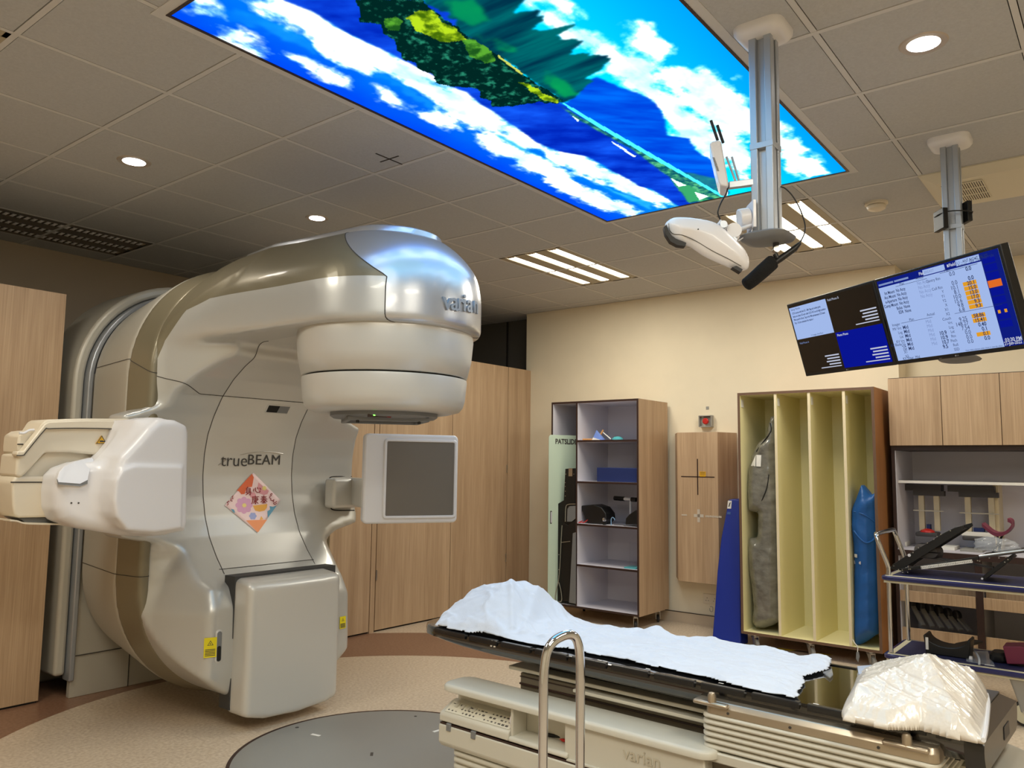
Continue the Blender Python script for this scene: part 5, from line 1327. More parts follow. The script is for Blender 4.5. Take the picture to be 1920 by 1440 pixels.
MB().box(SX0+0.05, 6.84, UY0, UY1-0.03, 0.0, 0.12).build('plinth', M['edge'], t)
# two hanging rail racks in the alcove
M['railb'] = mat('beige_rail', srgb(196, 184, 156), 0.45); M['dkgrey'] = mat('dark_grey_plastic', srgb(58, 56, 58), 0.5)
def hang_rack(label, x1, x2, xt0, xt1, ytop, ybot, tray):
    X = 6.58
    t = thing('hanging_rack', at_x((x1+x2)/2, ytop, X), label, 'rack', 'rail racks hung in the alcove')
    def Y(px_, py_): return at_x(px_, py_, X)
    for px_ in (x1, x2):
        a, b = Y(px_, ytop+4), Y(px_, ybot); MB().box(X-0.012, X+0.03, a[1]-0.018, a[1]+0.018, b[2], a[2]).build('rail', M['railb'], t)
    a, b = Y(xt0, ytop), Y(xt1, ytop); MB().box(X-0.02, X+0.04, b[1], a[1], a[2]-0.03, a[2]+0.006).build('top_bar', M['dkgrey'], t)
    MB().box(X-0.02, X+0.10, b[1]+0.02, a[1]+0.07, a[2]+0.006, min(a[2]+0.05, 1.284)).build('mount_block', M['dkgrey'], t)
    a, b = Y(x1, (ytop+ybot)/2-1), Y(x2, (ytop+ybot)/2-1); MB().box(X-0.016, X-0.012, b[1]-0.05, a[1]+0.05, a[2]-0.004, a[2]+0.004).build('cross_wire', M['steel'], t)
    a, b = Y(x1-6, ybot), Y(x2+6, ybot+3); MB().box(X-0.09, X+0.05, b[1], a[1], a[2]-0.034, a[2]-0.004).build('tray', M['dkgrey'], t, bevel=0.008)
    MB().box(X+0.0, X+0.05, b[1]+0.06, a[1]-0.06, a[2]-0.004, a[2]+0.05).build('tray_back', M['navy'], t)
    if tray == 'red':
        q = Y((x1+x2)/2, ybot); tag(MB().lathe((X-0.04, q[1], a[2]-0.0038), [(0, 0), (0.05, 0), (0.046, 0.012), (0.02, 0.024), (0, 0.026)], 14).build('red_strap', M['red'], smooth=True), 'coiled red strap lying in the left hanging rack tray', 'strap')
    else:
        q = Y((x1+x2)/2, ybot); tag(MB().box(X-0.075, X-0.01, q[1]-0.10, q[1]+0.10, a[2]-0.0038, a[2]+0.024).build('white_box', M['paper'], bevel=0.002), 'long white box lying in the right hanging rack tray', 'box')
hang_rack('left hanging rack with beige rails and black tray in the alcove under the cupboards', 1727, 1755.5, 1713, 1771, 921, 995, 'red')
hang_rack('right hanging rack with beige rails and black tray in the alcove under the cupboards', 1814, 1858, 1798, 1872, 923.5, 1002, 'white')
# papers and folders on the middle shelf
def sheet_stack(label, px0, px1, X, d, h, m, name='paper_stack', cat='papers'):
    a, b = at_x(px0, 1030, X), at_x(px1, 1030, X)
    return tag(MB().box(X, X+d, b[1], a[1], 0.8155, 0.8155+h).build(name, m, bevel=0.001), label, cat)
sheet_stack('small white box on the middle shelf beside the left end', 1682, 1700, 6.50, 0.12, 0.03, M['paper'], 'small_box', 'box')
sheet_stack('stack of white papers on the middle shelf behind the black board', 1757, 1790, 6.42, 0.2, 0.022, M['paper'])
sheet_stack('clear tray of papers at the right of the middle shelf', 1800, 1842, 6.40, 0.2, 0.016, M['wheelg'], 'paper_tray', 'tray')
sheet_stack('dark clipboard on the middle shelf left of the white papers', 1720, 1748, 6.6, 0.15, 0.012, M['dkgrey'], 'clipboard', 'clipboard')
# bottles / holders standing in the lower tray: round headed pins
for k in range(6):
    y = at_x(1706+k*17, 1160, 6.5)[1]; base = np.array([6.44+0.0*k, y-0.10, 0.2655]); top = np.array([6.56, y, 0.40-0.012*k])
    t = thing('knee_clamp', base, 'grey round-headed arm lying in the lower oak tray, %s from the left' % ['first', 'second', 'third', 'fourth', 'fifth', 'last'][k], 'clamp', 'row of clamps in the lower tray')
    d = (base-top)/np.linalg.norm(base-top); s = np.cross(d, UP); s /= np.linalg.norm(s); u3 = np.cross(s, d)
    MB().obox((top+base)/2, d, s, u3, np.linalg.norm(base-top)/2, 0.016, 0.008).build('arm', M['wheelg'], t, bevel=0.002)
    MB().lathe(top-s*0.018, [(0, 0), (0.036, 0.0), (0.04, 0.01), (0.04, 0.028), (0.034, 0.036), (0, 0.036)], 20, axis=s).build('head', M['dkgrey'], t, smooth=True)
    MB().lathe(top-s*0.02+u3*0.012, [(0, 0), (0.007, 0.0), (0.007, 0.004), (0, 0.004)], 10, axis=-s).build('pin', M['steel'], t)
# ================================================================ trolley in front of the shelving
def pipe(pts, r, name, m, parent, n=5, seg=10): return MB().tube(smooth_path(pts, n), r, seg).build(name, m, parent, smooth=True, ang=60)
TX0, TX1, TY1, TY0 = 5.20, 5.72, 1.245, 0.40
t = trolley = thing('platform_trolley', (5.46, 0.82, 0), 'two-deck platform trolley with navy decks, chrome handle and grey castors', 'trolley')
M['deck'] = mat('navy_deck', srgb(36, 40, 78), 0.5); M['bumper'] = mat('navy_bumper', srgb(34, 38, 88), 0.3, coat=0.3); M['deckrim'] = mat('deck_rim', srgb(206, 200, 172), 0.4)
for z, nm in ((0.752, 'top'), (0.296, 'lower')):
    MB().box(TX0, TX1, TY0, TY1, z-0.03, z-0.004).build(nm+'_deck_tray', M['deckrim'], t, bevel=0.006)
    MB().box(TX0+0.035, TX1-0.035, TY0+0.035, TY1-0.04, z-0.004, z-0.001).build(nm+'_deck_mat', M['deck'], t)
    MB().rings([rrect(((TX0+TX1)/2, (TY0+TY1)/2, z-0.033+dz), (1, 0, 0), (0, 1, 0), TX1-TX0+2*e, TY1-TY0+2*e, 0.03+e) for dz, e in ((0.0, 0.008), (0.006, 0.018), (0.022, 0.018), (0.028, 0.008))]).build(nm+'_bumper', M['bumper'], t, smooth=True, ang=50)
    MB().box(TX0, TX1, TY0, TY1, z-0.045, z-0.032).build(nm+'_underframe', M['deckrim'], t)
zc_ = TX0+0.03; zf_ = TX1-0.03; hy = TY1-0.02
MB().tube([(zc_, hy, 0.296), (zc_, hy, 0.722)], 0.013, 12).build('front_post', M['chrome'], t, smooth=True)
MB().tube([(zf_, hy, 0.296), (zf_, hy, 0.722)], 0.013, 12).build('rear_post', M['chrome'], t, smooth=True)
pipe([(zc_, hy, 0.748), (zc_, hy, 0.80), (zc_, hy+0.035, 0.90), (zc_, hy+0.055, 0.955), (zc_+0.012, hy+0.062, 0.982), (zc_+0.05, hy+0.064, 0.99), (zf_-0.05, hy+0.064, 0.99), (zf_-0.012, hy+0.062, 0.982), (zf_, hy+0.055, 0.955), (zf_, hy+0.035, 0.90), (zf_, hy, 0.80), (zf_, hy, 0.748)], 0.014, 'handle', M['chrome'], t, 6, 14)
for k, (x, y) in enumerate(((TX0+0.06, 0.575), (TX1-0.06, 0.575), (TX0+0.06, TY1-0.12), (TX1-0.06, TY1-0.12))):
    z1 = 0.251
    m = MB().rings([rrect((x, y, z1), (1, 0, 0), (0, 1, 0), 0.10, 0.12, 0.02), rrect((x, y, z1-0.01), (1, 0, 0), (0, 1, 0), 0.09, 0.10, 0.02), rrect((x, y-0.008, 0.13), (1, 0, 0), (0, 1, 0), 0.06, 0.05, 0.012), rrect((x, y-0.012, 0.075), (1, 0, 0), (0, 1, 0), 0.056, 0.035, 0.01)])
    c_ = m.build('caster', M['wheelg'], t, bevel=0.003, smooth=True)
    MB().lathe((x-0.022, y-0.012, 0.066), [(0, 0), (0.05, 0), (0.052, 0.003), (0.052, 0.041), (0.05, 0.044), (0, 0.044)], 32, axis=(1, 0, 0)).build('wheel_hub', M['deckrim'], c_, smooth=True, ang=40)
    MB().lathe((x-0.02, y-0.012, 0.066), [(0.051, 0), (0.063, 0.002), (0.0655, 0.01), (0.0655, 0.03), (0.063, 0.038), (0.051, 0.04)], 40, axis=(1, 0, 0)).build('tyre', M['wheel'], c_, smooth=True, ang=40)
    MB().lathe((x-0.032, y-0.012, 0.078), [(0, 0), (0.008, 0), (0.008, 0.012), (0, 0.012)], 12, axis=(1, 0, 0)).build('axle_bolt', M['steel'], c_)
# things on the upper deck
ZT = 0.7515
def deck(px_, py_, z): return at_z(px_, py_, z)
t = thing('breast_board', at_x(1672, 1072, 5.3), 'black carbon tilt board standing open on the upper trolley deck, at its left', 'tilt board')
def slab(pts, X, th, name, m, parent, bevel=0.003): return px_prism(pts, X, th, name, m, parent, bevel=bevel)
def clampz(P, z):
    for p in P: p[2] = max(p[2], z)
    return P
for X, nm in ((5.32, 'raised_side'), (5.62, 'raised_side')):
    P = clampz([at_x(a, b, X) for a, b in ((1668, 1067), (1674, 1058), (1710, 1035), (1770, 999), (1790, 989), (1806, 985), (1808, 991), (1796, 1001), (1750, 1030), (1700, 1062), (1690, 1070))], ZT)
    if X > 5.5:
        q = [np.array([X, p[1]*1.0+0.0, p[2]]) for p in [np.array([5.32, pp[1], pp[2]]) for pp in [at_x(a, b, 5.32) for a, b in ((1668, 1067), (1674, 1058), (1710, 1035), (1770, 999), (1790, 989), (1806, 985), (1808, 991), (1796, 1001), (1750, 1030), (1700, 1062), (1690, 1070))]]]
        P = clampz(q, ZT)
    MB().prism(P, (0.014, 0, 0)).build(nm, M['black'], t, bevel=0.002)
a, b = at_x(1678, 1062, 5.32), at_x(1800, 988, 5.32)
d = (b-a)/np.linalg.norm(b-a)
MB().obox((a+b)/2+np.array([0.15, 0, -0.012]), d, np.array([1.0, 0, 0]), np.cross(d, [1, 0, 0]), np.linalg.norm(b-a)/2-0.01, 0.14, 0.006).build('back_plate', M['black'], t, bevel=0.003)
c1 = at_x(1736, 1036, 5.33); c1[2] = max(c1[2], ZT+0.05)
MB().rings([rrect(c1+np.array([0.02+0.03*k, 0, 0.0]), (0, 1, 0), UP, 0.16-0.02*abs(k-2), 0.085-0.01*abs(k-2), 0.035) for k in range(5)]).build('cushion', M['dkgrey'], t, smooth=True)
a2, b2 = clampz([at_x(1690, 1069, 5.30)], ZT+0.02)[0], at_x(1835, 1046, 5.30)
d = (b2-a2)/np.linalg.norm(b2-a2)
MB().obox((a2+b2)/2, d, np.array([1.0, 0, 0]), np.cross(d, [1, 0, 0]), np.linalg.norm(b2-a2)/2, 0.012, 0.009).build('base_arm', M['black'], t, bevel=0.002)
ra, rb = at_x(1727, 1064.5, 5.284), at_x(1823, 1052, 5.284); dr = (rb-ra)/np.linalg.norm(rb-ra)
rl = MB().obox((ra+rb)/2, dr, np.array([1.0, 0, 0]), np.cross(dr, [1, 0, 0]), np.linalg.norm(rb-ra)/2, 0.002, 0.009).build('scale_strip', M['paper'], t)
tk = MB(); L_ = np.linalg.norm(rb-ra)
for k in range(30): tk.obox(ra+dr*(L_*(k+0.5)/30)+np.array([-0.0028, 0, 0]), dr, np.array([1.0, 0, 0]), np.cross(dr, [1, 0, 0]), 0.001, 0.0005, 0.006 if k % 5 == 0 else 0.003)
tag(tk.build('tick_marks', M['ink'], rl), kind='stuff')
for x, y in ((1676, 1061), (1685, 1068), (1692, 1069), (1704, 1067), (1707, 1067), (1693, 1073), (1702, 1073), (1705, 1041), (1712, 1036), (1722, 1027), (1739, 1018), (1751, 1011), (1757, 1006), (1764, 1002), (1782, 995)):
    c = at_x(x, y, 5.284 if y > 1060 else 5.316); MB().lathe(c, [(0, 0), (0.006 if (x, y) == (1705, 1041) else 0.0035, 0), (0.0035, 0.003), (0, 0.003)], 8, axis=(-1, 0, 0)).build('bolt', M['steel'], t)
p = at_x(1705, 1041, 5.314); MB().lathe(p, [(0, 0), (0.009, 0), (0.009, 0.006), (0, 0.006)], 12, axis=(-1, 0, 0)).build('knob', M['white'], t)
t = thing('arm_board', at_x(1845, 1080, 5.3), 'black hinged arm board with grey top rail at the right of the upper trolley deck', 'arm board')
p0, p1 = clampz([at_x(1842, 1087, 5.30)], ZT+0.012)[0], at_x(1895, 1046, 5.30)
d = (p1-p0)/np.linalg.norm(p1-p0)
MB().obox((p0+p1)/2+np.array([0.12, 0, 0]), d, np.array([1.0, 0, 0]), np.cross(d, [1, 0, 0]), np.linalg.norm(p1-p0)/2, 0.12, 0.011).build('strut', M['black'], t, bevel=0.003)
q0, q1 = at_x(1836, 1045, 5.29), at_x(1925, 1033, 5.29); d = (q1-q0)/np.linalg.norm(q1-q0)
MB().obox((q0+q1)/2+np.array([0.12, 0, 0]), d, np.array([1.0, 0, 0]), np.cross(d, [1, 0, 0]), np.linalg.norm(q1-q0)/2, 0.13, 0.007).build('top_plate', M['dkgrey'], t, bevel=0.003)
MB().tube([at_x(1836, 1043, 5.285), at_x(1925, 1031, 5.285)], 0.006, 10).build('top_rail', M['steel'], t)
MB().obox(clampz([at_x(1790, 1052, 5.4)], ZT+0.09)[0], np.array([0, 1.0, 0.1]), np.array([1.0, 0, 0]), UP, 0.2, 0.02, 0.006).build('link_bar', M['dkgrey'], t)
p = p0+np.array([-0.004, 0, 0.004]); MB().lathe(p, [(0, 0), (0.006, 0), (0.006, 0.006), (0, 0.006)], 10, axis=(-1, 0, 0)).build('knob', M['white'], t)
for x, y in ((1833, 1051), (1837, 1052), (1855, 1046), (1873, 1046), (1886, 1044), (1890, 1049), (1884, 1054)):
    MB().lathe(at_x(x, y, 5.28), [(0, 0), (0.0035, 0), (0.0035, 0.003), (0, 0.003)], 8, axis=(-1, 0, 0)).build('bolt', M['steel'], t)
# maroon cradle on a stem
def ucradle(name, c, ux, w, h, dep, th, m, parent, flip=1):
    mb = MB(); n = 18; outer, inner = [], []
    for k in range(n+1):
        a = PI+PI*k/n
        outer.append((w/2*math.cos(a), h*0.0+h*(1+math.sin(a)))); inner.append(((w/2-th)*math.cos(a), th+(h)*(1+math.sin(a))))
    R = []
    for (ox, oz), (ix, iz) in zip(outer, inner):
        R.append([np.asarray(c)+ux*ox+UP*oz, np.asarray(c)+ux*ix+UP*iz, np.asarray(c)+ux*ix+UP*iz+dep, np.asarray(c)+ux*ox+UP*oz+dep])
    return mb.rings(R).build(name, m, parent, bevel=0.004, smooth=True)
t = thing('maroon_cradle', at_x(1870, 1040, 5.45), 'curved maroon padded limb support on a black stem above the arm board', 'limb support')
pts = [(1842, 987), (1848, 992), (1858, 1000), (1868, 1003.5), (1880, 1003), (1891, 997), (1898, 988), (1897, 980), (1890, 976), (1886, 976), (1881, 984), (1873, 991), (1860, 998)]
MB().rings([[p+np.array([0, 0, -0.008]), p+np.array([0.0, 0, 0.012]), p+np.array([0.13, 0, 0.012]), p+np.array([0.13, 0, -0.008])] for p in smooth_path([at_x(a, b, 5.42) for a, b in ((1841, 985), (1848, 991), (1858, 999), (1868, 1003), (1880, 1002), (1890, 996), (1897, 986), (1895, 979), (1889, 976))], 4)]).build('pad', M['maroon'], t, smooth=True, ang=50)
for (a, b) in (((1880, 1003), (1862, 1036)), ((1870, 1004), (1876, 1036)), ((1878, 1010), (1872, 1036))):
    MB().tube([at_x(*a, 5.47), at_x(*b, 5.47)], 0.006, 8).build('stem', M['black'], t)
# clear crumpled bag on the arm board
def crumple(name, label, cat, c, rx, ry, rz, m, seed, amp=0.3):
    bm = bmesh.new(); bmesh.ops.create_icosphere(bm, subdivisions=4, radius=1)
    co = np.array([v.co[:] for v in bm.verts])
    n = fbm(co[:, 0]*3+9, co[:, 1]*3+co[:, 2]*4+9, seed, 4)-0.5; n2 = fbm(co[:, 2]*5+20, co[:, 0]*4+20, seed+1, 3)-0.5
    for v, a, b in zip(bm.verts, n, n2):
        s = 1+amp*a*2+amp*b; v.co = Vector((v.co.x*rx*s, v.co.y*ry*s, max(-0.35, v.co.z)*rz*s))
    zmin = min(v.co.z for v in bm.verts)
    for v in bm.verts: v.co += Vector((c[0], c[1], c[2]-zmin))
    o = bm_obj(bm, name, m, None, ang=0); return tag(o, label, cat)
M['film'] = mat('clear_film', srgb(226, 232, 240), 0.12, coat=0.6, alpha=0.28)
c = at_x(1868, 1035, 5.40)
crumple('clear_film_bag', 'crumpled clear plastic bag on top of the arm board', 'plastic bag', c+np.array([0, 0, 0.004]), 0.07, 0.11, 0.055, M['film'], 5)
# lower deck
ZL = 0.2955
t = thing('black_cradle', at_z(1777, 1212, ZL), 'black half-round limb support with a white strip on the lower trolley deck', 'limb support')
mb = MB(); R = []
cc = at_x(1777, 1200, 5.38); y_c = cc[1]
w = 0.112
out = [(y_c+w, ZL), (y_c+w+0.012, 0.402), (y_c+w, 0.405)] + [(y_c+(w-0.004)*math.cos(a), 0.405-0.058*math.sin(a)) for a in np.linspace(0.12, PI-0.12, 14)] + [(y_c-w, 0.405), (y_c-w-0.012, 0.402), (y_c-w, ZL)]
MB().prism([(5.34, y, z) for y, z in out], (0.15, 0, 0)).build('pad', M['black'], t, bevel=0.006, smooth=True)
MB().box(5.336, 5.3395, y_c+w-0.016, y_c+w-0.001, ZL+0.025, ZL+0.095).build('white_strip', M['paper'], t)
t = thing('black_strap', at_z(1820, 1208, ZL), 'flat black strap lying behind the clear tray on the lower deck', 'strap')
a, b = at_z(1800, 1212, ZL), at_z(1835, 1205, ZL)
MB().obox((a+b)/2+[0, 0, 0.008], (b-a)/np.linalg.norm(b-a), np.cross(UP, (b-a)/np.linalg.norm(b-a)), UP, np.linalg.norm(b-a)/2, 0.03, 0.0075).build('strap', M['black'], t, bevel=0.003)
t = thing('clear_tray', at_z(1840, 1235, ZL), 'clear curved plastic tray on the lower trolley deck', 'tray')
pp = [at_z(x, y, ZL+0.001) for x, y in ((1812, 1222), (1852, 1222), (1866, 1250), (1812, 1240))]
MB().prism(pp, (0, 0, 0.004)).build('tray_base', M['film'], t)
MB().tube(smooth_path([at_z(1824, 1218, ZL+0.02), at_z(1831, 1225, ZL+0.04), at_z(1836, 1236, ZL+0.03), at_z(1836, 1246, ZL+0.008)], 5), 0.006, 8).build('tray_arch', mat('clear_rim', srgb(200, 206, 214), 0.15, alpha=0.6), t)
MB().lathe(at_z(1820, 1236, ZL+0.001), [(0, 0), (0.012, 0), (0.010, 0.016), (0, 0.018)], 12).build('white_knob', M['white'], t)
MB().obox(at_z(1855, 1247, ZL+0.002), np.array([0, 1.0, 0]), np.array([1.0, 0, 0]), UP, 0.022, 0.004, 0.002).build('white_edge', M['paper'], t)
P = clampz([at_x(x, y, 5.32) for x, y in ((1880, 1212), (1915, 1212), (1922, 1215), (1922, 1246), (1888, 1245))], ZL+0.0005)
for p in P: p[1] = max(p[1], 0.45)
tag(MB().prism(P, (0.14, 0, 0)).build('maroon_block', M['maroon'], bevel=0.004, smooth=True), 'dark maroon padded block at the right end of the lower trolley deck', 'block')
t = thing('black_cushion', at_z(1872, 1232, ZL), 'small black cushion against the maroon block on the lower deck', 'cushion')
c = at_x(1874, 1230, 5.42); MB().rings([rrect((c[0], c[1], ZL+0.0005+dz), (1, 0, 0), (0, 1, 0), 0.14-e, 0.09-e, 0.03) for dz, e in ((0, 0.02), (0.015, 0), (0.04, 0), (0.055, 0.03))]).build('cushion', M['black'], t, smooth=True)

# ================================================================ treatment couch
KO = np.array([2.728, 2.44]); KL = np.array([-0.0332, -0.9995]); KT = np.array([0.9995, -0.0332])
def K(s, t_, z): p = KO+s*KL+t_*KT; return np.array([p[0], p[1], z])
KL3, KT3 = np.array([*KL, 0]), np.array([*KT, 0])
def kbox(mb, s0, s1, t0, t1, z0, z1): return mb.hexa([K(s0, t0, z0), K(s1, t0, z0), K(s1, t1, z0), K(s0, t1, z0), K(s0, t0, z1), K(s1, t0, z1), K(s1, t1, z1), K(s0, t1, z1)])
couch = thing('treatment_couch', (2.75, 1.3, 0), 'treatment couch with a long black carbon top on a beige base with ribbed skirts', 'couch')
M['carbon'] = mat('carbon_top', srgb(10, 10, 11), 0.11, coat=1.0, ior=1.6)
M['sidebl'] = mat('satin_black', srgb(16, 17, 20), 0.3, coat=0.2)
# top: sections along the length
secs = []
def ksec(s, hw, z0, bulge=0.012):
    P = []
    pr_ = [(-hw+0.03, 0.70), (-hw+0.004, 0.700), (-hw, 0.694), (-hw-bulge*0.3, 0.68), (-hw-bulge*0.2, 0.664), (-hw+0.012, z0+0.008), (-hw+0.035, z0)]
    full = pr_+[(-a, b) for a, b in pr_[::-1]]
    return [K(s, a, b) for a, b in full]
tipw = [(-0.045, 0.09, 0.690), (-0.038, 0.14, 0.685), (-0.015, 0.19, 0.674), (0.025, 0.222, 0.664), (0.09, 0.244, 0.655), (0.16, 0.258, 0.648), (0.26, 0.264, 0.642), (0.42, 0.265, 0.636), (1.2, 0.265, 0.630), (1.62, 0.265, 0.628), (2.0, 0.265, 0.628), (2.055, 0.262, 0.630)]
m = MB().rings([ksec(s, hw, z0) for s, hw, z0 in tipw]); m.build('table_top', M['carbon'], couch, smooth=True, ang=50)
# rails with notches along both edges
for sg in (-1, 1):
    rl = MB(); s = 0.30
    notch = [0.30+0.168*k for k in range(11)]
    prev = 0.10
    for n_s in notch+[2.04]:
        a = max(prev, 0.10)
        hw = 0.2675 if a > 0.2 else 0.25
        kk = [K(u, sg*(np.interp(u, [0.1, 0.16, 0.26, 0.4], [0.250, 0.261, 0.2665, 0.2675])), 0.0) for u in np.linspace(a, n_s-0.012, 4)]
        R = []
        for q in kk: R.append([q+KT3*sg*(-0.012)+UP*0.7035, q+KT3*sg*0.002+UP*0.7035, q+KT3*sg*0.006+UP*0.697, q+KT3*sg*0.006+UP*0.684, q+KT3*sg*(-0.012)+UP*0.684])
        rl.rings(R); prev = n_s+0.012
    rl.build('index_rail', M['sidebl'], couch, smooth=True, ang=40)
for x, y in ((1124, 1238), (1135, 1240), (1215, 1254), (1352, 1281), (1530, 1320)):
    c = at_z(x, y, 0.7045); MB().obox(c, KL3, KT3, UP, 0.008, 0.0025, 0.0004).build('index_mark', M['paper'], couch)
c = on_plane(921, 1206, K(0.4, -0.268, 0.66), KT3)
for o_ in (0, 0.017): MB().hexa([c+KT3*dt+KL3*(a+o_)+UP*b for b, dt in ((-0.012, -0.0025), (0.012, -0.0025)) for a in (0,)][:0] or [c+KT3*dt+KL3*(aa+o_+bb*0.25)+UP*bb for bb in (-0.012, 0.012) for aa, dt in ((0, -0.003), (0.009, -0.003), (0.009, 0.002), (0, 0.002))]).build('white_stripe', M['paper'], couch)
# foot end moulding
fe = MB().rings([ksec(2.055, 0.262, 0.600), [p+KL3*0.045+UP*(-0.012 if p[2] > 0.66 else 0.01) for p in ksec(2.055, 0.255, 0.60)]])
fe.build('foot_end', M['sidebl'], couch, smooth=True, ang=30)
kb = MB(); kbox(kb, 2.02, 2.055, -0.262, 0.262, 0.7, 0.706); kb.build('end_rim', M['dkgrey'], couch, bevel=0.002)
kb = MB(); kbox(kb, 2.1005, 2.102, 0.02, 0.10, 0.63, 0.665); kb.build('end_label', M['dkgrey'], couch)
# longitudinal rails beneath
M['brownmetal'] = mat('grey_brown_metal', srgb(120, 112, 98), 0.45, metal=0.3)
kb = MB(); kbox(kb, 0.50, 2.0, -0.175, 0.23, 0.47, 0.575); kb.build('carriage', M['brownmetal'], couch, bevel=0.004)
kb = MB(); kbox(kb, 0.50, 2.0, -0.181, -0.175, 0.532, 0.538); kbox(kb, 0.50, 2.0, -0.179, -0.175, 0.560, 0.563); kb.build('carriage_groove', M['edge'], couch)
kb = MB(); kbox(kb, 0.46, 1.30, -0.20, 0.22, 0.586, 0.600); kb.build('slide_plate', M['beige'], couch, bevel=0.003)
kb = MB(); kbox(kb, 0.78, 1.34, -0.215, -0.06, 0.56, 0.572); kb.build('slide_cover', M['beige'], couch, bevel=0.003)
kb = MB(); kbox(kb, 0.78, 1.7, -0.1835, -0.175, 0.475, 0.507); kb.build('cable_slot', M['black'], couch)
kb = MB(); kbox(kb, 0.60, 2.02, -0.14, 0.2, 0.598, 0.630); kb.build('top_support', M['sidebl'], couch)
kb = MB(); kbox(kb, 1.24, 1.31, -0.188, -0.176, 0.478, 0.512); kb.build('stop_block', M['greyp'], couch, bevel=0.002)
# ribbed skirt
def ring_k(s0, s1, t0, t1, z, r): return rrect(K((s0+s1)/2, (t0+t1)/2, z), KL3, KT3, s1-s0, t1-t0, r, 5)
R = []; n = 6
for k in range(n):
    z1 = 0.628-k*0.018
    R += [ring_k(1.345, 2.0, -0.312, 0.24, z1, 0.03), ring_k(1.338, 2.007, -0.319, 0.247, z1-0.004, 0.034), ring_k(1.338, 2.007, -0.319, 0.247, z1-0.011, 0.034), ring_k(1.35, 1.995, -0.306, 0.234, z1-0.016, 0.028)]
MB().rings(R).build('ribbed_skirt', M['beige'], couch, smooth=True, ang=70)
MB().rings([ring_k(1.332, 2.02, -0.325, 0.25, 0.520, 0.03), ring_k(1.332, 2.02, -0.325, 0.25, 0.490, 0.03)]).build('skirt_flange', M['beige'], couch, bevel=0.004, smooth=True)
MB().rings([ring_k(1.36, 2.0, -0.30, 0.23, 0.665, 0.02), ring_k(1.35, 2.006, -0.312, 0.245, 0.650, 0.025), ring_k(1.35, 2.006, -0.314, 0.245, 0.628, 0.025)]).build('top_rim', M['nickel'], couch, bevel=0.002, smooth=True)
for s in (1.375, 1.93):
    kb = MB(); kbox(kb, s-0.06, s+0.055, -0.322, -0.26, 0.650, 0.664); kb.build('clamp_plate', M['nickel'], couch, bevel=0.006, smooth=True)
    MB().lathe(K(s, -0.308, 0.66), [(0.013, 0), (0.013, 0.022), (0.009, 0.03), (0, 0.032)], 16).build('lock_pin', M['nickel'], couch, smooth=True, ang=40)
for s in (1.43, 1.62, 1.86):
    MB().lathe(K(s, -0.3135, 0.640), [(0, 0), (0.004, 0), (0.004, 0.002), (0, 0.002)], 10, axis=-KT3).build('screw', M['ink'], couch)
kb = MB(); kbox(kb, 1.36, 2.04, -0.30, 0.22, 0.26, 0.49); kb.build('foot_housing', M['brownmetal'], couch, bevel=0.01)
kb = MB(); kbox(kb, 1.42, 2.0, -0.304, -0.298, 0.30, 0.47); kb.build('service_panel', M['edge'], couch)
MB().cyl(K(2.0, 0.10, 0.005), K(2.0, 0.10, 0.56), 0.16, 40).build('foot_bulge', M['pearl'], couch, smooth=True, ang=40)
for k in range(3): MB().tube(smooth_path([K(1.415+0.018*k, -0.322, 0.36), K(1.40+0.018*k, -0.335, 0.42), K(1.41+0.018*k, -0.34, 0.462), K(1.44+0.018*k, -0.335, 0.43), K(1.45+0.018*k, -0.32, 0.34)], 5), 0.005, 8).build('hanging_cable', M['wheelg'], couch)
# console with the control panel
def kprof(pts, s0, s1): P = [K(s0, a, b) for a, b in pts]; return MB().prism(P, KL3*(s1-s0))
cs0, cs1 = 0.245, 1.40
R = [rrect(K((cs0+cs1)/2, -0.285, z), KL3, KT3, cs1-cs0-2*e, 0.165-2*e, 0.05-e*0.5, 6) for z, e in ((0.500, 0.006), (0.503, 0.001), (0.518, 0.0), (0.526, 0.006), (0.528, 0.014))]
MB().rings(R).build('armrest_top', M['beige'], couch, smooth=True, ang=50)
# the body below it, with two recesses
BF = -0.352
body = MB()
kbox(body, cs0+0.01, cs1-0.03, -0.27, -0.20, 0.28, 0.500)            # back
kbox(body, 0.845, cs1-0.03, BF, -0.27, 0.28, 0.500)                     # solid right part
kbox(body, 0.600, 0.612, BF, -0.27, 0.385, 0.500)                       # rib between the recesses
body.build('console_body', M['beige'], couch, bevel=0.004)
kprof([(-0.27, 0.385), (-0.27, 0.452), (-0.295, 0.448), (-0.358, 0.418), (-0.364, 0.408), (-0.364, 0.385)], cs0+0.002, 0.60).build('control_ledge', M['beige'], couch, bevel=0.004, smooth=True)
kprof([(-0.27, 0.385), (-0.27, 0.405), (-0.356, 0.402), (-0.364, 0.396), (-0.364, 0.385)], 0.60, 0.862).build('pen_ledge', M['beige'], couch, bevel=0.004, smooth=True)
kprof([(-0.27, 0.385), (-0.364, 0.385), (-0.364, 0.380), (-0.27, 0.380)], 0.862, cs1-0.03).build('side_lip', M['beige'], couch)
kb = MB(); kbox(kb, cs0+0.006, cs1-0.03, -0.3625, -0.25, 0.374, 0.3805); kb.build('console_groove', M['edge'], couch)
kprof([(-0.2, 0.374), (-0.366, 0.374), (-0.366, 0.305), (-0.350, 0.288), (-0.2, 0.284)], cs0, cs1-0.02).build('lower_cover', M['beige'], couch, bevel=0.006, smooth=True)
for s in (0.29, 0.42):
    kb = MB(); kbox(kb, s, s+0.022, -0.370, -0.36, 0.356, 0.384); kb.build('latch_clip', M['greyp'], couch, bevel=0.002)
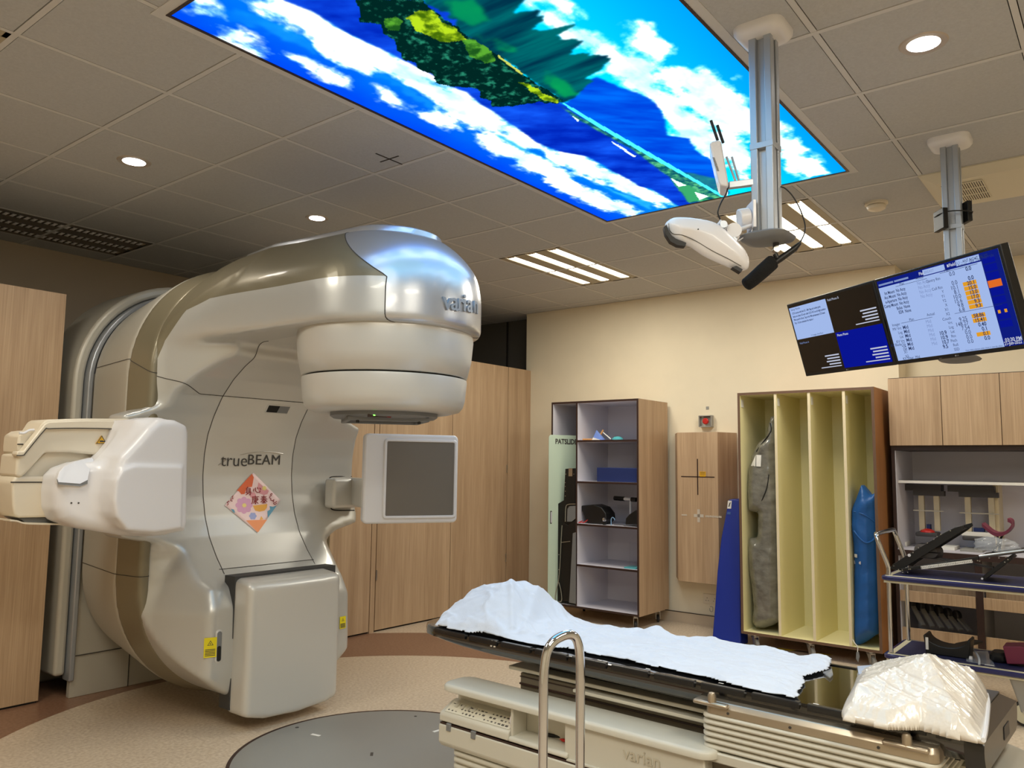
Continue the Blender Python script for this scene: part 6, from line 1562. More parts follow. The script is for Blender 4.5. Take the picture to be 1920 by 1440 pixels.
# buttons on the sloping ledge
pn_ = np.cross(KL3, K(0, -0.358, 0.418)-K(0, -0.295, 0.448)); pn_ /= np.linalg.norm(pn_); pn_ = pn_ if pn_[2] > 0 else -pn_
sl = (K(0, -0.295, 0.448)-K(0, -0.358, 0.418)); sl /= np.linalg.norm(sl)
M['keys'] = mat('pale_keys', srgb(222, 220, 206), 0.5); M['keyd'] = mat('dark_symbols', srgb(86, 84, 80), 0.5)
rs = random.Random(3)
pl_ = MB().obox(K(0.43, -0.327, 0.4335)+pn_*0.001, KL3, sl, pn_, 0.165, 0.029, 0.0008).build('key_panel', M['keys'], couch)
ks_ = MB()
for row in range(3):
    for k in range(17):
        if rs.random() < 0.22: continue
        c = K(0.28+0.0185*k, -0.327, 0.4335)+pn_*0.0022+sl*(0.018-0.018*row)
        ks_.obox(c, KL3, sl, pn_, rs.choice([0.003, 0.004, 0.006]), rs.choice([0.0015, 0.003, 0.004]), 0.0004)
tag(ks_.build('key_symbols', M['keyd'], pl_), kind='stuff')
for k in range(4):
    c = K(0.30+0.030*k, -0.327, 0.4335)+pn_*0.003+sl*0.012; MB().obox(c, KL3, sl, pn_, 0.007, 0.012, 0.004).build('paddle_key', M['beige'], couch, bevel=0.002)
MB().lathe(K(0.598, -0.325, 0.452), [(0.0, 0.0), (0.017, 0.0), (0.019, 0.006), (0.013, 0.013), (0, 0.014)], 20, axis=-KL3).build('stop_button', M['red'], couch, smooth=True)
MB().lathe(K(0.60, -0.325, 0.452), [(0.0, 0.0), (0.026, 0.0), (0.026, 0.004), (0, 0.004)], 24, axis=-KL3).build('button_ring', M['white'], couch)
hit_p = on_plane(1203, 1421, K(1.0, BF-0.001, 0.4), KT3)
text_obj('embossed_name', 'varian', 0.058, hit_p-KT3*0.001, KL3, UP, mat('embossed_beige', srgb(190, 184, 166), 0.4), couch, ext=0.0012)
# base pillars
kb = MB(); kbox(kb, 0.40, 1.36, -0.20, 0.20, 0.006, 0.47); kb.build('base_column', M['beige'], couch, bevel=0.01)
R = []
for k in range(11):
    z1 = 0.284-k*0.024
    for dz, e in ((0, 0.0), (0.004, -0.008), (0.015, -0.008), (0.020, 0.004)):
        R.append(rrect(K(0.80, -0.255, z1-dz), KL3, KT3, 0.98-2*e, 0.18-2*e, 0.03, 4))
MB().rings(R).build('lower_bellows', M['beige'], couch, smooth=True, ang=70)

# pens in the console recess
zc_p = 0.4062
def pen(label, a, b, m, r=0.0055):
    p, q = on_plane(*a, (0, 0, zc_p+r), UP), on_plane(*b, (0, 0, zc_p+r), UP)
    t = thing('pen', p, label, 'pen', 'pens lying in the console recess'); d = (q-p)/np.linalg.norm(q-p)
    MB().tube([p, p+(q-p)*0.62, q-d*0.012, q], [r, r, r*0.8, r*0.3], 12).build('barrel', m, t, smooth=True); MB().tube([p-d*0.001, p+(q-p)*0.3], r*1.15, 12).build('cap', m, t, smooth=True)
pen('black pen lying in the console recess behind the chrome handrail', (1024, 1377), (1078, 1387), M['black'])
pen('red pen lying in the console recess behind the chrome handrail', (1106, 1402), (1050, 1386), M['red'], 0.0065)

# ---------------------------------------------------------------- white sheet over the head rest
def sheet():
    edge_px = [(815, 1174), (845, 1180), (880, 1187), (905, 1189), (940, 1196), (1000, 1208), (1025, 1213), (1060, 1215), (1090, 1222), (1130, 1230), (1170, 1237), (1215, 1247), (1260, 1256), (1290, 1262), (1320, 1268), (1350, 1278), (1400, 1290), (1450, 1301), (1490, 1310), (1500, 1304), (1497, 1295), (1505, 1285), (1510, 1277), (1508, 1268), (1516, 1266), (1530, 1262), (1552, 1258), (1560, 1246), (1562, 1233), (1545, 1226), (1500, 1230), (1470, 1222), (1420, 1209), (1370, 1203), (1330, 1196)]
    P = [at_z(x, y, 0.708)[:2] for x, y in edge_px]
    st = [((p-KO)@KL, (p-KO)@KT) for p in P]
    st = [(s, max(t_, -0.262)) for s, t_ in st]
    st += [(0.95, 0.262), (0.7, 0.255), (0.5, 0.25), (0.3, 0.24), (0.15, 0.225), (0.06, 0.19), (0.035, 0.10), (0.03, 0.0), (0.032, -0.10), (0.036, -0.17)]
    ns, ntt = 340, 120
    S, T = np.meshgrid(np.linspace(0.02, 1.66, ns), np.linspace(-0.275, 0.31, ntt), indexing='ij')
    T2 = T+0.006*(fbm(S*22, T*22+5, 41)-0.5)*2; S2 = S+0.008*(fbm(S*18+9, T*18+9, 42)-0.5)*2
    ins = inpoly(S2, T2, st)
    hs = np.interp(S, [0.02, 0.05, 0.10, 0.14, 0.30, 0.36, 0.47, 0.58], [0.0, 0.03, 0.11, 0.135, 0.168, 0.145, 0.035, 0.0])
    ht = np.interp(T, [-0.262, -0.20, -0.12, -0.04, 0.10, 0.19, 0.26], [0.0, 0.28, 0.72, 1.0, 1.0, 0.72, 0.25])
    h = hs*ht
    for _ in range(10): h[1:-1, 1:-1] = (h[1:-1, 1:-1]*4+h[2:, 1:-1]+h[:-2, 1:-1]+h[1:-1, 2:]+h[1:-1, :-2])/8
    r1 = 1-np.abs(fbm(S*5+T*7, T*9-S*2+8, 51, 4)-0.47)*9; r2 = 1-np.abs(fbm(S*9-T*6+5, T*8+S*3+30, 52, 4)-0.47)*9
    r3 = 1-np.abs(fbm(S*14+T*4+5, T*16+30, 53, 3)-0.45)*7
    wr = 0.0075*np.clip(r1, 0, 1)**1.5+0.0035*np.clip(r2, 0, 1)**1.5+0.0012*np.clip(r3, 0, 1)+0.010*fbm(S*5, T*5, 54)
    fold = 0.028*np.exp(-((T-0.25)/0.10)**2)*np.exp(-((S-0.86-0.25*(0.25-T))/0.05)**2)+0.012*np.exp(-((S-0.66-T*0.5)/0.02)**2)*(T > -0.15)+0.02*np.exp(-((S-1.60)/0.04)**2)*np.clip((T-0.1)*6, 0, 1)
    tentz = 0.012*np.exp(-((S-0.30+T*0.9)/0.018)**2)*(h > 0.02)+0.010*np.exp(-((S-0.42+T*0.5)/0.02)**2)*(h > 0.01)
    Z = 0.7055+h+wr+fold+tentz
    edge = np.clip(sdf_poly(S2, T2, st)/-0.02, 0, 1); Z = 0.7050+(Z-0.7050)*(0.25+0.75*edge)
    over = T < -0.262; Z = np.where(over, 0.700+(T+0.262)*0.8, Z)
    vid = -np.ones((ns, ntt), int); vid[ins] = np.arange(ins.sum())
    pts = [K(a, b, c) for a, b, c in zip(S[ins], T[ins], Z[ins])]
    q = np.stack([vid[:-1, :-1], vid[1:, :-1], vid[1:, 1:], vid[:-1, 1:]], -1).reshape(-1, 4); q = q[(q >= 0).all(1)]
    me = bpy.data.meshes.new('white_sheet'); me.from_pydata([tuple(p) for p in pts], [], q.tolist())
    for p in me.polygons: p.use_smooth = True
    me.materials.append(mat('white_cotton', srgb(208, 218, 234), 0.85, sheen=0.3, bump=(260, 0.15)))
    o = bpy.data.objects.new('white_sheet', me); COL.objects.link(o)
    sd = o.modifiers.new('t', 'SOLIDIFY'); sd.thickness = 0.0015; sd.offset = 1
    return tag(o, 'rumpled white cotton sheet spread over the black couch top and its head rest', 'sheet')
sheet()
# head rest under the sheet
hr = MB().rings([[K(s, t_, z) for t_, z in ((-0.19, 0.7005), (-0.10, 0.70+h*0.66), (-0.03, 0.70+h), (0.10, 0.70+h), (0.17, 0.70+h*0.6), (0.21, 0.7005))] for s, h in ((0.06, 0.03), (0.10, 0.095), (0.15, 0.115), (0.30, 0.14), (0.36, 0.115), (0.44, 0.03))])
tag(hr.build('head_rest', M['greyp'], smooth=True), 'head rest wedge on the couch hidden under the white sheet', 'head rest')
# small clear sleeve beside the sheet
P = [at_z(x, y, 0.704) for x, y in ((1543, 1262), (1560, 1256), (1562, 1266), (1556, 1272))]
tag(MB().prism(P, (0, 0, 0.004)).build('clear_sleeve', M['film']), 'scrap of clear plastic on the couch at the corner of the sheet', 'plastic scrap')

# ---------------------------------------------------------------- wedge cushion in its clear bag
def bagged():
    base = [(1580, 1344), (1576, 1336), (1600, 1285), (1608, 1256), (1645, 1252), (1700, 1262), (1760, 1275), (1852, 1300), (1856, 1312), (1851, 1372), (1846, 1389), (1780, 1377), (1725, 1362), (1664, 1362), (1620, 1352)]
    P = [at_z(x, y, 0.712)[:2] for x, y in base]; st = [((p-KO)@KL, (p-KO)@KT) for p in P]
    s_ = [a for a, b in st]; t_ = [b for a, b in st]
    ns, ntt = 150, 150
    S, T = np.meshgrid(np.linspace(min(s_)-0.01, max(s_)+0.01, ns), np.linspace(min(t_)-0.01, max(t_)+0.01, ntt), indexing='ij')
    n1, n2 = fbm(S*16, T*16+7, 61)-0.5, fbm(S*16+20, T*16+27, 62)-0.5
    ins = inpoly(S+0.008*n1, T+0.008*n2, st); ds = -sdf_poly(S, T, st)
    # ridge from the near left to the far middle: a four-sided wedge
    apex = at_x(1740, 1236, 2.66); as_, at__ = (apex[:2]-KO)@KL, (apex[:2]-KO)@KT; ah = apex[2]-0.702
    def tri(a, lo, mid, hi): return np.clip(np.minimum((a-lo)/(mid-lo), (hi-a)/(hi-mid)), 0, 1)
    cone = tri(S, min(s_)+0.02, as_, max(s_)-0.005)*1.0
    cone2 = tri(T, min(t_)-0.02, at__, max(t_)+0.02)
    h = ah*np.minimum(cone**1.1, cone2**1.0*1.02)
    for _ in range(4): h[1:-1, 1:-1] = (h[1:-1, 1:-1]*4+h[2:, 1:-1]+h[:-2, 1:-1]+h[1:-1, 2:]+h[1:-1, :-2])/8
    rr_ = 1-np.abs(fbm((S-as_)*10+T*18, (T-at__)*6+9, 63, 4)-0.47)*8; r4 = 1-np.abs(fbm(S*22+T*10, T*9-S*16+19, 64, 4)-0.47)*7
    edge = np.clip(ds/0.035, 0, 1)**0.5
    Z = 0.7035+edge*(0.020+h*0.95)+edge*(0.005*np.clip(rr_, 0, 1)**2+0.0025*np.clip(r4, 0, 1)**2)
    vid = -np.ones((ns, ntt), int); vid[ins] = np.arange(ins.sum())
    top = [K(a, b, c) for a, b, c in zip(S[ins], T[ins], Z[ins])]; bot = [K(a, b, 0.7015) for a, b in zip(S[ins], T[ins])]
    q = np.stack([vid[:-1, :-1], vid[1:, :-1], vid[1:, 1:], vid[:-1, 1:]], -1).reshape(-1, 4); q = q[(q >= 0).all(1)]; N = len(top)
    from collections import Counter
    ec = Counter()
    for f in q.tolist():
        for k in range(4): ec[(f[k], f[(k+1) % 4])] += 1
    side = [(a, b, b+N, a+N) for (a, b) in ec if (b, a) not in ec]
    me = bpy.data.meshes.new('bagged_wedge'); me.from_pydata([tuple(p) for p in top+bot], [], q.tolist()+(q[:, ::-1]+N).tolist()+[s[::-1] for s in side])
    for p in me.polygons: p.use_smooth = True
    m = mat('cushion_in_film', srgb(220, 216, 208), 0.3, coat=0.5, noise=((10, 10, 10), 0.05), bump=(28, 0.35)); me.materials.append(m)
    root = thing('wedge_cushion', K(as_, at__, 0.7015), 'cream wedge cushion wrapped in crinkled clear plastic at the foot end of the couch', 'cushion')
    o = bpy.data.objects.new('wrapped_cushion', me); COL.objects.link(o); o.parent = root
    me.transform(world_of(root).inverted())
    seam = MB(); e = []
    for x, y in ((1844, 1388), (1848, 1370), (1851, 1345), (1853, 1318), (1850, 1302)): e.append(at_z(x, y, 0.716))
    seam.tube(smooth_path(e, 4), 0.006, 8)
    seam.build('bag_seam', mat('folded_film', srgb(226, 230, 238), 0.3, coat=0.5), root, smooth=True)
    e = [at_z(x, y, 0.72) for x, y in ((1612, 1253), (1660, 1251), (1700, 1254))]
    P = [at_z(x, y, 0.715) for x, y in ((1607, 1252), (1645, 1249), (1650, 1262), (1622, 1272), (1610, 1266))]
    MB().prism(P, (0, 0, 0.006)).build('bag_mouth', mat('bluish_film', srgb(190, 206, 232), 0.3, coat=0.5), root, bevel=0.002)
bagged()

# ---------------------------------------------------------------- chrome handrail in the foreground
def hand_rail():
    D = 2.0
    def R(x, y): 
        t_ = (1.665-0.0)/ray(1055, 1187)[0]; return CP+t_*ray(x, y)
    n = np.array([0.30, -1.0, 0]); n /= np.linalg.norm(n)
    p0 = at_d(1055, 1190, 1.95)
    hz = np.array([p0[0], p0[1], 0])
    dirx = np.array([ray(1085, 1300)[0]-ray(1020, 1300)[0], ray(1085, 1300)[1]-ray(1020, 1300)[1], 0])
    # the loop stands in a vertical plane seen at an angle
    nn = np.array([-0.35, -0.94, 0]); 
    def pt(x, y): return on_plane(x, y, p0, nn)
    pts = [pt(x, y) for x, y in ((1019, 1300), (1019.5, 1275), (1021, 1250), (1026, 1222), (1037, 1204), (1052, 1194), (1068, 1190), (1079, 1196), (1085, 1212), (1087.5, 1235), (1088, 1265), (1088, 1300))]
    bl_, br_ = pts[0], pts[-1]
    base_l = np.array([bl_[0], bl_[1], 0.0]); base_r = np.array([br_[0], br_[1], 0.0])
    top = smooth_path(pts, 5)
    t = thing('step_stool_rail', ((base_l+base_r)/2), 'chrome inverted-U handrail of a foot stool standing in front of the couch', 'handrail')
    zf = 0.235
    MB().tube([base_l+UP*zf]+top+[base_r+UP*zf], 0.0115, 16).build('rail', M['chrome'], t, smooth=True, ang=70)
    d = (base_r-base_l)/np.linalg.norm(base_r-base_l); u = np.array([-d[1], d[0], 0]); u = u if u @ np.array([1, 1, 0]) < 0 else -u
    c = (base_l+base_r)/2+u*0.12
    MB().prism(rrect(c+UP*0.20, d, u, 0.40, 0.30, 0.03), (0, 0, 0.035)).build('step', M['rubber'], t, bevel=0.004)
    for a in (-1, 1):
        for b in (-1, 1): MB().tube([c+d*a*0.17+u*b*0.12+UP*0.20, c+d*a*0.19+u*b*0.14], 0.0115, 12).build('leg', M['chrome'], t, smooth=True)
hand_rail()

# ---------------------------------------------------------------- turntable disc in the floor
tt = thing('turntable', (2.76, 3.01, 0), 'large grey round turntable plate set in the beige floor under the machine', 'turntable')
TC, TR = (2.697, 2.90), 0.683
MB().lathe((TC[0], TC[1], 0), [(TR, 0.0005), (TR, 0.004), (TR-0.02, 0.006), (0, 0.006)], 128).build('plate', mat('grey_plate', srgb(146, 146, 142), 0.42, metal=0.2), tt, smooth=True, ang=20)
MB().lathe((TC[0], TC[1], 0), [(TR+0.012, 0.0), (TR+0.012, 0.0045), (TR, 0.0045)], 128).build('rim', M['edge'], tt)
for x, y, w_, a in ((592, 1378, 0.045, 0.5), (820, 1370, 0.045, -0.4)):
    c = at_z(x, y, 0.0065); dx = at_z(x+10, y+(2 if x < 700 else -3), 0.0065)-c; dx /= np.linalg.norm(dx); dy = np.cross(UP, dx)
    MB().obox(c, dx, dy, UP, w_*0.6, 0.009, 0.0006).build('white_marker', M['paper'], tt)
for x, y, r in ((557, 1364, 0.01), (779, 1343, 0.008)):
    MB().lathe(at_z(x, y, 0.0062), [(0, 0), (r, 0), (r, 0.001), (0, 0.001)], 12).build('screw', M['ink'], tt)
c = at_z(697, 1414, 0.0062); pl = MB().obox(c, np.array([0.7, 0.7, 0]), np.array([-0.7, 0.7, 0]), UP, 0.022, 0.007, 0.0008).build('lifting_point', M['ink'], tt)
# ================================================================ posts hanging from the ceiling
def post(x, y, zb, half, label, name='ceiling_post', rz=0.0, joint=None):
    t = thing(name, (x, y, HC), label, 'ceiling post')
    ca, sa = math.cos(rz), math.sin(rz); ux, uy = np.array([ca, sa, 0]), np.array([-sa, ca, 0]); c = np.array([x, y, 0.0])
    h = half; g, dp = h*0.36, h*0.5
    # extrusion profile with a groove in every side
    side = [(-h, -h), (-g, -h), (-g, -h+dp), (g, -h+dp), (g, -h)]
    P = []
    for k in range(4):
        a = k*PI/2
        for u, v in side: P.append((u*math.cos(a)-v*math.sin(a), u*math.sin(a)+v*math.cos(a)))
    MB().prism([c+ux*u+uy*v+UP*zb for u, v in P], UP*(HC-0.02-zb)).build('profile', M['alu'], t, bevel=0.0025)
    MB().prism([c+ux*u+uy*v+UP*(zb+0.001) for u, v in ((-g*0.5, -h+dp*0.25), (g*0.5, -h+dp*0.25), (g*0.5, -h+dp*0.9), (-g*0.5, -h+dp*0.9))], UP*(HC-0.03-zb)).build('groove_cover', M['alu'], t)
    MB().rings([rrect(c+UP*(HC-dz), ux, uy, 0.185-2*e, 0.185-2*e, 0.045-e*0.5) for dz, e in ((0.0, 0.0), (0.018, 0.002), (0.032, 0.012), (0.04, 0.03))]).build('ceiling_flange', M['white'], t, smooth=True, ang=60)
    if joint: MB().prism([c+ux*a*(h+0.0015)+uy*b*(h+0.0015)+UP*joint for a, b in ((-1, -1), (1, -1), (1, 1), (-1, 1))], UP*0.022).build('joint_collar', M['alu'], t, bevel=0.001)
    return t, c, ux, uy
P1 = (2.735, 1.005)
z1 = at_x(1440, 442, 2.73)[2]
j1 = at_x(1430, 284, 2.73)[2]
t, c, ux, uy = post(P1[0], P1[1], z1, 0.041, 'grooved aluminium ceiling post carrying the white tracking camera, beside the sky picture', rz=0.0, joint=j1)
MB().rings([rrect(c+UP*(z1+dz), ux, uy, 0.175+2*e, 0.175+2*e, 0.05) for dz, e in ((0.004, -0.012), (-0.004, 0.0), (-0.016, -0.006), (-0.024, -0.03))]).build('end_cap', M['greyp'], t, smooth=True, ang=60)
# microphone under it
ms = thing('microphone', c+UP*(z1-0.03), 'black shotgun microphone with foam windshield hanging below the camera post', 'microphone')
dm = math.sqrt(P1[0]**2+P1[1]**2)
def atd_post(x, y, off=0.0):
    """sight line met with the upright plane through the post facing the room"""
    nn = np.array([0.78, 0.62, 0]); return on_plane(x, y, np.array([P1[0], P1[1], 0])+nn*off, nn)
MB().tube([atd_post(1455, 451), atd_post(1455, 470)], 0.011, 12).build('stem', M['dkgrey'], ms, smooth=True)
MB().lathe(atd_post(1455, 468)-np.array([0.78, 0.62, 0])*0.012, [(0, 0), (0.012, 0), (0.012, 0.024), (0, 0.024)], 20, axis=(0.78, 0.62, 0)).build('swivel', M['steel'], ms, smooth=True, ang=40)
MB().tube([atd_post(1500, 456), atd_post(1490, 466), atd_post(1462, 486), atd_post(1446, 498)], [0.006, 0.011, 0.012, 0.009], 14).build('body', M['black'], ms, smooth=True)
MB().tube(smooth_path([atd_post(1453, 489), atd_post(1449, 491), atd_post(1438, 501), atd_post(1412, 524), atd_post(1400, 533), atd_post(1396, 536)], 3), [0.004, 0.016, 0.022, 0.026, 0.027, 0.027, 0.027, 0.027, 0.026, 0.0255, 0.025, 0.0245, 0.024, 0.021, 0.016, 0.006], 18).build('windshield', mat('black_foam', srgb(12, 12, 12), 0.95, bump=(220, 0.5)), ms, smooth=True)
MB().tube([atd_post(1453, 476), atd_post(1457, 484)], 0.009, 10).build('clip', M['black'], ms)
MB().tube(smooth_path([atd_post(1457, 350), atd_post(1470, 352), atd_post(1485, 366), atd_post(1500, 392), atd_post(1509, 420), atd_post(1508, 438), atd_post(1500, 455)], 6), 0.0026, 8).build('cable', M['black'], ms)
# little white access point with two aerials on a bracket
ap = thing('access_point', atd_post(1370, 320), 'small white wireless box with two black aerials bracketed to the camera post', 'wireless box')
bx = np.array([0.62, -0.78, 0]); bn = np.array([0.78, 0.62, 0])
o4 = [(1330, 269), (1347, 261.5), (1352, 263), (1377, 330), (1389, 351), (1372, 357), (1351, 347), (1346, 336)]
P = [atd_post(x, y, -0.05) for x, y in ((1330, 269), (1334, 265), (1346, 262), (1352, 264), (1366, 344), (1364, 350), (1351, 347), (1347, 340))]
MB().prism(P, bx*0.028+bn*0.11).build('housing', M['white'], ap, bevel=0.006, segs=3, smooth=True)
for a, b in (((1345.5, 263), (1333, 226)), ((1356, 268), (1345, 235))):
    MB().tube([atd_post(*a, 0.0 if a[0] < 1350 else 0.03), atd_post(*b, 0.0 if a[0] < 1350 else 0.03)], 0.0055, 10).build('aerial', M['black'], ap)
vt = MB()
for k in range(10):
    q = atd_post(1338+0.9*k, 296+2.6*k, -0.052); vt.obox(q, bx, UP, bn, 0.004, 0.0013, 0.0008)
tag(vt.build('vent_slots', M['greyp'], ap), kind='stuff')
a, b = atd_post(1376, 347, 0.0), atd_post(1408, 343, 0.0)
MB().obox((a+b)/2, (b-a)/np.linalg.norm(b-a), UP, np.cross((b-a)/np.linalg.norm(b-a), UP), np.linalg.norm(b-a)/2+0.02, 0.012, 0.012).build('bracket_arm', M['alu'], ap, bevel=0.002)
a, b = atd_post(1362, 294, 0.02), atd_post(1381, 345, 0.02)
for o_ in (0.0, 0.02): MB().tube([a+bx*o_, b+bx*o_*0.6], 0.004, 8).build('bracket_rod', M['alu'], ap)
MB().tube(smooth_path([atd_post(1365, 347, -0.02), atd_post(1362, 362, -0.03), atd_post(1352, 380, -0.04), atd_post(1346, 398, -0.04), atd_post(1350, 411, -0.03)], 5), 0.0026, 8).build('cable', M['black'], ap)
# tracking camera: long bean-shaped body
tc = thing('tracking_camera', atd_post(1330, 455), 'long white curved tracking camera with dark end windows hanging from the post', 'camera')
cl = [(1250, 424), (1262, 416), (1285, 419), (1315, 431), (1345, 450), (1370, 470), (1388, 486), (1397, 494)]
wd = [0.006, 0.020, 0.036, 0.046, 0.049, 0.043, 0.030, 0.006]
outp = [(1246, 425), (1250, 415), (1262, 408), (1280, 407), (1310, 410), (1340, 417), (1360, 431), (1382, 452), (1398, 470), (1405, 490), (1404, 503), (1397, 508), (1385, 508), (1366, 502), (1340, 491), (1318, 480), (1300, 468), (1288, 461), (1270, 459), (1256, 447)]
cp_ = np.array([P1[0], P1[1], 0])+np.array([-0.10, -0.02, 0]); cn = np.array([0.80, 0.60, 0.0])
o2 = [on_plane(x, y, cp_, cn) for x, y in outp]; ctr = sum(o2)/len(o2); fx = np.cross(cn, UP); fy = UP
def cam_sdf(x, y, z):
    # x along fx, y along cn, z up, relative to ctr
    X2, Z2 = x[:, :1, :1]+0*z[:1, :1, :], z[:1, :1, :]+0*x[:, :1, :1]
    d = sdf_poly(X2, Z2, cam_poly)
    th = 0.042*np.clip((0.0-d)/0.055, 0.0, 1)**0.5
    q = np.abs(y-0.0)-th
    return np.maximum(smax(d, q, 0.01), d)
cam_poly = [((p-ctr)@fx, (p-ctr)@fy) for p in [o2[k] for k in range(len(o2))]]
cam_poly = [tuple(p) for p in closed_path([np.array(p) for p in cam_poly], 3)]
lo = (min(p[0] for p in cam_poly)-0.02, -0.07, min(p[1] for p in cam_poly)-0.02); hi = (max(p[0] for p in cam_poly)+0.02, 0.07, max(p[1] for p in cam_poly)+0.02)
bm = net_bm(cam_sdf, lo, hi, 0.0045, 2)
bm.transform(Matrix(((fx[0], cn[0], 0, ctr[0]-tc.location[0]), (fx[1], cn[1], 0, ctr[1]-tc.location[1]), (0, 0, 1, ctr[2]-tc.location[2]), (0, 0, 0, 1))))
bmesh.ops.recalc_face_normals(bm, faces=bm.faces[:])
cb = bm_obj(bm, 'camera_body', M['white'], tc, ang=0)
_bvh.clear()
cfp = cp_-cn*0.034
for pl in ([(1245, 425), (1250, 421), (1253, 431), (1259, 441), (1267, 447), (1287, 455), (1285, 462), (1270, 460), (1257, 453), (1248, 439)], [(1373, 501), (1381, 498), (1393, 505), (1389, 511)]):
    MB().prism([on_plane(x, y, cfp, cn) for x, y in pl], cn*0.03).build('end_window', M['black'], tc, bevel=0.001)
strap_on([(1254, 419), (1256, 432), (1264, 439), (1280, 441), (1305, 452), (1335, 470), (1365, 485), (1390, 499)], [cb], 0.0012, 'housing_joint', M['seam'], tc)
MB().lathe((ray_hit(1309, 430, [cb]) or (at_d(1309, 430, 2.5),))[0], [(0, 0), (0.0025, 0), (0.0025, 0.002), (0, 0.002)], 8, axis=-cn).build('indicator', M['ink'], tc)
# its knuckle and bracket
kn = MB()
for (a, b, r) in (((1346, 418), (1376, 440), 0.016), ((1352, 424), (1384, 448), 0.012)): kn.tube([atd_post(*a, -0.04), atd_post(*b, -0.04)], r, 8)
kn.build('mount_block', M['white'], tc, bevel=0.002)
for x, y, r in ((1357, 420, 0.013), (1377, 449, 0.010), (1351, 434, 0.010)): MB().lathe(atd_post(x, y, -0.075), [(0, 0), (r, 0), (r, 0.03), (0, 0.03)], 14, axis=cn).build('mount_bolt', M['alu'], tc)
MB().lathe(atd_post(1377, 431, -0.06), [(0.010, 0), (0.026, 0), (0.026, 0.04), (0.010, 0.04)], 20, axis=cn).build('hinge_knuckle', M['white'], tc, smooth=True, ang=40)
MB().tube([atd_post(1380, 433, -0.03), atd_post(1408, 423, -0.01)], 0.014, 12, flat=0.6).build('bracket_arm', M['white'], tc, smooth=True)
MB().tube([atd_post(1385, 410, 0.0), atd_post(1405, 407, 0.0)], [0.034, 0.034], 16).build('swivel_housing', M['white'], tc, bevel=0.004, smooth=True, ang=40)
MB().obox(atd_post(1409, 406, 0.0), np.array([0.62, -0.78, 0]), UP, bn, 0.006, 0.05, 0.04).build('mount_plate', M['white'], tc, bevel=0.002)
MB().tube(smooth_path([atd_post(1384, 452, -0.03), atd_post(1396, 444, -0.02), atd_post(1408, 436, -0.02), atd_post(1412, 424, -0.01)], 4), 0.0022, 6).build('cable', M['white'], tc)

P2 = (4.235, 0.645)
z2 = at_x(1797, 672, 4.23)[2]
t, c, ux, uy = post(P2[0], P2[1], z2, 0.0385, 'grooved aluminium ceiling post behind the pair of monitors', joint=at_x(1785, 432, 4.23)[2])
MB().rings([rrect(c+UP*(z2+dz), ux, uy, 0.175+2*e, 0.175+2*e, 0.05) for dz, e in ((0.006, -0.012), (-0.002, 0.0), (-0.010, -0.006), (-0.018, -0.03))]).build('end_cap', M['greyp'], t, smooth=True, ang=60)
tb = thing('adapter_box', c+UP*2.45, 'black power adapter strapped to the monitor post', 'adapter')
for px_, py_, w_, h_ in ((1764, 413, 0.02, 0.05), (1809, 400, 0.02, 0.05)):
    q = on_plane(px_, py_, c+bn*0.0, bn); MB().obox(q, bx, UP, bn, 0.012, h_, 0.045).build('adapter', M['black'], tb, bevel=0.003)
q = on_plane(1787, 404, c, bn)
MB().tube(closed_path([c*[1, 1, 0]+UP*q[2]+bx*a+bn*b for a, b in ((-0.06, -0.06), (0.06, -0.06), (0.06, 0.06), (-0.06, 0.06))], 4), 0.003, 6).build('strap', M['black'], tb)

# ---------------------------------------------------------------- monitors
def mon_axes(yaw, tilt, roll):
    ca, sa = math.cos(yaw), math.sin(yaw); x = np.array([ca, sa, 0]); n0 = np.array([sa, -ca, 0]); zz = UP
    n = math.cos(tilt)*n0-math.sin(tilt)*zz; up = math.sin(tilt)*n0+math.cos(tilt)*zz
    return math.cos(roll)*x+math.sin(roll)*up, -math.sin(roll)*x+math.cos(roll)*up, n
MXA, MUP, MN = mon_axes(math.radians(-128.2), math.radians(16.9), math.radians(-1.7))
SCL = 0.80
def scaled(p): return CP+(np.array(p)-CP)*SCL
MWID, MHEI = 0.96*SCL, 0.56*SCL
MC = {'R': scaled((5.061, 0.841, 2.296)), 'L': scaled((5.665, 1.607, 2.325))}
M['scr_l'] = emat('screen_pale', srgb(166, 190, 240), 0.92*L_SCREEN); M['scr_b'] = emat('screen_blue', srgb(10, 22, 150), 0.9*L_SCREEN); M['scr_k'] = mat('screen_dark', srgb(10, 9, 9), 0.25)
M['scr_d'] = emat('screen_navy', srgb(16, 30, 130), 0.9*L_SCREEN); M['txt'] = emat('screen_text', srgb(40, 54, 96), 0.9); M['txtw'] = emat('screen_white_text', srgb(196, 202, 222), 0.9); M['txtg'] = emat('screen_grey_text', srgb(130, 150, 200), 0.9); M['org'] = emat('screen_orange', srgb(226, 158, 40), 0.95); M['org2'] = emat('screen_orange2', srgb(226, 110, 40), 0.95)
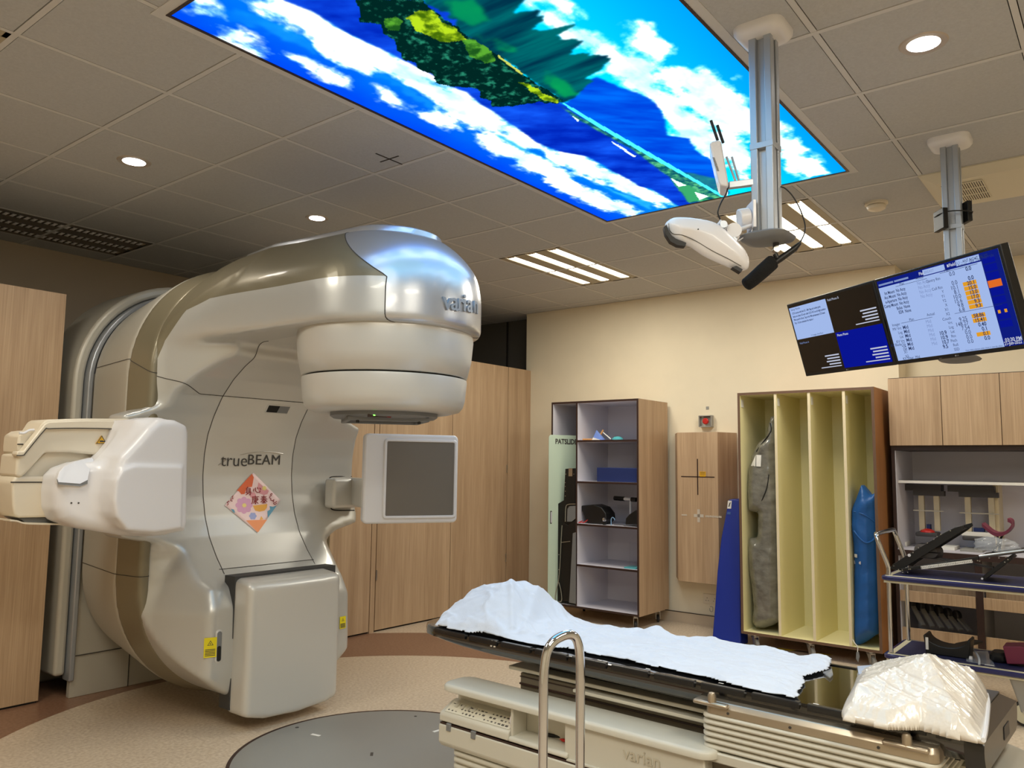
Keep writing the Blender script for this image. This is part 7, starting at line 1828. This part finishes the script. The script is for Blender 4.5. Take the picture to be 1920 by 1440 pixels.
def monitor(key, label):
    c = MC[key]; t = thing('monitor', c, label, 'monitor', 'pair of wall-status monitors')
    hw, hh = MWID/2-0.002, MHEI/2
    MB().prism([c+MXA*a*hw+MUP*b*hh for a, b in ((-1, -1), (1, -1), (1, 1), (-1, 1))], -MN*0.045).build('housing', M['black'], t, bevel=0.004)
    MB().prism([c-MN*0.045+MXA*a*hw*0.6+MUP*b*hh*0.6 for a, b in ((-1, -1), (1, -1), (1, 1), (-1, 1))], -MN*0.012).build('back_cover', M['black'], t, bevel=0.01)
    bw, bt, bb = 0.016, 0.014, 0.020
    W_, H_ = 2*hw-2*bw, 2*hh-bt-bb; tl = c+MN*0.0008-MXA*(hw-bw)+MUP*(hh-bt)
    def S(u, v, o=0.0): return tl+MXA*u*W_-MUP*v*H_+MN*o
    def rect(name, u0, v0, u1, v1, m, o=0.0, parent=None): return MB().poly([S(u0, v0, o), S(u1, v0, o), S(u1, v1, o), S(u0, v1, o)]).build(name, m, parent or t)
    def txt(s, u, v, size, m, align='LEFT', bold=0.0, parent=None, sx=1.0): return text_obj('screen_text', s, size, S(u, v, 0.0012), MXA, MUP, m, parent or t, ext=0.0, align=align, bold=bold, sx=sx)
    MB().lathe(c+MN*0.0005-MUP*(hh-0.009)+MXA*(0.0), [(0, 0), (0.004, 0), (0.004, 0.001), (0, 0.001)], 12, axis=MN).build('maker_badge', M['wheelg'], t)
    text_obj('maker_name', 'LG', 0.010, c+MN*0.001-MUP*(hh-0.009)+MXA*0.012, MXA, MUP, M['wheelg'], t, ext=0.0)
    return t, S, rect, txt
t, S, rect, txt = monitor('R', 'right-hand monitor showing a pale blue treatment table with orange values')
scr = rect('screen', 0, 0, 1, 1, M['scr_l'])
rect('title_bar', 0, 0, 0.87, 0.085, M['scr_d'], 0.0004); rect('side_bar', 0.87, 0, 1, 1, M['scr_d'], 0.0004)
rect('name_field', 0.42, 0.012, 0.60, 0.075, M['scr_l'], 0.0006); rect('field_box', 0.69, 0.006, 0.865, 0.07, M['scr_l'], 0.0006)
for k in range(2): rect('blurred_line', 0.01+0.15*k, 0.040, 0.15+0.14*k, 0.062, M['txtg'], 0.0006)
txt('Plan', 0.385, 0.045, 0.020, M['txtw'], bold=0.0005); txt('BREAST', 0.43, 0.045, 0.018, M['txtg']); txt('Field', 0.635, 0.04, 0.020, M['txtw'], bold=0.0005); txt('1.1 - ANT RIGHT PELVIS', 0.695, 0.038, 0.019, M['txt'], sx=0.85)
rect('marker', 0.62, 0.025, 0.632, 0.055, M['txtw'], 0.0008)
rows = ['Int Mount  No Accy', 'Acc Mount  No Accy', 'e-Aperture  No Accy', 'Comp Mount  No Accy', 'Bolus  None', 'EDR  None']
for k, s in enumerate(rows): txt(s, 0.24, 0.165+0.052*k, 0.022, M['txt'], 'RIGHT', 0.0004, sx=0.8)
for k in range(4): txt('No Accy', 0.35, 0.145+0.052*k, 0.024, M['txtg'], sx=0.85)
for u0, u1, v in ((0.16, 0.44, 0.115), (0.55, 0.84, 0.098), (0.12, 0.40, 0.555), (0.58, 0.93, 0.565)): rect('rule', u0, v-0.002, u1, v+0.002, M['txt'], 0.0006)
for s, u, v in (('Plan', 0.20, 0.10), ('Actual', 0.35, 0.085), ('Plan', 0.59, 0.082), ('Actual', 0.70, 0.07), ('Go To/Override', 0.79, 0.055), ('Plan', 0.20, 0.535), ('Actual', 0.36, 0.52)): txt(s, u, v, 0.019, M['txt'])
left = [('Imager', ''), ('MV Vrt', 'Mid'), ('Lng', 'Mid'), ('Lat', 'Mid'), ('KV Vrt', 'Mid'), ('Lng', 'Mid'), ('Lat', 'Mid')]
for k, (a, b) in enumerate(left):
    txt(a, 0.11, 0.56+0.052*k, 0.020, M['txt'], 'RIGHT')
    if b: txt(b, 0.125, 0.56+0.052*k, 0.025, M['txt'], bold=0.0003); txt('Mid', 0.335, 0.545+0.052*k, 0.023, M['txtg'])
for k, (a, b) in enumerate((('KV Blade Y1', '10.9'), ('Y2', '10.9'), ('X1', '10.7'), ('X2', '9.5'))):
    txt(a, 0.11, 0.93-0.0-0.052*(3-k)+0.03, 0.020, M['txt'], 'RIGHT'); txt(b, 0.42, 0.90-0.052*(3-k)+0.01, 0.026, M['txt'], bold=0.0005)
txt('KV Filter  Mid', 0.05, 0.985, 0.020, M['txt'])
lab = ['Gantry Rtn', '', 'Coll Rtn', 'Y', 'Y1', 'Y2', 'X', 'X1', 'X2', 'Couch', 'Vrt', 'Lng', 'Lat', 'Rtn', 'Pitch', 'Roll', 'SSD']
for k, s in enumerate(lab): txt(s, 0.545, 0.15+0.0505*k, 0.019, M['txt'], 'RIGHT')
v1 = ['0.0', '', '0.0', '10.1', '8.1', '10.0', '15.6', '9.8', '6.8', '', '9.25', '148.27', '7.54', '0.0', '0.0', '0.0']
for k, s in enumerate(v1): txt(s, 0.665, 0.135+0.0505*k, 0.027, M['txt'], 'RIGHT', 0.0)
v2 = ['0.0', '', '0.0', '*20.1', '*15.0', '*13.0', '*17.0', '*9.3', '*9.3', '', '*58.86', '*15.41', '0.40', '0.1', '*0.1', '0.0']
for k, s in enumerate(v2):
    v = 0.125+0.0505*k
    if s.startswith('*'): rect('orange_field', 0.70, v-0.022, 0.80, v+0.022, M['org'], 0.0006); s = s[1:]
    txt(s, 0.79, v, 0.025, M['txt'], 'RIGHT', 0.0005)
rect('alert_box', 0.875, 0.30, 0.968, 0.375, M['org2'], 0.0008)
for k in range(9):
    if k in (3,): continue
    rect('side_button', 0.88, 0.05+0.085*k, 0.965, 0.12+0.085*k, M['scr_b'], 0.0006)
for u in (0.89, 0.935): rect('side_icon', u, 0.615, u+0.018, 0.65, M['org'], 0.0009)
txt('03:30 PM', 0.885, 0.935, 0.022, M['txtw'], bold=0.0005); txt('21-Jun-2022', 0.875, 0.97, 0.022, M['txtw'], bold=0.0005, sx=0.8)
txt('Values within tolerance unless shown in override colour', 0.86, 0.985, 0.011, M['txt'], 'RIGHT', sx=0.8)
t, S, rect, txt = monitor('L', 'left-hand monitor split in four: pale notes, two black fields and a royal blue field')
rect('screen', 0, 0, 1, 1, M['scr_k'])
rect('notes_pane', 0.0, 0.03, 0.475, 0.50, M['scr_l'], 0.0006); rect('blue_pane', 0.485, 0.51, 1.0, 1.0, M['scr_b'], 0.0006)
txt('Setup Notes', 0.02, 0.06, 0.018, M['txt'])
for k, s in enumerate(('CCO course with the ICI - SIM  Bag and under groin', 'Bolus on chest. IGI tech cells CCO HCI on all thigh position', 'FM at pad 8 of foot. Tap in for FM-carinameters CO level', 'Dry 1 & 2cm extension for tattoo 1')): txt(s, 0.025, 0.115+0.048*k, 0.0155, M['txt'], bold=0.0004, sx=0.82)
txt('11 images, 2mm/5mm', 0.19, 0.475, 0.013, M['txt'])
txt('Field Photo B', 0.495, 0.06, 0.018, M['txtw']); txt('Field Photo A', 0.02, 0.56, 0.016, M['txtg']); txt('Photo Photo', 0.50, 0.55, 0.018, M['txtw'], bold=0.0004)
for (u, v0) in ((0.985, 0.30), (0.46, 0.80), (0.985, 0.80)):
    for k, w_ in enumerate((0.17, 0.15, 0.165, 0.14, 0.25)):          # unreadable small print
        rect('blurred_line', u-w_, v0+0.04*k-0.009, u, v0+0.04*k+(0.009 if k < 4 else 0.004), M['txtw'], 0.0009)
# bracket that carries them
br = thing('monitor_bracket', c, 'dark bracket arm joining the monitors to their post', 'bracket')
mid = (MC['R']+MC['L'])/2-MN*0.09
MB().obox(mid, MXA, MUP, MN, 0.55, 0.03, 0.012).build('cross_bar', M['black'], br, bevel=0.002)
q = MC['R']-MN*0.09; pc2 = np.array([P2[0], P2[1], q[2]])
d = pc2-q; L_ = np.linalg.norm(d); d = d/L_
MB().obox((q+pc2)/2, d, np.cross(UP, d), np.cross(d, np.cross(UP, d)), L_/2, 0.03, 0.03).build('link_arm', M['dkgrey'], br, bevel=0.004)

# ---------------------------------------------------------------- air-conditioner cassette
ac = thing('air_conditioner', (gx(6.5), gy(-5), HC), 'cream ceiling air-conditioning cassette with louvred grilles behind the monitor post', 'air conditioner')
M['accream'] = mat('ac_cream', srgb(216, 210, 190), 0.5)
x0, x1, y0, y1 = gx(6)-0.01, gx(7)+0.02, gy(-6)-0.02, gy(-4)+0.01
MB().rings([[(x0, y0, HC+0.005), (x1, y0, HC+0.005), (x1, y1, HC+0.005), (x0, y1, HC+0.005)], [(x0, y0, HC-0.008), (x1, y0, HC-0.008), (x1, y1, HC-0.008), (x0, y1, HC-0.008)], [(x0+0.07, y0+0.07, HC-0.045), (x1-0.07, y0+0.07, HC-0.045), (x1-0.07, y1-0.07, HC-0.045), (x0+0.07, y1-0.07, HC-0.045)]]).build('cassette', M['accream'], ac)
def grille(ya, yb, xa, xb):
    g = MB().box(xa, xb, min(ya, yb), max(ya, yb), HC-0.0465, HC-0.0445).build('grille', M['edge'], ac)
    sl_ = MB(); n = 15; a_, b_ = max(ya, yb), min(ya, yb)
    for k in range(n+1): yy_ = a_-(a_-b_)*k/n; sl_.box(xa, xb, yy_-0.0028, yy_+0.0028, HC-0.050, HC-0.0465)
    for k in range(4): xx_ = xa+(xb-xa)*k/3; sl_.box(xx_-0.006, xx_+0.006, b_, a_, HC-0.0505, HC-0.0465)
    tag(sl_.build('louvre_slats', M['accream'], g), kind='stuff')
grille(0.755, 0.585, x0+0.13, x1-0.16); grille(0.32, 0.10, x0+0.10, x1-0.10)
MB().box(x0+0.07, x1-0.07, 0.365, 0.369, HC-0.046, HC-0.0445).build('panel_joint', M['seam'], ac)
MB().lathe((x0+0.13, 0.775, HC-0.0445), [(0, -0.001), (0.007, -0.001), (0.007, 0)], 10).build('sensor', M['ink'], ac)
